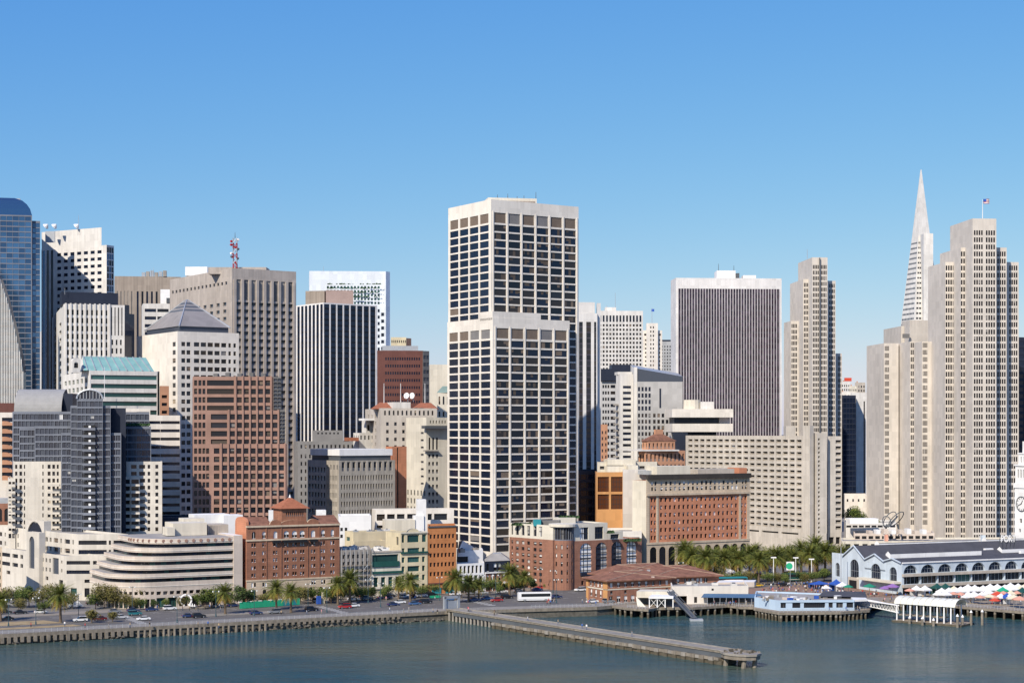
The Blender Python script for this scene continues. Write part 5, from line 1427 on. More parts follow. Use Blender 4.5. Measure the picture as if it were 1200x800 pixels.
# rounded corner drum
mb = MB(); w0 = b.w; cxy = Vector((px(659.5, Yv + 5), Yv + 3.5)); r = 4.6; n = 10; zt = pz(615, Yv)
angs = [radians(195) + radians(150) * i / n for i in range(n + 1)]
pts = [cxy + Vector((cos(a), sin(a))) * r for a in angs]
b.w = MB()
zs = pz(633, Yv)
for i in range(n):
    L_ = (pts[i + 1] - pts[i]).length
    rows = [(pz(v + 5.2, Yv), pz(v, Yv), [(.25, L_ - .25, 'brickw')]) for v in (687, 677.2, 667.5, 657.8, 648.2, 637.8)] if i % 2 == 0 else ()
    b.panel(pts[i], pts[i + 1], 0, zs, rows, BRICKP)
    b.panel(pts[i], pts[i + 1], zs, pz(616.5, Yv), zrows([(618, 632, [(.04, .96)], 1, 1, .96, 'bay')], L_, Yv), MULL)
b.w.build('corner_drum', b.root); b.w = w0
mb = MB(); mb.cyl(cxy.x, cxy.y, pz(617, Yv), pz(613.8, Yv), r + 1.2, r + 1.2, CRM, 22); mb.build('corner_canopy', b.root)
Cr = Vector((px(671.5, Yv + 2), Yv + 2)); th3 = 34; e2 = Vector((cos(radians(th3)), sin(radians(th3)))); n2 = Vector((e2.y, -e2.x))
Be = Cr + e2 * solve(Cr, e2, 752); L = (Be - Cr).length
bays = [(679.6, 693), (697.6, 711), (716, 728.5), (734, 746)]
w0 = b.w
b.panel(Cr, Be, 0, pz(634.2, Yv), zrows([(681, 686.5, cols(671.5, 752, [(681, 684), (688, 691), (700, 703), (706, 709), (718, 721), (724, 727)]), 1, 1, .9, 'dark'), (637, 672.5, cols(671.5, 752, bays), 1, 1, 1, 'arch:bay')], L, Yv))
bkv = -n2 * 20; zb = pz(634.2, Yv); b.panel(Be, Be + bkv, 0, zb); b.panel(Be + bkv, Cr + bkv, 0, zb)
b.roof([Cr + bkv, Cr, Be, Be + bkv], zb, .5)
def upb(u0, u1, vt, zones, o=.3):
    a, c = Cr + e2 * solve(Cr, e2, u0) - n2 * o, Cr + e2 * solve(Cr, e2, u1) - n2 * o; l_ = (c - a).length
    b.side(a, c, zb - .45, pz(vt, Yv), Yv, zones and [(zones[0][0], zones[0][1], cols(u0, u1, zones[0][2]), *zones[0][3:])], CRM); b.panel(c, c - n2 * 16, zb - .45, pz(vt, Yv), (), CRM); b.panel(c - n2 * 16, a - n2 * 16, zb - .45, pz(vt, Yv), (), CRM); b.panel(a - n2 * 16, a, zb - .45, pz(vt, Yv), (), CRM)
    b.roof([a - n2 * 16, a, c, c - n2 * 16], pz(vt, Yv), .5, wm=CRM)
upb(670.5, 712.5, 614, [(618.5, 632.8, [(680, 690), (697.5, 707.5)], 1, 1, 1, 'bay')])
upb(712.7, 730.5, 624.5, [(628, 633.3, [(716, 726)], 1, 1, 1, 'bay')])
for i, (u0, u1) in enumerate(bays):
    p0, p1 = Cr + e2 * solve(Cr, e2, u0 + .4), Cr + e2 * solve(Cr, e2, u1 - .4)
    m2 = MB(); m2.prism([tuple(p0 + n2 * .9), tuple(p1 + n2 * .9), tuple(p1 - n2 * .2), tuple(p0 - n2 * .2)], pz(675.5, Yv), pz(671.5, Yv), NAVY, True, True); m2.build('balcony', b.root)
    for k in range(5):
        v = 642 + k * 6.7; m2 = MB()
        m2.prism([tuple(p0 + n2 * .15), tuple(p1 + n2 * .15), tuple(p1 - n2 * .1), tuple(p0 - n2 * .1)], pz(v + .9, Yv), pz(v, Yv), NAVY, True, True); m2.build('bay_spandrel', b.root)
b.boxpart('roof_block', 655, 676, Yv + 16, 606.5, 616, CRM, 6, 20); b.boxpart('roof_screen', 624, 656, Yv + 10, 609.5, 616, GREYD, 5, -6); b.boxpart('water_tank', 625, 634, Yv + 8, 608.5, 616, TEALP, 3, -4)
mb = MB(); rr = random.Random(3)
for (u0, u1, v, Yo) in ((600, 622, 615.5, 14), (712, 719, 624.8, 8), (731, 750, 634.2, 16), (655, 678, 607, 19)):
    for i in range(110):
        u = rr.uniform(u0, u1); y = Yv + Yo + rr.uniform(0, 3); x, z = px(u, y), pz(v, Yv + Yo); s = rr.uniform(.25, .7)
        mb.face([(x - s, y, z), (x + s, y - .2, z + .1), (x + s * .5, y + .3, z + s * 1.8), (x - s * .5, y - .4, z + s * 1.5)], LEAFD)
mb.build('roof_planting', b.root, kind='stuff')
b.done()

# ---------------------------------------------------------------- ferry hall with arches
b = Bld('ferry_hall', 'long pale blue ferry hall with gabled end and rows of arched windows', 'ferry terminal', 1057, 667, BLUEP, hide=760, depth=.6, roofm=ROOFD)
Cf = V2(1057, 667); thf = radians(25); ef = Vector((cos(thf), sin(thf))); lf = Vector((-sin(thf), cos(thf))); nf = Vector((ef.y, -ef.x))
def Lf(u): return solve(Cf, lf, u)
segs = [(975, 988, 13.7, [(659, 675, [(979, 984)])]), (988, 1014, 12.4, [(655, 682, [(996, 1006.4)])]), (1014, 1037, 12.3, [(660, 679.5, [(1020.4, 1032)])]), (1037, 1057, 12.5, [(664, 682, [(1042.2, 1051)])])]
for u0, u1, zt, wn in segs:
    a, c = Cf + lf * Lf(u0), Cf + lf * Lf(u1); rows = []
    for vt, vb, cc in wn:
        um = (cc[0][0] + cc[0][1]) / 2; Ym = (Cf + lf * Lf(um)).y
        rows.append((pz(vb, Ym), pz(vt, Ym), [(Lf(u0) - Lf(x0), Lf(u0) - Lf(x1), 'arch:archw') for x0, x1 in cc]))
    b.panel(a, c, 0, zt, rows)
LH = 165.0
b.done_gables = True
gab = [(1037, 1057, 1046.6, 13.9, 12.5, 12.6), (1014, 1037, 1026, 14.9, 12.3, 12.3), (988, 1014, 1001.5, 17.4, 12.4, 12.6)]
for u0, u1, ua, za, zc, zz_ in gab:
    a, c, p = Cf + lf * Lf(u0), Cf + lf * Lf(u1), Cf + lf * Lf(ua)
    b.w.face([(*a, min(zc, 12.5)), (*c, min(zc, 12.5)), (*p, za)], BLUEP)
    m2 = MB(); o = -ef * .5; f = ef * LH
    m2.face([(*(c + o), zc), (*(c + f), zc), (*(p + f), za), (*(p + o), za + .05)], ROOFD); m2.face([(*(a + f), zz_), (*(a + o), zz_), (*(p + o), za + .05), (*(p + f), za)], ROOFD); m2.build('roof_slope', b.root)
    for s0, s1, z0_, z1_ in ((a, p, zz_, za), (p, c, za, zc)):
        m3 = MB(); m3.tube((*(s0 + o * 1.2), z0_ + .1), (*(s1 + o * 1.2), z1_ + .1), .3, .3, BLUEP, 4); m3.build('gable_coping', b.root)
a, c = Cf + lf * Lf(975), Cf + lf * Lf(988)
m2 = MB(); m2.face([(*(a + ef * .4), 13.2), (*(c + ef * .4), 13.2), (*(c + ef * LH), 13.2), (*(a + ef * LH), 13.2)], ROOFD); m2.build('flat_roof', b.root)
b.panel(a, a + ef * .4, 0, 13.7, ()); 
Bf = Cf + ef * LH
arch = [(4.2 + 8.42 * i - 3.4, 4.2 + 8.42 * i + 3.4, 'arch:archw') for i in range(19)]
z_ = lambda v: pz(v, 667)
b.panel(Cf, Bf, 0, 12.5, [(0.1, z_(688.5), [(.4, LH - .4, 'void')]), (z_(684.6), z_(675.8), [(1.0 + 8.42 * i, 1.0 + 8.42 * i + 7.9, 'dockglass') for i in range(19)]), (z_(672), z_(662.2), arch)], d=1.2)
for nm, vt, vb, out, m_ in (('ledge', 672.2, 675.4, 1.0, BEIGE), ('ledge', 684.9, 688.2, 1.2, BEIGE), ('eave', 658.6, 660.0, .5, PURE)):
    m2 = MB(); k = nf * out; m2.prism([tuple(Cf + k), tuple(Bf + k), tuple(Bf - nf * .05), tuple(Cf - nf * .05)], z_(vb), z_(vt), m_, True, True); m2.build(nm, b.root)
for i, (t0, ln, dd, zz2) in enumerate([(4, 46, 12.5, 14.5), (14, 52, 33, 17.2), (62, 90, 14, 14.6), (70, 80, 33, 17.2)]):
    m2 = MB(); p = Cf + ef * t0 + lf * dd; k0, k1 = p + ef * ln, p + ef * ln + lf * 3; m2.prism([tuple(p), tuple(k0), tuple(k1), tuple(p + lf * 3)], zz2 - 1.2, zz2 + .5, PURE, mt=ROOFD)
    m2.face([(*p, zz2 + .5), (*(p + lf * 1.5 + ef * .01), zz2 + 1.6), (*(p + lf * 3), zz2 + .5)][::-1], PURE); m2.build('roof_monitor', b.root)
for t0, dd, zz2 in ((70, 10, 14.0), (74, 7, 13.6), (88, 9, 13.8), (60, 20, 14.6)):
    m2 = MB(); p = Cf + ef * t0 + lf * dd; m2.box(p.x, p.y, 4, 1.5, zz2 - .8, zz2 + .7, PURE, thf); m2.build('roof_light', b.root)
# entrance canopy and door on the gabled end
m2 = MB(); a, c = Cf + lf * Lf(1012), Cf + lf * Lf(1056); nl = Vector((-ef.x, -ef.y)); za, zb_ = 5.6, 4.4
m2.prism([tuple(a - nl * .1), tuple(a + nl * 3.4), tuple(c + nl * 3.4), tuple(c - nl * .1)], zb_, zb_ + .8, CREAM, True, True); m2.build('canopy', b.root)
m2 = MB(); a, c = Cf + lf * Lf(995), Cf + lf * Lf(1006.6); m2.prism([tuple(a), tuple(a + nl * .5), tuple(c + nl * .5), tuple(c)], .2, 4.6, BEIGE, True, True); m2.build('door_surround', b.root)
m2 = MB(); a, c = Cf + lf * Lf(996.5), Cf + lf * Lf(1005); m2.prism([tuple(a + nl * .4), tuple(a + nl * .6), tuple(c + nl * .6), tuple(c + nl * .4)], .2, 3.4, BLACKM, True, True); m2.build('door', b.root)
m2 = MB(); a, c = Cf + lf * Lf(1014), Cf + lf * Lf(1038); m2.tube((*(a + nl * .4), 9.0), (*(c + nl * .4), 9.0), .12, .12, DKSTEEL, 4); m2.build('sign_bar', b.root)
b.done()

b = Bld('clock_tower', 'white clock tower rising behind the ferry hall at the picture edge', 'clock tower', 1206, 735, PURE, hide=650, depth=.5)
q = b.block(1189, 1206, 1226, 735, 25, 572, left=[(608, 613, [(.35, .5)], 1, 1, 1, 'dark'), (620, 624, [(.3, .42)], 1, 1, 1, 'dark')], m=PURE)
A, C, B_, D, z1 = q; ctr = (A + B_) / 2
def stg(name, k, z0, z1_, rows=None, m_=None):
    pp = [ctr + (p - ctr) * k for p in (A, C, B_, D)]; w0 = b.w; b.w = MB()
    for i in range(4): b.panel(pp[i], pp[(i + 1) % 4], z0, z1_, zrows(rows, (pp[i] - pp[(i + 1) % 4]).length, 735) if rows else (), m_)
    b.w.face([(*p, z1_) for p in pp], m_ or PURE); b.w.face([(*p, z0) for p in reversed(pp)], m_ or PURE); b.w.build(name, b.root); b.w = w0
Z = lambda v: pz(v, 735)
stg('cornice', 1.08, Z(572), Z(566.5)); stg('belfry', .95, Z(566.5), Z(546), [(550, 560, 4, 1, .45, 1, 'arch:void', .1, .1)]); stg('cornice', 1.05, Z(546), Z(544))
stg('upper_stage', .75, Z(544), Z(532), [(535, 542, 3, 1, .4, 1, 'arch:void', .1, .1)]); stg('cornice', .82, Z(532), Z(530.5)); stg('lantern', .5, Z(530.5), Z(517), [(520, 529, 2, 1, .4, 1, 'arch:void', .1, .1)])
m2 = MB(); m2.cyl(ctr.x, ctr.y, Z(517), Z(500), 2.4, .1, COPPER, 8); m2.build('spire', b.root)
el = (A - C).normalized(); nl = Vector((-cos(thf), -sin(thf)))
for nrm, mid in ((nl, (A + C) / 2), (Vector((sin(thf), -cos(thf))), (C + B_) / 2)):
    tg = Vector((-nrm.y, nrm.x)); z = Z(590.5); R = 3.15
    dial = MB(); p = mid + nrm * .08; dial.tube((*p, z), (*(p + nrm * .12), z), R, R, PURE, 24); dl_ = dial.build('clock_dial', b.root)
    rm = MB(); pr_ = None
    for i in range(25):
        a = 2 * pi * i / 24; pt_ = mid + nrm * .3 + tg * R * cos(a); pt_ = (*pt_, z + R * sin(a))
        if pr_: rm.tube(pr_, pt_, .17, .17, DKSTEEL, 4)
        pr_ = pt_
    rm.build('dial_rim', dl_)
    for i in range(12):
        a = 2 * pi * i / 12; m2 = MB(); p0, p1 = mid + nrm * .32 + tg * R * .72 * cos(a), mid + nrm * .32 + tg * R * .92 * cos(a); m2.tube((*p0, z + R * .72 * sin(a)), (*p1, z + R * .92 * sin(a)), .13, .13, BLACKM, 4); m2.build('hour_mark', dl_)
    for a, ln in ((radians(60), .55), (radians(200), .8)):
        m2 = MB(); p0, p1 = mid + nrm * .36, mid + nrm * .36 + tg * R * ln * cos(a); m2.tube((*p0, z), (*p1, z + R * ln * sin(a)), .17, .1, BLACKM, 4); m2.build('clock_hand', dl_)
b.done()
# roof lettering
t = bpy.data.curves.new('lettering', 'FONT'); t.body = 'PORT'; t.size = 4.1; t.extrude = .15; t.offset = .05; t.space_character = 0.95
to = bpy.data.objects.new('tmp_lettering', t); COL.objects.link(to)
bpy.context.view_layer.update()
me = bpy.data.meshes.new_from_object(to.evaluated_get(bpy.context.evaluated_depsgraph_get()))
bpy.data.objects.remove(to); me.materials.clear(); me.materials.append(PURE)
sg = thing('roof_sign', 'white PORT letters standing on a frame over the ferry hall roof', 'sign', (px(1172.6, 716), 716, pz(634.6, 716)))
lo = bpy.data.objects.new('lettering', me); COL.objects.link(lo); lo.parent = sg; lo.rotation_euler = (radians(90), 0, radians(3)); ORG[lo.name] = Vector(sg.location)
wl_ = max(v.co.x for v in me.vertices); kx = (px(1190.6, 716) - px(1172.6, 716)) / wl_; lo.scale = (kx, 1.0, 1.0)
m2 = MB(); x0, z0 = sg.location.x, sg.location.z
m2.box(x0 + 3.2, 717, 6.6, .2, z0 - .5, z0 - .2, DKSTEEL)
for i in range(5): m2.tube((x0 + i * 1.6, 717, z0 - 3), (x0 + i * 1.6, 717, z0 + 2.5), .1, .1, DKSTEEL, 4); m2.tube((x0 + i * 1.6, 719, z0 - 3), (x0 + i * 1.6, 717, z0 + 2), .1, .1, DKSTEEL, 4)
m2.build('frame', sg)
# ================================================================ ground, water, quays
WZ = -3.2
def sheet(name, pts, z, m):
    mb = MB(); mb.face([(p[0], p[1], z) for p in pts], m); return mb.build(name, None, kind='structure')
S0 = Vector((-161, 538)); S1 = Vector((-24, 607)); S2 = Vector((31, 622)); S3 = Vector((70, 655))
ds = (S1 - S0).normalized(); Sm = S0 - ds * 900; ns = Vector((-ds.y, ds.x))
Ge = Vector((420, 690)); Gf = Vector((3000, 900))
sheet('ground', [Sm, S0, S1, S2, S3, Ge, Gf, (9000, 30000), (-9000, 30000), (-3500, 600)], 0.0, CITYG)
sheet('water_bed', [(-9000, -800), (9000, -800), (9000, 1500), (-9000, 1500)], -14.0, M('sea bed', (0.03, 0.04, 0.035), var=0.0))
# water
m, t_, p_ = new_mat('bay water')
L_ = t_.links
tc = t_.nodes.new('ShaderNodeTexCoord')
n1 = t_.nodes.new('ShaderNodeTexNoise'); n1.inputs['Scale'].default_value = 0.011; n1.inputs['Detail'].default_value = 4
mp = t_.nodes.new('ShaderNodeMapping'); mp.inputs['Scale'].default_value = (0.8, 1.6, 1); mp.inputs['Location'].default_value = (40, 13, 0)
cr = t_.nodes.new('ShaderNodeValToRGB')
cr.color_ramp.elements[0].position = 0.36; cr.color_ramp.elements[0].color = (0.009, 0.066, 0.088, 1)
cr.color_ramp.elements[1].position = 0.66; cr.color_ramp.elements[1].color = (0.092, 0.112, 0.078, 1)
L_.new(tc.outputs['Object'], mp.inputs[0]); L_.new(mp.outputs[0], n1.inputs['Vector']); L_.new(n1.outputs['Fac'], cr.inputs[0]); L_.new(cr.outputs[0], p_.inputs['Base Color'])
p_.inputs['Roughness'].default_value = 0.12; p_.inputs['IOR'].default_value = 1.33
prev = None
for sc_, st_, ds_, mpv in ((0.35, 0.55, 1.2, (0.55, 1.5, 1)), (0.8, 1.0, 0.9, (0.6, 1.3, 1)), (0.09, 0.5, 3.0, (0.35, 1.9, 1))):
    mq = t_.nodes.new('ShaderNodeMapping'); mq.inputs['Scale'].default_value = mpv; mq.inputs['Rotation'].default_value = (0, 0, 0.25)
    nz = t_.nodes.new('ShaderNodeTexNoise'); nz.inputs['Scale'].default_value = sc_; nz.inputs['Detail'].default_value = 5
    bp = t_.nodes.new('ShaderNodeBump'); bp.inputs['Strength'].default_value = st_; bp.inputs['Distance'].default_value = ds_
    L_.new(tc.outputs['Object'], mq.inputs[0]); L_.new(mq.outputs[0], nz.inputs['Vector']); L_.new(nz.outputs['Fac'], bp.inputs['Height'])
    if prev: L_.new(prev.outputs[0], bp.inputs['Normal'])
    prev = bp
L_.new(prev.outputs[0], p_.inputs['Normal'])
sheet('water', [(-9000, -800), (9000, -800), (9000, 1500), (-9000, 1500)], WZ, m)

# roads and pavements
nb = Vector((-sin(radians(TH)), cos(radians(TH)))); fb = Vector((cos(radians(TH)), sin(radians(TH))))
def off(p, d): return Vector(p) + ns * d
sheet('road', [off(Sm, 9.5), off(S0, 9.5), off(S1, 9.0), Vector((30, 632)), Vector((52, 656)), Vector((110, 704)), Vector((330, 820)), Vector((330, 850)), Vector((100, 735)), fpt(700) - nb * 6, fpt(120) - nb * 7, fpt(120) - nb * 7 - fb * 800], 0.006, ASPH)
prom = [Sm + ns * 0.6, S0 + ns * .6, S1 + ns * .6, S2 + Vector((-.3, .6)), S3 + Vector((-2, 1)), Vector((46, 652)), Vector((28, 631)), off(S1, 8.4), off(S0, 9.0), off(Sm, 9.0)]
mb = MB(); mb.prism([tuple(p) for p in prom], -.2, .13, CONCL, True); mb.build('promenade', None, kind='structure')
mb = MB(); sw = [fpt(110) - nb * 6.5 - fb * 600, fpt(110) - nb * 6.5, fpt(700) - nb * 5.5, fpt(756) - nb * 6, fpt(756) + nb * 1.5, fpt(100) + nb * 1.5, fpt(100) + nb * 1.5 - fb * 600]
mb.prism([tuple(p) for p in sw], -.2, .14, PAVE, True); mb.build('pavement', None, kind='structure')
md0, md1 = off(S0, 12.5) - ds * 200, off(S0, 12.5) + ds * 28
mb = MB(); mb.prism([tuple(md0), tuple(md1), tuple(md1 + ns * 4.5 - ds * 2), tuple(md0 + ns * 4.5)], -.2, .12, DIRT, True); mb.build('verge', None, kind='structure')
mb = MB(); mb.prism([tuple(off(S0, 24) - ds * 200), tuple(off(S0, 24) + ds * 24), tuple(off(S0, 34) + ds * 20), tuple(off(S0, 34) - ds * 200)], -.2, .12, DIRT, True); mb.build('verge', None, kind='structure')
pz_poly = [Vector((62, 668)), P(1060, 700), P(1060, 690), Vector((330, 800)), Vector((330, 812)), Vector((112, 706))]
mb = MB(); mb.prism([tuple(p) for p in pz_poly], -.2, .13, PLAZA, True); mb.build('plaza', None, kind='structure')
for k, d_ in enumerate((19.5, 22.8, 40, 43.5)):
    for i in range(60):
        q0 = off(S0, d_) + ds * (i * 7 - 60); q1 = q0 + ds * 3
        if q1.y > 690 or (k > 1 and i < 4): continue
        if i % 60 == 0: mk = MB()
        mk.face([(*q0, .0115), (*q1, .0115), (*(q1 + ns * .16), .0115), (*(q0 + ns * .16), .0115)], PAINTL)
mk.build('lane_marking', None, kind='structure')
mk = MB()
for s_ in (46, 118, 176):
    for i in range(9):
        q0 = off(S0, 11 + i * 3) + ds * s_; mk.face([(*q0, .012), (*(q0 + ds * 3.2), .012), (*(q0 + ds * 3.2 + ns * .8), .012), (*(q0 + ns * .8), .012)], PAINTL)
mk.build('crossing_marking', None, kind='structure')
# pale traffic island in front of the terraced office
mb = MB(); q0 = off(S0, 22) + ds * 62; mb.prism([tuple(q0), tuple(q0 + ds * 38), tuple(q0 + ds * 36 + ns * 6), tuple(q0 + ds * 6 + ns * 6)], -.1, .14, CONCL, True); mb.build('traffic_island', None, kind='structure')

# seawall
sw_ = thing('seawall', 'long stained concrete seawall with stubby pile heads along the road', 'seawall', (*S0, 0))
mb = MB(); W = [Sm, S0, S1, S2, S3]
for i in range(4):
    a, c = W[i], W[i + 1]
    for z0_, z1_, m_, o_ in ((-1.0, .16, CONC, .5), (-6, -1.0, ROCK, 0.0)):
        n_ = (c - a).normalized(); n_ = Vector((n_.y, -n_.x)) * o_
        mb.face([(*(a + n_), z0_), (*(c + n_), z0_), (*(c + n_), z1_), (*(a + n_), z1_)], m_)
        if o_: mb.face([(*(a + n_), z1_), (*(c + n_), z1_), (*(c - n_ * 1.4), z1_), (*(a - n_ * 1.4), z1_)], CONCL); mb.face([(*a, z0_), (*c, z0_), (*(c + n_), z0_), (*(a + n_), z0_)], CONC)
mb.build('wall', sw_)
rr = random.Random(5)
for i in range(70):
    q0 = S0 + ds * (-6 + i * 2.05) - ns * .75
    if (q0 - S0).dot(ds) > 136: break
    far = i > 36; m2 = MB(); h = -.75 - rr.random() * .3
    if i < 24: m2.box(q0.x, q0.y, 1.05, .9, -2.5 - rr.random() * .5, -1.0, CONC, atan2(ds.y, ds.x))
    elif i < 46:
        m2.cyl(q0.x - ns.x * rr.uniform(0, 1.2), q0.y - ns.y * rr.uniform(0, 1.2), -6, -.9, .5, .42, CONC, 8)
    else: m2.box(q0.x, q0.y, .9, .5, -1.7, -1.0, CONC, atan2(ds.y, ds.x))
    m2.build('pile', sw_)
mb = MB(); rr = random.Random(6)
for i in range(420):
    s_ = rr.uniform(-30, 210); q0 = (S0 + ds * s_ if s_ < 153 else S1 + (S3 - S1).normalized() * (s_ - 153) * 1.2) - ns * rr.uniform(-.2, 1.1); r = rr.uniform(.35, .9); z = WZ + rr.uniform(-.5, .8)
    a = rr.random() * 6; v = [(q0.x + r * cos(a + k * 1.57) * rr.uniform(.7, 1.2), q0.y + r * sin(a + k * 1.57) * rr.uniform(.7, 1.2), z + rr.uniform(-.2, .2)) for k in range(4)]; tp = (q0.x + rr.uniform(-.2, .2), q0.y + rr.uniform(-.2, .2), z + r * .9)
    for k in range(4): mb.face([v[k], v[(k + 1) % 4], tp], ROCK)
mb.build('boulder_bank', sw_, kind='stuff')
def railing(name, label, pts, step=2.0, h=1.05, m=None, thick=.045, nmax=100):
    m = m or FRW; r_ = thing(name, label, 'railing', (*pts[0][:2], pts[0][2])); mb = MB()
    cnt = 0; tot = sum((Vector(pts[i + 1]) - Vector(pts[i])).length for i in range(len(pts) - 1)); step = max(step, tot / (nmax - 2))
    for i in range(len(pts) - 1):
        a, c = Vector(pts[i]), Vector(pts[i + 1]); n_ = int((c - a).length / step) + 1
        for hz in (h, h * .55): mb.tube(a + Vector((0, 0, hz)), c + Vector((0, 0, hz)), thick, thick, m, 4)
        for k in range(n_):
            q_ = a.lerp(c, k / n_); m2 = MB(); m2.tube(q_, q_ + Vector((0, 0, h)), thick * 1.5, thick * 1.5, m, 4); m2.build('post', r_); cnt += 1
    mb.build('rail', r_); return r_
e3 = lambda p, z: (p[0], p[1], z)
railing('seawall_railing', 'pale railing along the seawall promenade', [e3(S0 - ds * 30 - ns * .1, .16), e3(S1 - ns * .1 - ds * 3, .16)], 1.9, 1.1, STEEL, .045)
railing('cove_railing', 'pale railing around the small cove beside the bus', [e3(S2 + Vector((-24, -5)), .16), e3(S2 + Vector((0, .3)), .16), e3(S3 + Vector((-1, .3)), .16)], 1.6, 1.1, STEEL, .045)

# breakwater pier
A0 = Vector((px(531, 608), 608)); B0 = Vector((px(861, 491), 491)); dp = (B0 - A0).normalized(); npn = Vector((dp.y, -dp.x))  # towards viewer side
LP = (B0 - A0).length
pr_ = thing('breakwater_pier', 'long thin concrete breakwater pier running out into the bay', 'pier', (*A0, 0))
def pbox(name, s0, s1, o0, o1, z0, z1, m_, mt=None):
    q0 = [A0 + dp * s0 + npn * o1, A0 + dp * s1 + npn * o1, A0 + dp * s1 + npn * o0, A0 + dp * s0 + npn * o0]
    m2 = MB(); m2.prism([tuple(p) for p in q0], z0, z1, m_, True, True, mt); return m2.build(name, pr_)
pbox('walkway', 0, LP, -3, 3, .2, .75, CONC, CONCL); pbox('kerb', 0, LP, 2.5, 3.15, .75, 1.0, CONCL); pbox('kerb', 0, LP, -3.15, -2.6, .75, 1.0, CONCL)
sC = LP * .2
pbox('fascia', 4, LP, 2.2, 2.75, -1.15, .2, DKSTEEL); pbox('core', sC, LP - 2, -2.6, 2.2, -5, .2, CONCD)
nb_ = 56
for i in range(nb_):
    s0 = sC + (LP - 3 - sC) * i / nb_; s1 = sC + (LP - 3 - sC) * (i + 1) / nb_ - .12; rr = random.Random(i)
    pbox('block', s0, s1, 2.0, 3.7 + rr.uniform(-.2, .25), -2.15 + rr.uniform(-.1, .15), -1.15 + rr.uniform(-.12, .05), CONC if i % 3 else CONCL)
    if i % 2 == 0: pbox('foot', s0 + .4, s0 + 2.0, 2.2, 3.95, -4.5, -2.2, CONCD)
pbox('base', sC, LP - 2, 1.8, 3.3, -5, -2.1, CONCD)
for i in range(13):
    s_ = 1 + (sC - 1) * i / 12.5; q_ = A0 + dp * s_ + npn * 2.2
    m2 = MB(); m2.cyl(q_.x, q_.y, -6, .2, .45, .45, CONCL, 8); m2.build('pile', pr_)
    q_ = A0 + dp * s_ - npn * 2.2; m2 = MB(); m2.cyl(q_.x, q_.y, -6, .2, .45, .45, CONC, 8); m2.build('pile', pr_)
E0 = A0 + dp * (LP + 2.5)
m2 = MB(); hx = [tuple(E0 + dp * 6.2 * cos(a) + npn * 4.9 * sin(a)) for a in [2 * pi * i / 10 for i in range(10)]]
hx = hx[::-1] if (Vector(hx[1]) - Vector(hx[0])).cross(Vector(hx[2]) - Vector(hx[1])) < 0 else hx
m2.prism(hx, -.9, .2, CONC, True, True); m2.prism([tuple(E0 + (Vector(h) - E0) * 1.06) for h in hx], .2, .8, CONCL, True, True); m2.build('end_platform', pr_)
for a, o in ((-3.2, 2.5), (-2.0, -2.0), (3.6, 2.0), (4.2, -1.6)):
    q_ = E0 + dp * a + npn * o; m2 = MB(); m2.tube((q_.x + npn.x * .8, q_.y + npn.y * .8, -6), (q_.x, q_.y, -.9), .75, .65, CONC, 8); m2.build('leg', pr_)
rr = random.Random(9)
for i in range(46):
    q_ = E0 + dp * rr.uniform(-4.5, 5) + npn * rr.uniform(-3.8, 3.8); s = rr.uniform(.2, .5); m2 = MB(); m2.box(q_.x, q_.y, s * 1.6, s * 1.2, .8, .8 + s, CONC if i % 2 else CONCD, rr.random() * 3); m2.build('stone', pr_)
railing('pier_railing', 'thin dark railing along the breakwater pier', [e3(A0 + dp * 6 - npn * 2.9, 1.0), e3(A0 + dp * (LP - 2) - npn * 2.9, 1.0)], 2.2, 1.0, DKSTEEL, .035)
gt = thing('pier_gate', 'pale grey square gateway at the landward end of the breakwater pier', 'gate', (*(A0 + dp * 2), .75))
ga = A0 - dp * 1.0
for o in (-2.9, 2.9):
    q_ = ga + npn * o; m2 = MB(); m2.box(q_.x, q_.y, .9, .9, .75, 5.2, STEEL, atan2(dp.y, dp.x)); m2.build('gate_post', gt)
m2 = MB(); m2.box(ga.x, ga.y, .9, 6.8, 4.4, 5.25, STEEL, atan2(dp.y, dp.x)); m2.build('lintel', gt)
m2 = MB(); m2.box(ga.x, ga.y, .15, 5.0, .75, 3.6, STEEL, atan2(dp.y, dp.x)); m2.build('gate_leaf', gt)

# timber-piled quay decks
def deck(name, label, edge, back, pile_step, mtop=TIMBER, nmax=98, fas=.75):
    d_ = thing(name, label, 'pier deck', (*edge[0], 0)); poly = [tuple(p) for p in edge] + [tuple(p) for p in back]
    m2 = MB(); m2.prism(poly, -fas, .1, CONC, True, True, mtop); m2.build('deck', d_); n = 0
    for i in range(len(edge) - 1):
        a, c = Vector(edge[i]), Vector(edge[i + 1]); k_ = max(1, int((c - a).length / pile_step)); n_ = Vector(((c - a).y, -(c - a).x)).normalized()
        for k in range(k_):
            if n >= nmax: break
            q_ = a.lerp(c, (k + .3) / k_) - n_ * .7; m2 = MB(); zk = -1.9 + ((k * 37) % 10) * .09; m2.cyl(q_.x, q_.y, -7, zk, .44, .44, CONCD, 8, False); m2.cyl(q_.x, q_.y, zk, -.4, .44, .44, CONCL if k % 3 else CONC, 8); m2.build('pile', d_); n += 1
            if k % 2 == 0 and n < nmax:
                q_ = a.lerp(c, (k + .8) / k_) - n_ * 4.5; m2 = MB(); m2.cyl(q_.x, q_.y, -7, -.4, .42, .46, CONCD, 8); m2.build('pile', d_); n += 1
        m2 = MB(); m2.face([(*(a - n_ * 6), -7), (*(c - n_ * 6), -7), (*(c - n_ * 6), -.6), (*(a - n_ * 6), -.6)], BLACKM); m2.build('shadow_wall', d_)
    return d_
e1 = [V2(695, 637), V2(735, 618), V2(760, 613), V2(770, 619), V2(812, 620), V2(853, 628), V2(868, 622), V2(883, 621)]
deck('brick_building_deck', 'concrete deck on round piles under the brick pier building and white restaurant', e1, [V2(900, 680), Vector((66, 668))], 3.0)
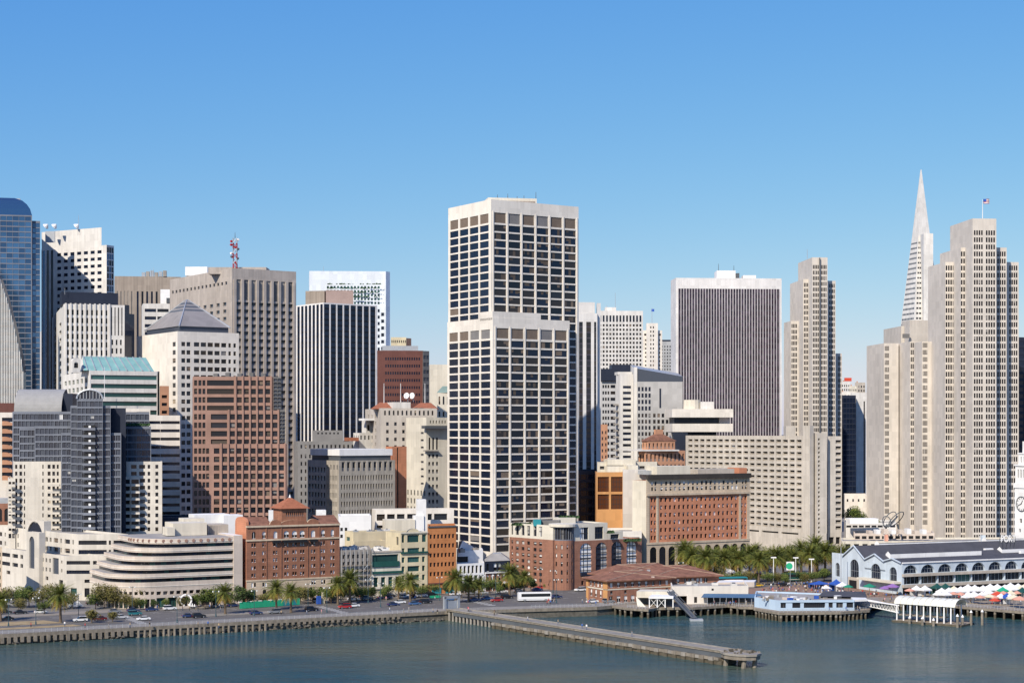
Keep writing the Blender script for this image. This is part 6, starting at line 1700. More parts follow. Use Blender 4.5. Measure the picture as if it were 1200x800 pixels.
e2_ = [V2(883.2, 617), V2(914, 602), V2(985, 604), V2(1019, 611)]
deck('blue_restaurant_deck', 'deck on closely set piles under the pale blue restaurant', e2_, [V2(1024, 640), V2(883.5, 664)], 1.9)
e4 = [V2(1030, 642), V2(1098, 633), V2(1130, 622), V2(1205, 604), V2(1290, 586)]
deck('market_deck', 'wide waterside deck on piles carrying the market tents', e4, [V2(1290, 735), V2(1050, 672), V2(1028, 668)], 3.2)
m2 = MB(); m2.prism([tuple(V2(1018, 622)), tuple(V2(1032, 640)), tuple(V2(1026, 672)), tuple(V2(900, 690)), tuple(V2(890, 660))], -.7, .08, CONC, True, True, PAVE); m2.build('quay', None, kind='structure')

# ---------------------------------------------------------------- brick pier building
b = Bld('brick_pier_building', 'two storey brick pier building with weathered brown tiled hip roofs', 'pier building', 712, 634, BRICKP, hide=730, depth=.3)
Ya = 634
pw = cols(712, 786, [(715, 718), (723, 726), (731, 734), (739, 742), (747, 750), (755, 758), (763, 766), (771, 774), (779, 782)])
q = b.block(687.2, 712, 787, Ya, TH, 680, left=[(683.5, 689, 4, 1, .5, 1, 'whitew', .12, .2), (692.5, 701, 3, 1, .42, 1, 'whitew', .12, .22)], right=[(683, 688.5, pw, 1, 1, 1, 'whitew'), (692, 697, pw[::2], 1, 1, .9, 'split'), (698.5, 706.5, cols(712, 787, [(714, 718), (722.5, 727), (731, 735), (739, 743.5)]), 1, 1, 1, 'whitew')])
A, C, B_, D, z1 = q
for nm, p0, p1, m_ in (('corner_quoin', A, A.lerp(C, .10), ORANGE), ('corner_quoin', A.lerp(C, .80), C, ORANGE), ('frieze', A, C, ORANGE)):
    n_ = (p1 - p0).normalized(); n_ = Vector((n_.y, -n_.x)) * .15; za, zb_ = (0, z1 - .1) if nm != 'frieze' else (pz(691.5, Ya), pz(690, Ya)); m2 = MB()
    m2.prism([tuple(p0 + n_), tuple(p1 + n_), tuple(p1), tuple(p0)], za, zb_, CREAM if m_ is ORANGE and nm == 'frieze' else ORANGE, True, True); m2.build(nm, b.root)
n_ = (B_ - C).normalized(); n_ = Vector((n_.y, -n_.x)) * .12; m2 = MB(); m2.prism([tuple(C + n_), tuple(B_ + n_), tuple(B_), tuple(C)], pz(691.2, Ya), pz(690, Ya), CREAM, True, True); m2.build('frieze', b.root)
mb = MB(); hip(mb, [A, C, B_, D], z1, z1 + 2.6, 1.3, TILED); mb.build('tiled_roof', b.root)
q = b.block(740, 764, 842.5, 648, 21, 676, ld=18, right=[(679, 685, cols(764, 842.5, [(766, 769), (775, 778), (782, 785), (793, 796), (801.5, 804.5), (806, 809), (810, 813), (816, 819), (820, 823), (825, 829)]), 1, 1, 1, 'whitew'), (690, 705, 8, 1, .5, .9, 'dark')])
mb = MB(); hip(mb, q[:4], q[4], q[4] + 3.5, 1.4, TILED); mb.build('tiled_roof', b.root)
q3 = b.block(690, 716, 800, 655, TH, 674.5, ld=14)
mb = MB(); hip(mb, q3[:4], q3[4], q3[4] + 3.6, 1.4, TILED); mb.build('tiled_roof', b.root)
for u, v, Y in ((716, 671, 650), (747, 676, 646), (765, 676, 644), (751, 668, 655), (760, 668, 656), (787, 664, 662)):
    m2 = MB(); m2.box(px(u, Y), Y, 1.2, .8, pz(v + 3, Y), pz(v - 1, Y), PEACH if u % 2 else STEEL); m2.build('chimney', b.root)
b.done()
# waterside white shelter in front of it
w_ = thing('loading_shelter', 'white framed loading shelter with cross braces beside the brick pier building', 'shelter', V2(766, 622).to_3d())
m2 = MB(); a, c = V2(746, 626), V2(786, 625); k = Vector((2, 8)); m2.prism([tuple(a), tuple(c), tuple(c + k), tuple(a + k)], pz(700.5, 624), pz(693, 624), CREAM, True, True); m2.build('canopy', w_)
m2 = MB(); a, c = V2(760, 618), V2(789, 618); m2.prism([tuple(a), tuple(c), tuple(c + k), tuple(a + k)], pz(701, 618), pz(698.5, 618), PURE, True, True); m2.build('canopy', w_)
for i in range(4):
    q_ = V2(761 + i * 9.2, 618.5); m2 = MB(); m2.box(q_.x, q_.y, .35, .35, .1, pz(700.6, 618), PURE); m2.build('post', w_)
for i in range(2):
    x0, x1, y = px(762 + i * 9.2, 618.5), px(770 + i * 9.2, 618.5), 618.5
    for z0, z1_ in ((.5, 3.4), (3.4, .5)): m2 = MB(); m2.tube((x0, y, z0), (x1, y, z1_), .1, .1, PURE, 4); m2.build('brace', w_)
m2 = MB(); a, c = V2(748, 631), V2(788, 630); m2.prism([tuple(a), tuple(c), tuple(c + Vector((0, 2))), tuple(a + Vector((0, 2)))], .1, pz(699, 630), DKSTEEL, True, True); m2.build('back_wall', w_)
m2 = MB(); m2.face([(*V2(745, 626), pz(698, 626)), (*V2(757, 620), .2), (*V2(747, 622), .2)], CREAM); m2.build('side_screen', w_)
# white restaurant
b = Bld('white_restaurant', 'low white waterside restaurant with a blue awning over dark glass', 'restaurant', 830, 630, WHITE, hide=730, depth=.4)
q = b.block(785, 787, 877, 632, 4, 686.5, ld=26, z0=pz(698, 632), m=WHITE, right=[(689.5, 692, [(.52, .55)], 1, 1, 1, 'void')]); b.units(q, q[4] - .9, 5, None, 1, 3, 1.2)
b.block(804, 805, 829, 631.4, 4, 697.8, ld=20, m=WHITE, right=[(699, 706, [(.35, .5)], 1, 1, 1, 'dark')])
b.block(826, 827, 879, 636, 4, 697.8, ld=20, m=DKSTEEL, right=[(699, 708, 9, 1, .85, 1, 'dockglass')])
m2 = MB(); a, c = V2(825, 633), V2(891, 631); z = pz(695.3, 632); BLUEAW = M('slate blue awning', (0.07, 0.14, 0.24), var=.1)
m2.face([(*a, z), (*c, z), (*(c + Vector((1, -3.6))), z - 1.1), (*(a + Vector((-1.5, -3.6))), z - 1.1)][::-1], BLUEAW); m2.face([(*(a + Vector((-1.5, -3.6))), z - 1.15), (*(c + Vector((1, -3.6))), z - 1.15), (*c, z - .1), (*a, z - .1)][::-1], BLUEAW); m2.build('awning', b.root)
for i in range(8):
    q_ = V2(829 + i * 7.4, 628.4); m2 = MB(); m2.cyl(q_.x, q_.y, .1, z - 1.1, .09, .09, STEEL, 5); m2.build('awning_post', b.root)
m2 = MB(); a, c = V2(840, 650), V2(884, 652); m2.prism([tuple(a), tuple(c), tuple(c + Vector((2, 9))), tuple(a + Vector((2, 9)))], pz(688, 650), pz(682, 650), PEACH, True, True, ROOFW); m2.build('rear_roof', b.root)
b.done()
g_ = thing('boarding_ramp', 'dark steel boarding ramp sloping down beside the white restaurant', 'ramp', V2(798, 612).to_3d())
for o in (0, 1.6):
    m2 = MB(); p0, p1 = V2(782, 624), V2(811, 606); m2.tube((p0.x + o, p0.y, pz(693, 624)), (p1.x + o, p1.y, -2.2), .25, .25, DKSTEEL, 4); m2.tube((p0.x + o, p0.y, pz(693, 624) + 1.1), (p1.x + o, p1.y, -1.1), .12, .12, DKSTEEL, 4); m2.build('side_truss', g_)
m2 = MB(); p0, p1 = V2(782, 624), V2(811, 606); z0 = pz(693, 624); m2.face([(p0.x, p0.y, z0), (p0.x + 1.6, p0.y, z0), (p1.x + 1.6, p1.y, -2.2), (p1.x, p1.y, -2.2)], DKSTEEL); m2.build('ramp_floor', g_)
m2 = MB(); q_ = V2(816, 606); m2.box(q_.x, q_.y, 4.6, 3.4, WZ - .3, WZ + .6, STEEL); m2.build('float', g_)
# pale blue restaurant
b = Bld('blue_restaurant', 'low pale blue restaurant with a flat cluttered roof on the water', 'restaurant', 914, 607, BLUEW, hide=730, depth=.5)
C = V2(914, 607.5); A = V2(884, 621); B_ = V2(1001, 609); z1 = pz(703.6, 607)
b.panel(A, C, 0, z1)
L = (B_ - C).length
b.panel(C, B_, 0, z1, zrows([(706, 712, cols(914, 1001, [(914.8, 921), (928.5, 938), (942, 967), (971, 976), (980, 988), (992, 1000)]), 1, 1, 1, 'band')], L, 607.5))
D = B_ + Vector((4, 22)); E = A + Vector((4, 24)); b.panel(B_, D, 0, z1); b.panel(D, E, 0, z1); b.panel(E, A, 0, z1); b.roof([A, C, B_, D, E], z1, .5, m=ROOFG, wm=BLUEW)
n_ = Vector((0.02, -1)); m2 = MB(); m2.prism([tuple(C + n_ * .3), tuple(B_ + n_ * .3), tuple(B_), tuple(C)], pz(705.6, 607), pz(703.0, 607), BLUEW, True, True); m2.build('fascia', b.root)
m2 = MB(); a, c = V2(1000, 611), V2(1016, 613); m2.prism([tuple(a), tuple(c), tuple(c + Vector((1, 10))), tuple(a + Vector((1, 10)))], pz(704.6, 611), pz(702, 611), PURE, True, True); m2.build('porch_roof', b.root)
m2 = MB(); zr = z1 + .2; pp = [V2(958, 622), V2(1016, 618), V2(1014, 640), V2(966, 642)]; tp = [V2(968, 632), V2(1002, 630)]; zt = pz(693, 632)
m2.face([(*pp[0], zr), (*pp[1], zr), (*tp[1], zt), (*tp[0], zt)], ROOFD); m2.face([(*pp[1], zr), (*pp[2], zr), (*tp[1], zt)], ROOFD); m2.face([(*pp[2], zr), (*pp[3], zr), (*tp[0], zt), (*tp[1], zt)], ROOFD); m2.face([(*pp[3], zr), (*pp[0], zr), (*tp[0], zt)], ROOFD); m2.build('dark_hip_roof', b.root)
m2 = MB(); a, c = V2(884, 652), V2(932, 655); m2.prism([tuple(a), tuple(c), tuple(c + Vector((1, 2))), tuple(a + Vector((1, 2)))], 0, pz(693.5, 652), CONC, True, True); m2.build('rear_wall', b.root)
rr = random.Random(8)
for i in range(26):
    u = rr.uniform(890, 985); Y = rr.uniform(612, 626); m2 = MB(); s = rr.uniform(.5, 1.6); m2.box(px(u, Y), Y, s * 1.5, s, z1 - .5, z1 + rr.uniform(.0, .7), rr.choice([STEEL, PURE, CONC, GREY, PEACH, BLUEC]), rr.random()); m2.build('roof_unit', b.root)
b.done()

# ---------------------------------------------------------------- ferry gate: barrel roof, gangway truss
fg = thing('ferry_gate', 'white barrel roofed ferry landing on posts over the water', 'ferry landing', V2(1090, 598).to_3d())
p0, p1 = V2(1055, 606), V2(1126, 592); ax = (p1 - p0); nx_ = Vector((ax.y, -ax.x)).normalized(); hw = 5.0; n = 10; ze = 3.3
LANDR = M('pale green white roof sheet', (0.74, 0.74, 0.66), rough=.6, var=.06)
mb = MB()
for i in range(n):
    a, c = pi * i / n, pi * (i + 1) / n
    o0, z0, o1, z1_ = cos(a) * hw, ze + sin(a) * 2.4, cos(c) * hw, ze + sin(c) * 2.4
    mb.face([(*(p0 + nx_ * o0), z0), (*(p1 + nx_ * o0), z0), (*(p1 + nx_ * o1), z1_), (*(p0 + nx_ * o1), z1_)], LANDR)
mb.build('barrel_roof', fg)
for i in range(11):
    q_ = p0 + ax * (i / 10); mb = MB(); pr2 = None
    for k in range(n + 1):
        a = pi * k / n; pt = (*(q_ + nx_ * cos(a) * (hw + .05)), ze + .06 + sin(a) * 2.42)
        if pr2: mb.tube(pr2, pt, .1, .1, CREAM, 4)
        pr2 = pt
    mb.build('roof_rib', fg)
for i in range(9):
    for sgn in (1, -1):
        q_ = p0 + ax * ((i + .3) / 9) + nx_ * sgn * (hw - .7); m2 = MB(); m2.cyl(q_.x, q_.y, WZ - 1, ze + (.6), .26, .26, PURE, 8); m2.build('post', fg)
m2 = MB(); f = [p0 + nx_ * (hw + 1) - ax * .02, p1 + nx_ * (hw + 1) + ax * .12, p1 - nx_ * hw + ax * .12, p0 - nx_ * hw]; m2.prism([tuple(q_) for q_ in f], WZ - .6, WZ + .7, CONCD, True, True, TIMBER); m2.build('float', fg)
m2 = MB(); f = [p0 + nx_ * 3, p0 + ax * .8 + nx_ * 3, p0 + ax * .8 - nx_ * 1, p0 - nx_ * 1]; m2.prism([tuple(q_) for q_ in f], -.9, -.6, CONC, True, True); m2.build('landing', fg)
for k, (u, Y, h) in enumerate([(1138, 592, 1.2), (1151, 592, 1.4), (1122, 585, .6), (1094, 589, -1.2), (1066, 596, -1.2), (1081, 592, -1), (1128, 588, 0)]):
    q_ = V2(u, Y); m2 = MB(); m2.cyl(q_.x, q_.y, -7, h, .5, .45, CONC, 8); m2.cyl(q_.x, q_.y, h, h + .9, .55, .02, PURE, 8); m2.build('mooring_pile', fg)
gw = thing('gangway_truss', 'white lattice gangway linking the quay to the ferry landing', 'gangway', V2(1030, 612).to_3d())
g0, g1 = V2(1010, 618), V2(1054, 607); n = 12
for o in (0, 2.2):
    for za in (0, 1):
        m2 = MB(); m2.tube((g0.x, g0.y + o, 1.2 + za * 2.0), (g1.x, g1.y + o, -.6 + za * 2.6), .16, .16, PURE, 5); m2.build('chord', gw)
    for i in range(n):
        f0, f1 = i / n, (i + .5) / n; f2 = (i + 1) / n
        P_ = lambda f, za: (g0.x + (g1.x - g0.x) * f, g0.y + (g1.y - g0.y) * f + o, (1.2 + za * 2.0) * (1 - f) + (-.6 + za * 2.6) * f)
        m2 = MB(); m2.tube(P_(f0, 0), P_(f1, 1), .1, .1, PURE, 4); m2.tube(P_(f1, 1), P_(f2, 0), .1, .1, PURE, 4); m2.build('web_member', gw)
m2 = MB(); m2.face([(g0.x - 2, g0.y - .4, 3.4), (g1.x, g1.y - .4, 2.2), (g1.x, g1.y + 2.6, 2.2), (g0.x - 2, g0.y + 2.6, 3.4)], PURE); m2.face([(g0.x - 2, g0.y - .4, 3.1), (g1.x, g1.y - .4, 1.9), (g1.x, g1.y - .4, 2.2), (g0.x - 2, g0.y - .4, 3.4)], PURE); m2.build('canopy', gw)
railing('market_railing', 'rusty pale railing along the edge of the market deck', [e3(V2(1098, 633.3), .1), e3(V2(1130, 622.3), .1), e3(V2(1205, 604.3), .1)], 1.4, 1.1, STEEL, .05)
railing('deck_railing', 'grey railing along the edge of the brick building deck', [e3(V2(735, 618.3), .1), e3(V2(760, 613.4), .1)], 1.4, 1.1, STEEL, .05)
railing('terrace_railing', 'pale railing before the glass of the white restaurant', [e3(V2(812, 620.4), .1), e3(V2(853, 628.3), .1), e3(V2(868, 622.3), .1), e3(V2(883, 621.3), .1)], 1.4, 1.1, STEEL, .05)
railing('restaurant_railing', 'pale railing along the pale blue restaurant terrace', [e3(V2(914, 602.4), .1), e3(V2(985, 604.4), .1), e3(V2(1018, 611.4), .1)], 1.4, 1.1, STEEL, .05)
# ================================================================ trees, vehicles, people, tents, lamps
FR = [M('palm frond green', (0.155, 0.165, 0.030), var=0.35, scale=.8), M('dark palm frond', (0.085, 0.108, 0.02), var=0.35, scale=.8), M('yellowing palm frond', (0.30, 0.21, 0.04), var=0.3, scale=.8)]
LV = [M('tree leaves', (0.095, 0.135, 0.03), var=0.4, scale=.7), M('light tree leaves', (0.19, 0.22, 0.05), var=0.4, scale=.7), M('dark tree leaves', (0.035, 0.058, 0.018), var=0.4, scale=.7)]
LO = [M('olive leaves', (0.165, 0.145, 0.042), var=0.4, scale=.7), M('light olive leaves', (0.22, 0.19, 0.06), var=0.4, scale=.7), M('dark olive leaves', (0.06, 0.062, 0.022), var=0.4, scale=.7)]
def palm(name, label, h, seed, nf=70, fl=5.4, group=None):
    r = random.Random(seed); o = thing(name, label, 'palm tree', (0, 0, 0), group)
    tr = MB(); n = 7; lean = r.uniform(-.25, .25); hh = h - 4.2
    for i in range(n):
        z0, z1 = hh * i / n, hh * (i + 1) / n; r0 = .48 - .12 * i / n + (.12 if i == 0 else 0)
        tr.tube((lean * i / n, 0, z0), (lean * (i + 1) / n, 0, z1 + .02), r0, .46 - .12 * (i + 1) / n, TRUNK, 8)
    tr.tube((lean, 0, hh - .3), (lean, 0, hh + .9), .42, .75, FR[2], 8); tr.build('trunk', o)
    cr = MB()
    for k in range(nf):
        az = k * 2.39996 + r.uniform(-.2, .2); q = k / nf
        el = 1.35 - q * 2.15 + r.uniform(-.12, .12); L = fl * r.uniform(.85, 1.1) * (0.8 if el > 1 else 1)
        p = Vector((lean, 0, hh + .6)); d = Vector((cos(az) * cos(el), sin(az) * cos(el), sin(el))); pts = [p.copy()]; m = FR[2] if q > .82 else (r.choice([FR[0], FR[0], FR[1]]))
        seg = 7
        for s in range(seg):
            p = p + d * (L / seg); pts.append(p.copy()); d = (d + Vector((0, 0, -.13 - .05 * (1 - abs(el) / 1.6)))).normalized()
        sd = Vector((-sin(az), cos(az), 0))
        for s in range(seg):
            a, c = pts[s], pts[s + 1]; f = (s + .5) / seg; w_ = 1.25 * sin(pi * min(1, .18 + f * .8)) * (.9 if s else .4)
            for e_ in (-1, 1):
                for h2 in (0, .5):
                    b0 = a.lerp(c, h2); b1 = a.lerp(c, h2 + .36); tip = a.lerp(c, h2 + .8) + sd * e_ * w_ + Vector((0, 0, -.38 * w_))
                    cr.face([b0, b1, tip], m)
    cr.build('crown', o); return o
def tree(name, label, h, w_, seed, lv, n=1500, group=None, cat='tree', trunk=.32, leaf=.42):
    r = random.Random(seed); o = thing(name, label, cat, (0, 0, 0), group); tr = MB(); cr = MB(); th_ = h * .34
    tr.tube((0, 0, 0), (0, 0, th_), .22, .16, BARK, 7); cl = []
    for i in range(11):
        a = r.random() * 6.28; d = w_ * .5 * sqrt(r.random()) * .85; z = th_ + (h - th_) * (.15 + .75 * r.random() * (1 - .35 * d / (w_ * .5)))
        c = Vector((cos(a) * d, sin(a) * d, z)); cl.append((c, r.uniform(.22, .34) * w_)); tr.tube((0, 0, th_ * .9), c, .12, .04, BARK, 5)
    cl.append((Vector((0, 0, h * .72)), w_ * .36))
    tr.build('trunk', o)
    for i in range(n):
        c, rd = r.choice(cl); v = Vector((r.gauss(0, 1), r.gauss(0, 1), r.gauss(0, .8))).normalized() * rd * r.uniform(.55, 1.0) ** .6
        p = c + v; p.z = max(p.z, th_ * .6); s = leaf * r.uniform(.6, 1.3); t1 = Vector((r.gauss(0, 1), r.gauss(0, 1), r.gauss(0, 1))).normalized(); t2 = t1.orthogonal().normalized()
        t3 = (t1.cross(t2) * r.uniform(.3, 1) + t2).normalized()
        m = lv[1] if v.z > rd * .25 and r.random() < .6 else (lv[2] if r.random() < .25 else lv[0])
        cr.face([p - t1 * s * .5, p + t3 * s * .45, p + t1 * s * .6, p - t3 * s * .4], m)
    cr.build('crown', o); return o
PG = 'palms along the waterfront street'
pa = palm('palm_tree', 'tall broad palm standing alone on the verge before the pale apartment complex', 12.6, 1, 84, 6.0, PG)
pb = palm('palm_tree', 'bushy palm before the rounded end of the scaffolded house row', 11.8, 2, 76, 5.6, PG); pc_ = palm('palm_tree', 'slim palm before the row of cream houses', 11.0, 3, 66, 5.2, PG)
PR = [pa, pb, pc_]; used = set()
def put(protos, i, loc, rz, label, sc=None, group=None):
    o = protos[i]
    if i not in used or protos is not PR:
        pass
    if id(o) not in used:
        used.add(id(o)); o.location = loc; o.rotation_euler = (0, 0, rz); o['label'] = label
        if sc: o.scale = sc if isinstance(sc, tuple) else (sc,) * 3
        if group: o['group'] = group
        return o
    return dup(o, loc, rz, label, group, sc)
rr = random.Random(21)
def gl_(u, v, z=.12):
    p = P(u, v, z); return (p.x, p.y, z)
for i, (u, v, sc, lab) in enumerate([
    (71, 728.5, 1.0, 'tall broad palm standing alone on the verge before the pale apartment complex'), (264, 719, .92, 'lone palm before the end pylon of the terraced office block'),
    (1, 727, .85, 'palm cut by the picture edge beside the brick building end'),
    (324, 714, .93, 'first palm behind the green fence by the tiled tower block'), (341, 717, .98, 'second palm behind the green fence by the tiled tower block'),
    (396, 708, .92, 'palm at the corner of the tiled tower block and the scaffolded house'), (410, 707, 1.0, 'full palm before the scaffolded house'),
    (467, 702, .84, 'palm before the low cream house with green terrace'), (481, 705, .95, 'palm before the curved gable cream house'),
    (534, 706, 1.0, 'tall palm between the orange brick house and the white arch house'), (549, 704, .86, 'palm before the white arch house'), (561, 703, .8, 'small palm before the white pillars of the arch house'),
    (597, 699, 1.02, 'tall palm before the mansard house corner'), (614, 695, .8, 'palm before the plain brick side of the corner hotel'), (736, 690, .75, 'palm behind the brick pier building roof')]):
    put(PR, [0, 1, 1, 1, 2, 1, 0, 2, 1, 0, 1, 2, 0, 1, 2][i], gl_(u, v), rr.random() * 6, lab, sc)
for i, (u, v) in enumerate([(812, 679), (826, 683), (838, 678), (848, 681), (858, 676), (867, 681), (878, 677), (889, 682), (899, 676), (908, 680), (918, 675), (929, 679), (939, 675), (949, 678), (958, 674), (967, 676), (976, 672), (986, 673), (803, 676), (885, 672), (925, 671), (955, 670)]):
    put(PR, i % 3, gl_(u, v), rr.random() * 6, 'date palm in the dense plaza grove before the long hotel', rr.uniform(1.1, 1.3), 'palms of the plaza grove')
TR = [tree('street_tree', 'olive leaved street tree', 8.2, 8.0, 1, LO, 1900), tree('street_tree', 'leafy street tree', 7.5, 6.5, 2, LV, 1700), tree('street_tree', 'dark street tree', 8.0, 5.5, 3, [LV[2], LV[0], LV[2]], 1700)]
for i, (u, v, k, sc, lab) in enumerate([
    (24, 712, 1, 1.05, 'green tree at the dark entrance of the pale apartment complex'), (34, 710, 2, .9, 'dark tree behind the small white canopy'), (57, 711, 0, 1.0, 'olive tree behind the tall lone palm'),
    (52, 719, 1, .62, 'small green tree beside the tall lone palm'), (22, 717, 0, .6, 'small olive tree among the parked cars'), (122, 712, 0, 1.05, 'broad olive tree at the rounded end of the terraced office'), (136, 712, 0, .95, 'second olive tree by the rounded end of the terraced office'),
    (168, 711, 0, 1.0, 'loose olive tree before the terraced office ground floor'), (248, 712, 1, 1.05, 'leafy tree before the end pylon of the terraced office'), (281, 712, 2, 1.0, 'dark narrow tree at the corner of the tiled tower block'),
    (366, 706, 1, .8, 'round green tree before the tiled tower block doorway'), (388, 707, 1, .72, 'small green tree beside the corner palms'), (425, 703, 1, .7, 'small tree before the scaffolded house end'), (308, 709, 0, .5, 'small bare olive tree by the green fence'),
    (574, 697, 1, .95, 'round dark green tree before the mansard house'), (585, 698, 1, .6, 'little tree beside the tall palm of the mansard house'),
    (768, 682, 1, .8, 'round tree before the first stone arches'), (786, 682, 1, .85, 'bright tree before the middle stone arches'), (804, 680, 1, .95, 'round tree before the last stone arches'), (760, 683, 1, .7, 'low tree at the white wall beside the stone arches'),
    (8, 712, 0, .9, 'olive tree at the picture edge behind the parked cars'), (45, 713, 0, .8, 'olive tree between the white canopy and the lone palm'), (68, 714, 1, .75, 'green tree just behind the lone palm trunk'), (112, 713, 1, .8, 'green tree by the olive trees at the rounded end'), (85, 713, 0, .7, 'olive tree before the complex entrance by the white van'),
    (148, 713, 0, .65, 'small olive tree before the curved corner'), (240, 713, 1, .8, 'green tree beside the leafy one at the end pylon'), (293, 711, 2, .8, 'dark tree at the first arch of the tiled tower block'), (352, 707, 0, .75, 'olive tree at the end of the green fence'), (378, 706, 1, .75, 'green tree behind the kiosk'), (402, 705, 2, .7, 'dark tree between the corner palms'), (418, 704, 1, .75, 'green tree beside the full palm'), (437, 702, 2, .6, 'dark tree at the scaffold corner'), (450, 702, 1, .55, 'small tree before the low cream house'), (494, 700, 1, .6, 'small tree before the curved gable house'), (526, 700, 2, .8, 'dark tree behind the orange brick palm'), (541, 700, 1, .8, 'green tree between the two arch house palms'), (556, 699, 2, .8, 'dark tree before the dark openings of the arch house'), (604, 695, 1, .85, 'green tree under the mansard corner palm'), (622, 692, 2, .7, 'dark tree at the brick hotel wall'),
    (920, 683, 1, .6, 'small tree among the plaza people'), (941, 684, 1, .7, 'light tree at the plaza edge by the ferry hall'), (952, 683, 1, .65, 'young tree at the corner of the ferry hall'), (966, 680, 1, .7, 'leafy tree behind the flat corner of the ferry hall'), (905, 682, 1, .55, 'shrubby tree behind the plaza lamp')]):
    put(TR, k, gl_(u, v), rr.random() * 6, lab, sc)
for i in range(15):
    u = 818 + i * 11.5 + rr.uniform(-3, 3); put(TR, [1, 1, 0][i % 3], gl_(u, rr.uniform(680, 685)), rr.random() * 6, 'bright leafy tree under the palms of the plaza grove', rr.uniform(.5, .85), 'leafy trees of the plaza grove')
for i in range(34):
    u = 150 + i * 14.2 + rr.uniform(-5, 5)
    if u < 640: q_ = fpt(u) - nb * rr.uniform(3.2, 5.2); put(TR, [0, 1, 2, 1][i % 4], (q_.x, q_.y, .14), rr.random() * 6, 'small street tree in the row along the building fronts', rr.uniform(.42, .66), 'small street trees along the building fronts')
BU = [tree('round_bush', 'clipped round bush', 4.2, 4.6, 9, [LO[0], LO[1], LO[2]], 1300, cat='bush', leaf=.36)]
for u, v, sc, lab in [(107.5, 729, 1.0, 'larger clipped round bush by the roadside'), (132, 728, .78, 'smaller clipped round bush by the roadside')]:
    put(BU, 0, gl_(u, v), rr.random() * 6, lab, sc)
HB = [tree('planter_bush', 'bright green bush', 3.2, 3.0, 12, [LV[1], LV[1], LV[0]], 700, cat='bush', leaf=.34)]
for i, u in enumerate((641, 654, 663, 671.5, 680, 687)):
    put(HB, 0, gl_(u, 689.5 - (u - 641) * .03), rr.random() * 6, 'bright green planter bush in the row before the corner hotel', rr.uniform(.8, 1.0), 'planter bushes before the corner hotel')
for i, (u, v, sc) in enumerate([(996, 604, 1.4), (1002, 602, 1.6), (1009, 605, 1.3), (1028, 611, 1.0), (1018, 609, 1.1)]):
    Y = 904 - i * 3; put([TR[1]], 0, (px(u, Y), Y, pz(v + 6, Y) - 2), rr.random() * 6, 'green tree on the raised terrace between the hotel and the stepped tower', sc * .75, 'trees on the raised terrace')
for i in range(9):
    u = 992 + i * 23 + rr.uniform(-4, 4); put(HB, 0, (px(u, 828), 828, pz(648, 828) - 1), rr.random() * 6, 'planter shrub along the low terrace building', rr.uniform(.7, 1.1), 'shrubs along the low terrace building')
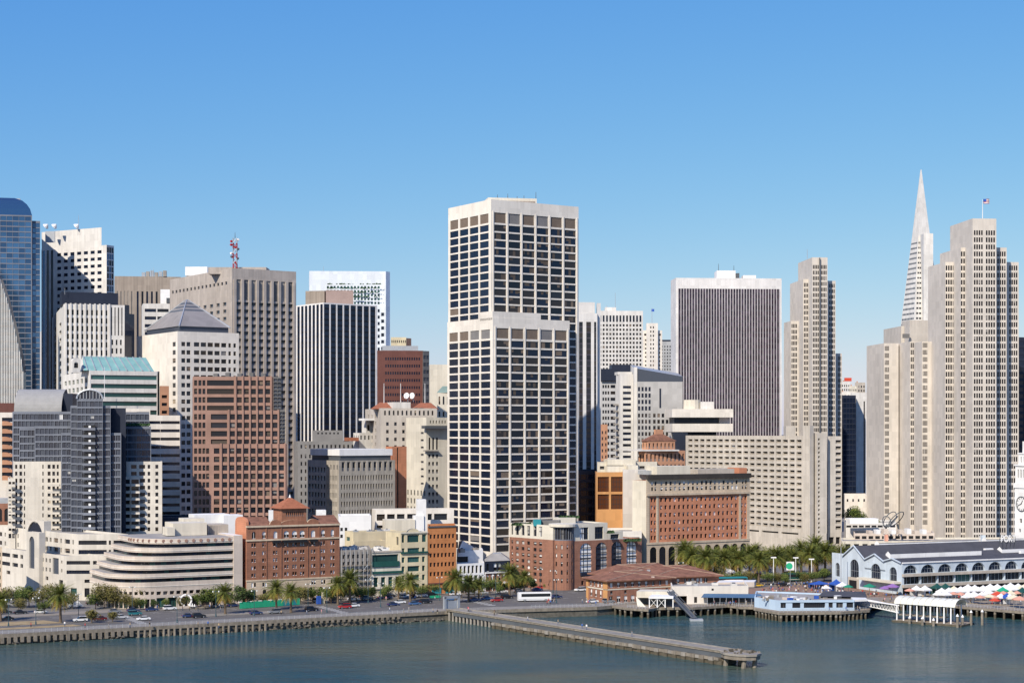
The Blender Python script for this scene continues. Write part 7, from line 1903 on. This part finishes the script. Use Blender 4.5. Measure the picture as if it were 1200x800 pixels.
# ---------------------------------------------------------------- vehicles
def paint(name, c, rough=.3):
    return M(name, c, rough=rough, var=0.0, spec=.6)
PT = dict(white=paint('white car paint', (.75, .75, .74)), black=paint('black car paint', (.012, .012, .014)), navy=paint('navy car paint', (.02, .04, .12)), blue=paint('blue car paint', (.05, .12, .26)), grey=paint('grey car paint', (.2, .21, .22)), maroon=paint('maroon car paint', (.12, .01, .012)), red=paint('red car paint', (.38, .02, .02)), teal=paint('teal car paint', (.02, .16, .18)), yellow=paint('yellow car paint', (.75, .45, .02)), silver=paint('silver car paint', (.45, .46, .47)))
CG = glass('car glass', (.015, .018, .022)); TY = M('tyre rubber', (.015, .015, .015), var=0); LMP = M('lamp lens', (.7, .7, .65), var=0, rough=.2); TL = M('tail lamp lens', (.35, .01, .01), var=0, rough=.2)
def vehicle(kind, col_, label, loc, rz, group):
    o = thing({'sedan': 'parked_car', 'suv': 'parked_car', 'van': 'delivery_van'}[kind], label, 'van' if kind == 'van' else 'car', (0, 0, 0), group)
    pm = PT[col_]
    if kind == 'sedan': prof = [(-2.25, .35), (-2.3, .8), (-2.1, .98), (-1.5, 1.02), (1.1, .98), (2.1, .82), (2.3, .6), (2.25, .35)]; cab = [(-1.65, 1.0), (-1.05, 1.45), (.25, 1.47), (1.05, .98)]; W_, wr = 1.8, .33
    elif kind == 'suv': prof = [(-2.3, .4), (-2.35, .95), (-2.25, 1.12), (1.0, 1.1), (2.1, 1.0), (2.35, .75), (2.3, .4)]; cab = [(-2.2, 1.1), (-1.95, 1.75), (.3, 1.78), (1.05, 1.1)]; W_, wr = 1.95, .38
    else: prof = [(-2.8, .45), (-2.8, 1.3), (2.0, 1.3), (2.7, 1.05), (2.8, .45)]; cab = [(-2.75, 1.3), (-2.7, 2.5), (1.0, 2.5), (2.0, 1.3)]; W_, wr = 2.0, .38
    def ext(pr, w0, w1, m, z_ref=None):
        mb = MB(); n = len(pr); zs = [z for _, z in pr]; lo, hi = min(zs), max(zs)
        hw = [w0 / 2 + (w1 - w0) / 2 * ((z - lo) / (hi - lo)) for _, z in pr]
        Lf_ = [(x, hw[i], z) for i, (x, z) in enumerate(pr)]; Rt = [(x, -hw[i], z) for i, (x, z) in enumerate(pr)]
        mb.face(Lf_, m); mb.face(Rt[::-1], m)
        for i in range(n): j = (i + 1) % n; mb.face([Lf_[j], Lf_[i], Rt[i], Rt[j]], m)
        return mb
    ext(prof, W_, W_ * .96, pm).build('body', o)
    g = ext(cab, W_ * .94, W_ * .74, CG if kind != 'van' else pm); g.build('cabin_glass' if kind != 'van' else 'cargo_box', o)
    top = cab[1:3]; mb = MB(); zt = cab[1][1] + .02; mb.prism([(top[0][0] - .1, -W_ * .37), (top[1][0] + .1, -W_ * .37), (top[1][0] + .1, W_ * .37), (top[0][0] - .1, W_ * .37)], zt - .03, zt + .04, pm); mb.build('roof', o)
    if kind == 'van':
        mb = MB(); mb.face([(2.02, -.85, 1.35), (2.02, .85, 1.35), (1.08, .8, 2.4), (1.08, -.8, 2.4)], CG); mb.build('windscreen', o)
    for x in (-1.4, 1.4):
        for y in (-1, 1):
            mb = MB(); yy = y * W_ / 2; mb.tube((x, yy - y * .2, wr), (x, yy + y * .02, wr), wr, wr, TY, 12); t_ = mb.build('wheel', o)
            m2 = MB(); m2.tube((x, yy + y * .01, wr), (x, yy + y * .035, wr), wr * .55, wr * .55, STEEL, 8); m2.build('rim', t_)
    for y in (-.62, .62):
        mb = MB(); mb.box(prof[-2][0] - .02, y, .12, .35, .58, .74, LMP); mb.build('headlight', o)
        mb = MB(); mb.box(prof[1][0] + .02, y, .1, .3, .68, .86, TL); mb.build('tail_light', o)
    o.location = loc; o.rotation_euler = (0, 0, rz); return o
protos = {}
def car(u, v, col_, kind='sedan', rev=False, label=None, dz=0.012):
    rz = atan2(ds.y, ds.x) + (pi if rev else 0) + rr.uniform(-.05, .05); p = P(u, v, 0); loc = (p.x, p.y, dz); key = (kind, col_)
    lab = label or 'car'; g = 'vehicles on the waterfront street'
    if key in protos: return dup(protos[key], loc, rz, lab, g)
    protos[key] = vehicle(kind, col_, lab, loc, rz, g); return protos[key]
for a in [
    (94, 728, 'white', 'suv', 1, 'white estate car beside the larger clipped bush'), (48, 718.5, 'white', 'sedan', 0, 'white saloon car on the road by the lone palm'), (24, 719, 'black', 'sedan', 0, 'dark car behind the white saloon'), (6, 719, 'black', 'suv', 0, 'dark car at the picture edge on the road'),
    (8, 726.5, 'black', 'sedan', 1, 'dark low car on the near lane at the picture edge'), (16, 709.5, 'silver', 'sedan', 0, 'silver car parked by the small olive tree'), (3, 711, 'grey', 'sedan', 0, 'grey car parked at the picture edge'), (88, 711.5, 'white', 'van', 0, 'white delivery van parked near the complex entrance'),
    (117, 726.5, 'maroon', 'sedan', 1, 'maroon car between the two clipped bushes'), (108, 708, 'black', 'sedan', 0, 'black car parked below the broad olive tree'), (120, 709.5, 'black', 'suv', 0, 'dark car parked under the rounded end of the terraced office'), (142, 724.5, 'silver', 'sedan', 0, 'silver car waiting at the crossing'),
    (158, 720.5, 'teal', 'suv', 0, 'teal car turning before the terraced office'), (168, 726.5, 'white', 'sedan', 1, 'white car by the seawall railing'), (221, 723, 'navy', 'sedan', 0, 'navy car on the lane before the terraced office'), (233, 723.5, 'black', 'suv', 0, 'black car following the navy car'),
    (300, 719.5, 'navy', 'sedan', 0, 'navy car before the green fence'), (322, 718.5, 'grey', 'suv', 1, 'grey car passing the green fence'), (365, 715.5, 'black', 'suv', 0, 'black car before the tiled tower block'), (404, 712.5, 'red', 'suv', 1, 'red car before the scaffolded house'), (414, 711, 'white', 'sedan', 1, 'white car just ahead of the red car'),
    (461, 709.5, 'navy', 'sedan', 0, 'dark blue car before the low cream house'), (468, 707, 'white', 'sedan', 1, 'white car beside the dark blue car'), (486, 708.5, 'blue', 'sedan', 0, 'blue car before the curved gable house'), (499, 706.5, 'black', 'suv', 0, 'black car before the orange brick house'),
    (474, 699.5, 'white', 'suv', 0, 'white car parked at the cream houses'), (489, 699, 'black', 'sedan', 0, 'dark car parked at the cream houses'), (503, 697.5, 'black', 'suv', 0, 'dark car parked beside the teal shopfront'), (455, 700, 'black', 'suv', 0, 'dark car parked below the green terrace'), (528, 703.5, 'blue', 'sedan', 0, 'blue car near the pale pier gate'),
    (556, 704, 'navy', 'sedan', 0, 'navy car behind the pier gate'), (571, 702.5, 'blue', 'sedan', 0, 'blue car behind the red car'), (582, 704.5, 'red', 'sedan', 1, 'red car near the pier entrance'), (594, 701, 'black', 'suv', 0, 'large black car behind the white coach'),
    (652, 700.5, 'navy', 'sedan', 0, 'navy car ahead of the white coach'), (636, 689.5, 'red', 'sedan', 0, 'red car parked at the brick hotel side'), (680, 692.5, 'white', 'suv', 1, 'white car before the corner hotel planters'), (604, 690, 'black', 'sedan', 0, 'dark car parked under the hotel palm'), (694, 706.5, 'white', 'sedan', 1, 'white car parked at the brick pier building end'), (713, 706.5, 'grey', 'suv', 0, 'dark grey car parked on the deck by the brick pier building'),
    (888, 687.5, 'yellow', 'sedan', 0, 'yellow taxi on the plaza road'), (890, 676.5, 'red', 'suv', 0, 'red van under the plaza palms'), (917, 687, 'black', 'sedan', 0, 'black car among the plaza people'), (907, 677, 'white', 'sedan', 0, 'white car under the plaza palms'), (926, 676.5, 'black', 'van', 0, 'dark van parked under the plaza palms')]:
    car(a[0], a[1], a[2], a[3], bool(a[4]), a[5], dz=.16 if a[0] > 690 else .012)
for i in range(26):
    u = 128 + i * 19.5 + rr.uniform(-4, 4); q_ = fpt(min(u, 640)) - nb * 8.6
    if u > 640 or 200 < u < 240 or 276 < u < 356: continue
    c_, k_ = rr.choice([('black', 'sedan'), ('grey', 'sedan'), ('silver', 'sedan'), ('white', 'sedan'), ('black', 'suv'), ('navy', 'sedan'), ('white', 'suv'), ('grey', 'suv')])
    lab = {'black': 'black car parked in the kerb row before the buildings', 'grey': 'grey car parked in the kerb row before the buildings', 'silver': 'silver car parked in the kerb row before the buildings', 'white': 'white car parked in the kerb row before the buildings', 'navy': 'navy car parked in the kerb row before the buildings'}[c_]
    o = car(100, 720, c_, k_, False, lab); o.location = (q_.x, q_.y, .012); o['group'] = 'cars parked along the building kerb'
# coach
def bus(label, loc, rz, L, body, stripe, cat, h=3.3):
    o = thing('coach' if cat == 'bus' else 'tram', label, cat, loc); mb = MB(); lo = Vector(loc)
    def lb(name, x0, x1, y0, y1, z0, z1, m, par=None):
        m2 = MB(); c, s = cos(rz), sin(rz); m2.prism([(lo.x + c * x - s * y, lo.y + s * x + c * y) for x, y in ((x0, y0), (x1, y0), (x1, y1), (x0, y1))], lo.z + z0, lo.z + z1, m, True, True); return m2.build(name, par or o)
    lb('body', -L / 2, L / 2, -1.25, 1.25, .45, h, body); lb('roof', -L / 2 + .3, L / 2 - .3, -1.1, 1.1, h, h + .15, body)
    lb('window_band', -L / 2 + 1.2, L / 2 - .3, -1.28, 1.28, h * .55, h - .35, CG); lb('windscreen', L / 2 - .1, L / 2 + .03, -1.1, 1.1, h * .42, h - .3, CG); lb('stripe', -L / 2 + .1, L / 2 - .1, -1.27, 1.27, .8, 1.0, stripe)
    for x in (-L * .3, L * .34):
        for y in (-1.26, 1.06): t_ = lb('wheel', x - .5, x + .5, y, y + .2, 0.02, 1.0, TY); lb('rim', x - .25, x + .25, y - .01 if y < 0 else y + .19, y + .0 if y < 0 else y + .22, .28, .76, STEEL, t_)
    return o
p = P(626, 704); bus('white coach with a dark window band waiting beside the cove', (p.x, p.y, .012), radians(10), 12.6, PT['white'], PT['silver'], 'bus')
p = P(856, 686); bus('teal and cream tram stopped under the plaza palms', (p.x, p.y, .15), radians(14), 14, TEALP, CREAM, 'tram', 3.4)
p = P(932, 681); bus('dark green tram half hidden by the plaza trees', (p.x, p.y, .15), radians(14), 12, GREEND, CREAM, 'tram', 3.4)
# ---------------------------------------------------------------- people
SK = M('skin', (.42, .26, .19), var=0); HR = M('dark hair', (.03, .022, .018), var=0)
TOPS = [M(n_, c, var=0) for n_, c in (('white shirt', (.75, .75, .74)), ('black jacket', (.02, .02, .025)), ('red shirt', (.45, .04, .04)), ('blue shirt', (.06, .14, .4)), ('grey hoodie', (.25, .25, .26)), ('pink shirt', (.62, .3, .32)), ('tan coat', (.4, .3, .18)))]
LEGS = [M(n_, c, var=0) for n_, c in (('dark trousers', (.03, .03, .035)), ('blue jeans', (.07, .11, .2)), ('khaki trousers', (.35, .29, .2)))]
def person_mesh(top, leg, stride):
    mb = MB()
    def loft(rings, m_of):
        n = 7; prev = None
        for c, rx, ry, m in rings:
            cur = [(c[0] + rx * cos(2 * pi * i / n), c[1] + ry * sin(2 * pi * i / n), c[2]) for i in range(n)]
            if prev:
                for i in range(n): j = (i + 1) % n; mb.face([prev[i], prev[j], cur[j], cur[i]], m)
            else: mb.face(cur[::-1], m)
            prev = cur
        mb.face(prev, m)
    for s in (-1, 1):
        x = stride * s
        loft([((x + .05, .1 * s, 0), .13, .055, HR), ((x, .1 * s, .08), .06, .055, HR), ((x * .6, .1 * s, .48), .075, .07, leg), ((0, .095 * s, .88), .10, .095, leg)], None)
        loft([((-.4 * x, .25 * s, .78), .04, .04, SK), ((-.2 * x, .245 * s, 1.08), .045, .045, top), ((0, .2 * s, 1.42), .065, .06, top)], None)
    loft([((0, 0, .82), .13, .17, leg), ((0, 0, 1.0), .115, .155, top), ((0, 0, 1.25), .135, .19, top), ((0, 0, 1.43), .11, .2, top), ((0, 0, 1.49), .06, .07, SK), ((0, 0, 1.53), .065, .06, SK), ((.01, 0, 1.60), .10, .08, SK), ((.0, 0, 1.68), .10, .085, HR), ((-.01, 0, 1.75), .06, .055, HR)], None)
    return mb
PP = []
for i, tp in enumerate(TOPS):
    for k in range(2):
        PP.append((person_mesh(tp, LEGS[(i + k) % 3], .16 * (k + .3)), tp, (i, k)))
protoP = {}
nameT = ['white top', 'black jacket', 'red top', 'blue top', 'grey hoodie', 'pink top', 'tan coat']
cntP = [0]
def person(loc, where, group):
    i = rr.randrange(len(PP)); mb, tp, (a, k) = PP[i]
    lab = f"person in {'a ' if 'top' in nameT[a] or a in (1, 4, 6) else ''}{nameT[a]} {where}"
    if i not in protoP:
        o = mb.build('person', None, smooth=True); protoP[i] = o
    else:
        o = protoP[i].copy(); COL.objects.link(o)
    o.location = loc; o.rotation_euler = (0, 0, rr.random() * 6.28); s = rr.uniform(.93, 1.08); o.scale = (s, s, s); o['label'] = lab; o['category'] = 'person'; o['group'] = group
    cntP[0] += 1
def crowd(n, u0, u1, v0, v1, where, group, z=.13):
    for i in range(n):
        p = P(rr.uniform(u0, u1), rr.uniform(v0, v1), z); person((p.x, p.y, z), where, group)
crowd(92, 893, 985, 684.5, 696, 'walking in the plaza crowd before the grove', 'people in the plaza crowd')
crowd(20, 985, 1030, 694, 700, 'near the parasols at the ferry hall end', 'people at the ferry hall end')
crowd(60, 1030, 1198, 694.5, 710, 'among the market stalls on the deck', 'people at the market', .1)
crowd(14, 920, 1012, 713.6, 716.2, 'on the pale blue restaurant terrace', 'people on the blue restaurant terrace', .1)
crowd(10, 836, 880, 707, 709.5, 'on the white restaurant terrace', 'people on the white restaurant terrace', .1)
crowd(16, 640, 700, 704, 709, 'on the promenade round the cove', 'people round the cove')
crowd(9, 30, 290, 733, 736, 'on the seawall promenade', 'people on the seawall promenade')
crowd(12, 180, 260, 712, 716, 'on the pavement before the terraced office', 'people before the terraced office')
crowd(8, 300, 520, 716, 720, 'on the far part of the seawall promenade', 'people on the far seawall promenade')
crowd(14, 390, 520, 700.5, 703.5, 'on the pavement before the cream houses', 'people before the cream houses', .14)
for i, (s_, o_) in enumerate([(24, -1), (26, .5), (46, 1), (60, -1), (74, 0), (77, .6), (100, 1)]):
    q_ = A0 + dp * s_ + npn * o_; person((q_.x, q_.y, .75), 'strolling on the breakwater pier', 'people on the breakwater pier')
for i in range(4):
    q_ = A0 + dp * (8 + i) + npn * (-1 + i * .6); person((q_.x, q_.y, .75), 'near the landward end of the breakwater pier', 'people by the pier gate')
# ---------------------------------------------------------------- market tents and parasols
def tent(label, m, w_=3.0, side=True):
    o = thing('market_tent', label, 'tent', (0, 0, 0), 'tents of the waterside market'); mb = MB(); h = 2.3
    for sx, sy in ((-1, -1), (1, -1), (1, 1), (-1, 1)):
        m2 = MB(); m2.tube((sx * w_ / 2, sy * w_ / 2, 0), (sx * w_ / 2, sy * w_ / 2, h), .05, .05, STEEL, 4); m2.build('leg', o)
    c = [(-w_ / 2, -w_ / 2), (w_ / 2, -w_ / 2), (w_ / 2, w_ / 2), (-w_ / 2, w_ / 2)]
    for i in range(4):
        a, d = c[i], c[(i + 1) % 4]; am, dm = (a[0] * .35, a[1] * .35), (d[0] * .35, d[1] * .35)
        mb.face([(*a, h), (*d, h), (*dm, h + .75), (*am, h + .75)], m); mb.face([(*am, h + .75), (*dm, h + .75), (0, 0, h + 1.35)], m); mb.face([(*a, h - .35), (*d, h - .35), (*d, h), (*a, h)], m)
    if side: mb.face([(*c[2], .2), (*c[3], .2), (*c[3], h), (*c[2], h)], m)
    mb.build('canopy', o); return o
def parasol(label, m, r_=1.7):
    o = thing('parasol', label, 'parasol', (0, 0, 0), 'parasols of the waterside market'); mb = MB(); mb.tube((0, 0, 0), (0, 0, 2.9), .04, .04, STEEL, 5); mb.build('pole', o); mb = MB(); n = 8
    for i in range(n):
        a, c = 2 * pi * i / n, 2 * pi * (i + 1) / n; mb.face([(r_ * cos(a), r_ * sin(a), 2.25), (r_ * cos(c), r_ * sin(c), 2.25), (0, 0, 2.95)], m); mb.face([(r_ * cos(a), r_ * sin(a), 2.05), (r_ * cos(c), r_ * sin(c), 2.05), (r_ * cos(c), r_ * sin(c), 2.25), (r_ * cos(a), r_ * sin(a), 2.25)], m)
    mb.build('canopy', o); return o
TN = {}
def at(kind, key, m, label, u, v, rz, sc=1.0, grp=None):
    p = P(u, v, .1); k = (kind, key)
    if k in TN: o = dup(TN[k], (p.x, p.y, .1), rz, label, grp, sc)
    else:
        o = (tent if kind == 't' else parasol)(label, m); TN[k] = o; o.location = (p.x, p.y, .1); o.rotation_euler = (0, 0, rz); o.scale = sc if isinstance(sc, tuple) else (sc,) * 3
        if grp: o['group'] = grp
    return o
tr_ = radians(25)
for row, (v0, u0, n_, sl_) in enumerate([(697.5, 1118, 13, -.045), (700.5, 1104, 15, -.035), (703.5, 1100, 12, -.01), (706.5, 1132, 8, .03)]):
    for i in range(n_):
        u = u0 + i * 8.4 + rr.uniform(-1, 1); v = v0 + (u - u0) * sl_ + rr.uniform(-.5, .5)
        if u > 1204: continue
        x = rr.random()
        if row < 2 or x < .55: at('t', *(('w', CLOTHW) if rr.random() < .9 else ('c', CLOTHY)), 'white peaked tent in the packed market rows', u, v, tr_, rr.uniform(.95, 1.15), 'white tents of the market')
        else: at('p', 's', CLOTHS, 'salmon pink parasol among the market tents', u, v, 0, 1.15, 'salmon parasols of the market')
for u, v, m, key, lab, kd, sc in [(1019, 696.5, CLOTHG, 'g', 'bright green parasol outside the gabled hall end', 'p', 1.5), (1046, 697.5, CLOTHP, 'p', 'purple parasol below the cream canopy', 'p', 1.6), (1037, 697.5, CLOTHP, 'p', 'purple parasol nearer the gangway', 'p', 1.3), (1169, 706.5, CLOTHR, 'r', 'red parasol among the salmon ones', 'p', 1.5), (1180, 708, BLUEC, 'b', 'blue tent near the deck edge', 't', 1.2), (1188, 711.5, CLOTHY, 'y', 'cream parasol at the deck edge', 'p', 1.6), (1160, 707.5, CLOTHY, 'y', 'cream parasol beside the red one', 'p', 1.3), (1175, 699, GREENP, 'gg', 'green tent among the white market tents', 't', 1.1), (1098, 697, GREEND, 'dg', 'dark green tent against the hall wall', 't', 1.3), (1108, 697, GREEND, 'dg', 'second dark green tent against the hall wall', 't', 1.3), (1198, 702, GREEND, 'dg', 'dark green tent cut by the picture edge', 't', 1.3), (1074, 698.5, CLOTHW, 'w', 'white tent behind the barrel roof landing', 't', 1.2), (1084, 699, CLOTHW, 'w', 'white tent next along behind the barrel roof', 't', 1.25), (1066, 699.5, CLOTHS, 's', 'salmon parasol beside the barrel roof landing', 'p', 1.2), (1195, 713, CLOTHS, 's', 'salmon parasol at the outer deck edge', 'p', 1.6), (1166, 711.5, CLOTHR, 'r', 'red parasol at the outer deck edge', 'p', 1.2),
    (960, 689, BLUEC, 'b', 'broad blue tent in the plaza crowd', 't', (2.6, 1.5, .85)), (980, 693, BLUEC, 'b', 'blue tent at the ferry hall corner', 't', 1.4), (987, 694, CLOTHW, 'w', 'white tent at the ferry hall corner', 't', 1.2), (994, 695, CLOTHG, 'g', 'green parasol at the hall door', 'p', 1.2), (981, 688.5, CLOTHY, 'y', 'cream parasol against the flat hall corner', 'p', 1.1), (968, 694.5, CLOTHW, 'w', 'small white tent in the plaza crowd', 't', .9)]:
    at(kd, key, m, lab, u, v, tr_, sc)
# big white canopies behind the palms
for i, (u0, u1, v0, lab) in enumerate([(832, 862, 678, 'long white marquee behind the plaza palms'), (866, 906, 676, 'second long white marquee behind the plaza palms'), (40, 48, 707, 'small white canopy at the complex entrance')]):
    o = thing('marquee', lab, 'tent', gl_((u0 + u1) / 2, v0)); p0, p1 = P(u0, v0), P(u1, v0); L_ = (p1 - p0).length; n = max(1, int(L_ / 6)); mb = MB(); hh = 3.2 if i < 2 else 2.6
    for k in range(n):
        a, c = p0.lerp(p1, k / n), p0.lerp(p1, (k + 1) / n); d = Vector((0, 7, 0)); ap = (a + c + d) / 2
        ring = [a, c, c + d, a + d]
        for s in range(4): mb.face([(ring[s].x, ring[s].y, hh), (ring[(s + 1) % 4].x, ring[(s + 1) % 4].y, hh), (ap.x, ap.y, hh + 2.4)], CLOTHW)
        mb.face([(a.x, a.y, hh - .6), (c.x, c.y, hh - .6), (c.x, c.y, hh), (a.x, a.y, hh)], CLOTHW)
        for q_ in (a, a + d): m2 = MB(); m2.tube((q_.x, q_.y, 0), (q_.x, q_.y, hh), .07, .07, STEEL, 4); m2.build('leg', o)
    mb.build('canopy', o)
# ---------------------------------------------------------------- lamps, poles, fence, sculpture
LP_ = M('blue green lamp post', (.05, .10, .12), var=.1, rough=.5)
def lamp():
    o = thing('street_lamp', 'lamp', 'street lamp', (0, 0, 0), 'street lamps along the waterfront'); mb = MB(); mb.cyl(0, 0, 0, 1.0, .28, .2, LP_, 8); mb.cyl(0, 0, 1, 9.0, .11, .07, LP_, 8); mb.build('pole', o)
    for s in (-1, 1):
        mb = MB(); mb.tube((0, 0, 8.6), (s * 1.0, 0, 8.9), .06, .05, LP_, 5); mb.build('arm', o); mb = MB(); mb.cyl(s * 1.0, 0, 8.45, 8.9, .26, .14, LMP, 8); mb.build('lamp_head', o)
    return o
lm = [lamp()]
for i, (u, v, lab) in enumerate([(42, 731, 'slim lamp post on the verge by the white saloon'), (92, 726, 'lamp post beside the white delivery van'), (10, 733, 'lamp post at the seawall by the picture edge'), (155, 716, 'lamp post at the crossing near the terraced office'), (207.5, 729, 'lamp post before the ring sculpture'), (253, 722, 'lamp post beside the lone palm'), (298, 721, 'lamp post at the end of the green fence'), (361, 712, 'lamp post before the tiled tower block'), (383, 717, 'lamp post between the fence and the corner palms'), (431.5, 706, 'lamp post before the scaffolded house'), (446, 711, 'lamp post near the dark blue car'), (515, 703, 'lamp post before the orange brick house'), (566, 700, 'lamp post by the white arch house'), (581, 700, 'lamp post by the mansard house'), (633, 692, 'lamp post at the brick hotel side'), (648, 694, 'lamp post beside the corner hotel planters'), (652, 706, 'lamp post on the cove promenade'), (765, 684, 'lamp post before the stone arches'), (798, 683, 'lamp post by the last stone arches')]):
    put(lm, 0, gl_(u, v), radians(TH) + rr.uniform(-.3, .3), lab)
def mast(label, u, v, h, m, head=True):
    o = thing('plaza_mast', label, 'light mast', gl_(u, v)); p = P(u, v); mb = MB(); mb.cyl(p.x, p.y, 0, h, .2, .14, m, 8); mb.build('pole', o)
    if head: mb = MB(); mb.box(p.x, p.y, 2.2, .5, h - .1, h + .4, PURE); mb.build('lamp_head', o)
for u, v, lab in ((906.5, 684, 'tall white mast before the plaza grove'), (932.5, 681, 'tall white mast beside the round green sign'), (951, 683, 'tall white mast near the ferry hall corner')): mast(lab, u, v, 11 if u < 920 else 10, PURE)
mast('tall pale pole rising behind the flat hall corner', 985.5, 690, 17, STEEL, False)
mast('tall white pole behind the barrel roof landing', 1148, 668, 16, PURE, False)
p = P(926, 686); sg = thing('round_sign', 'white panel sign bearing a green disc in the plaza', 'sign', (p.x, p.y, 0)); mb = MB(); mb.cyl(p.x, p.y, 0, 6.5, .1, .1, STEEL, 6); mb.build('pole', sg)
mb = MB(); mb.box(p.x, p.y - .2, 3.2, .2, 6.5, 10.0, PURE); mb.build('panel', sg); mb = MB(); mb.tube((p.x - .4, p.y - .31, 8.2), (p.x - .4, p.y - .36, 8.2), 1.35, 1.35, GREENP, 18); mb.build('disc', sg)
# green construction fence
fe = thing('site_fence', 'bright green construction fence on the pavement before the tiled tower block', 'fence', gl_(280, 712)); p0, p1 = P(281, 713.3), P(351.5, 708.5)
for i in range(18):
    a, c = p0.lerp(p1, i / 18), p0.lerp(p1, (i + .97) / 18); d = (c - a); n_ = Vector((-d.y, d.x, 0)).normalized() * .12; m2 = MB(); m2.prism([(a.x, a.y), (c.x, c.y), (c.x + n_.x, c.y + n_.y), (a.x + n_.x, a.y + n_.y)], .15, 2.45 + (i % 5 == 2) * .15, GREENP if i not in (13, 14, 16) else TEALP, True); m2.build('panel', fe)
    if i % 3 == 0: m2 = MB(); m2.box(a.x, a.y + .3, 1.4, .4, 2.45, 2.6, PURE); m2.build('cap', fe)
m2 = MB(); p = P(510, 701); sb = thing('green_barrier', 'small bright green barrier before the teal shopfront', 'barrier', (p.x, p.y, .14)); m2.box(p.x, p.y, 4.5, .3, .14, 1.2, GREENP, radians(TH)); m2.build('panel', sb); m2 = MB(); m2.box(p.x, p.y, 4.7, .5, .14, .3, DKSTEEL, radians(TH)); m2.build('foot', sb)
kp = thing('information_kiosk', 'blue and yellow kiosk on the pavement by the tiled tower block', 'kiosk', gl_(375, 707)); p = P(373.5, 707.5); m2 = MB(); m2.box(p.x, p.y, 1.5, 1.2, .1, 3.0, BLUEC, .5); m2.build('blue_panel', kp); p = P(378.5, 707); m2 = MB(); m2.box(p.x, p.y, .9, .9, .1, 4.2, CLOTHY, .5); m2.build('yellow_pillar', kp)
# ring sculpture
rs = thing('ring_sculpture', 'white broken ring sculpture on a low stone plinth before the terraced office', 'sculpture', gl_(218, 712)); p = P(218, 712.5); mb = MB(); pr2 = None
for i in range(22):
    a = radians(-60 + i * 15); pt = Vector((p.x + 2.0 * cos(a), p.y + .3 * sin(a * 2), 2.9 + 2.0 * sin(a)))
    if pr2: mb.tube(pr2, pt, .34, .34, PURE if i % 5 else GREY, 8)
    pr2 = pt
mb.build('ring', rs); mb = MB(); mb.box(p.x, p.y, 6.5, 2.0, .1, .8, PEACH, radians(TH)); mb.build('plinth', rs)
for i in range(3): mb = MB(); mb.cyl(p.x + 1.6 + i * .8, p.y - .5, .8, 2.2 - i * .3, .4, .15, PURE, 7); mb.build('figure', rs)
# small boat of the pier float, gulls
for i, (u, v) in enumerate([(545, 701), (1036, 690), (600, 690)]):
    pass
fl_ = thing('flagpole', 'flagpole with a pale flag before the low terrace building', 'flagpole', (px(1149, 800), 800, 0)); mb = MB(); mb.cyl(px(1149, 800), 800, 0, 16, .14, .08, PURE, 6); mb.build('pole', fl_); mb = MB()
for k in range(5): mb.face([(px(1149, 800) + .1 + k * .45, 800 + .2 * sin(k), 12.6), (px(1149, 800) + .55 + k * .45, 800 + .2 * sin(k + 1), 12.4), (px(1149, 800) + .55 + k * .45, 800 + .2 * sin(k + 1), 15.2), (px(1149, 800) + .1 + k * .45, 800 + .2 * sin(k), 15.5)], BLUEP)
mb.build('cloth', fl_)
fl_ = thing('flagpole', 'flagpole with an orange flag before the low terrace building', 'flagpole', (px(1036, 790), 790, 0)); mb = MB(); mb.cyl(px(1036, 790), 790, 0, 17, .14, .08, PURE, 6); mb.build('pole', fl_); mb = MB()
for k in range(4): mb.face([(px(1036, 790) + .1 + k * .45, 790 + .2 * sin(k), 13.2), (px(1036, 790) + .55 + k * .45, 790 + .2 * sin(k + 1), 13), (px(1036, 790) + .55 + k * .45, 790 + .2 * sin(k + 1), 16), (px(1036, 790) + .1 + k * .45, 790 + .2 * sin(k), 16.4)], CLOTHS)
mb.build('cloth', fl_)
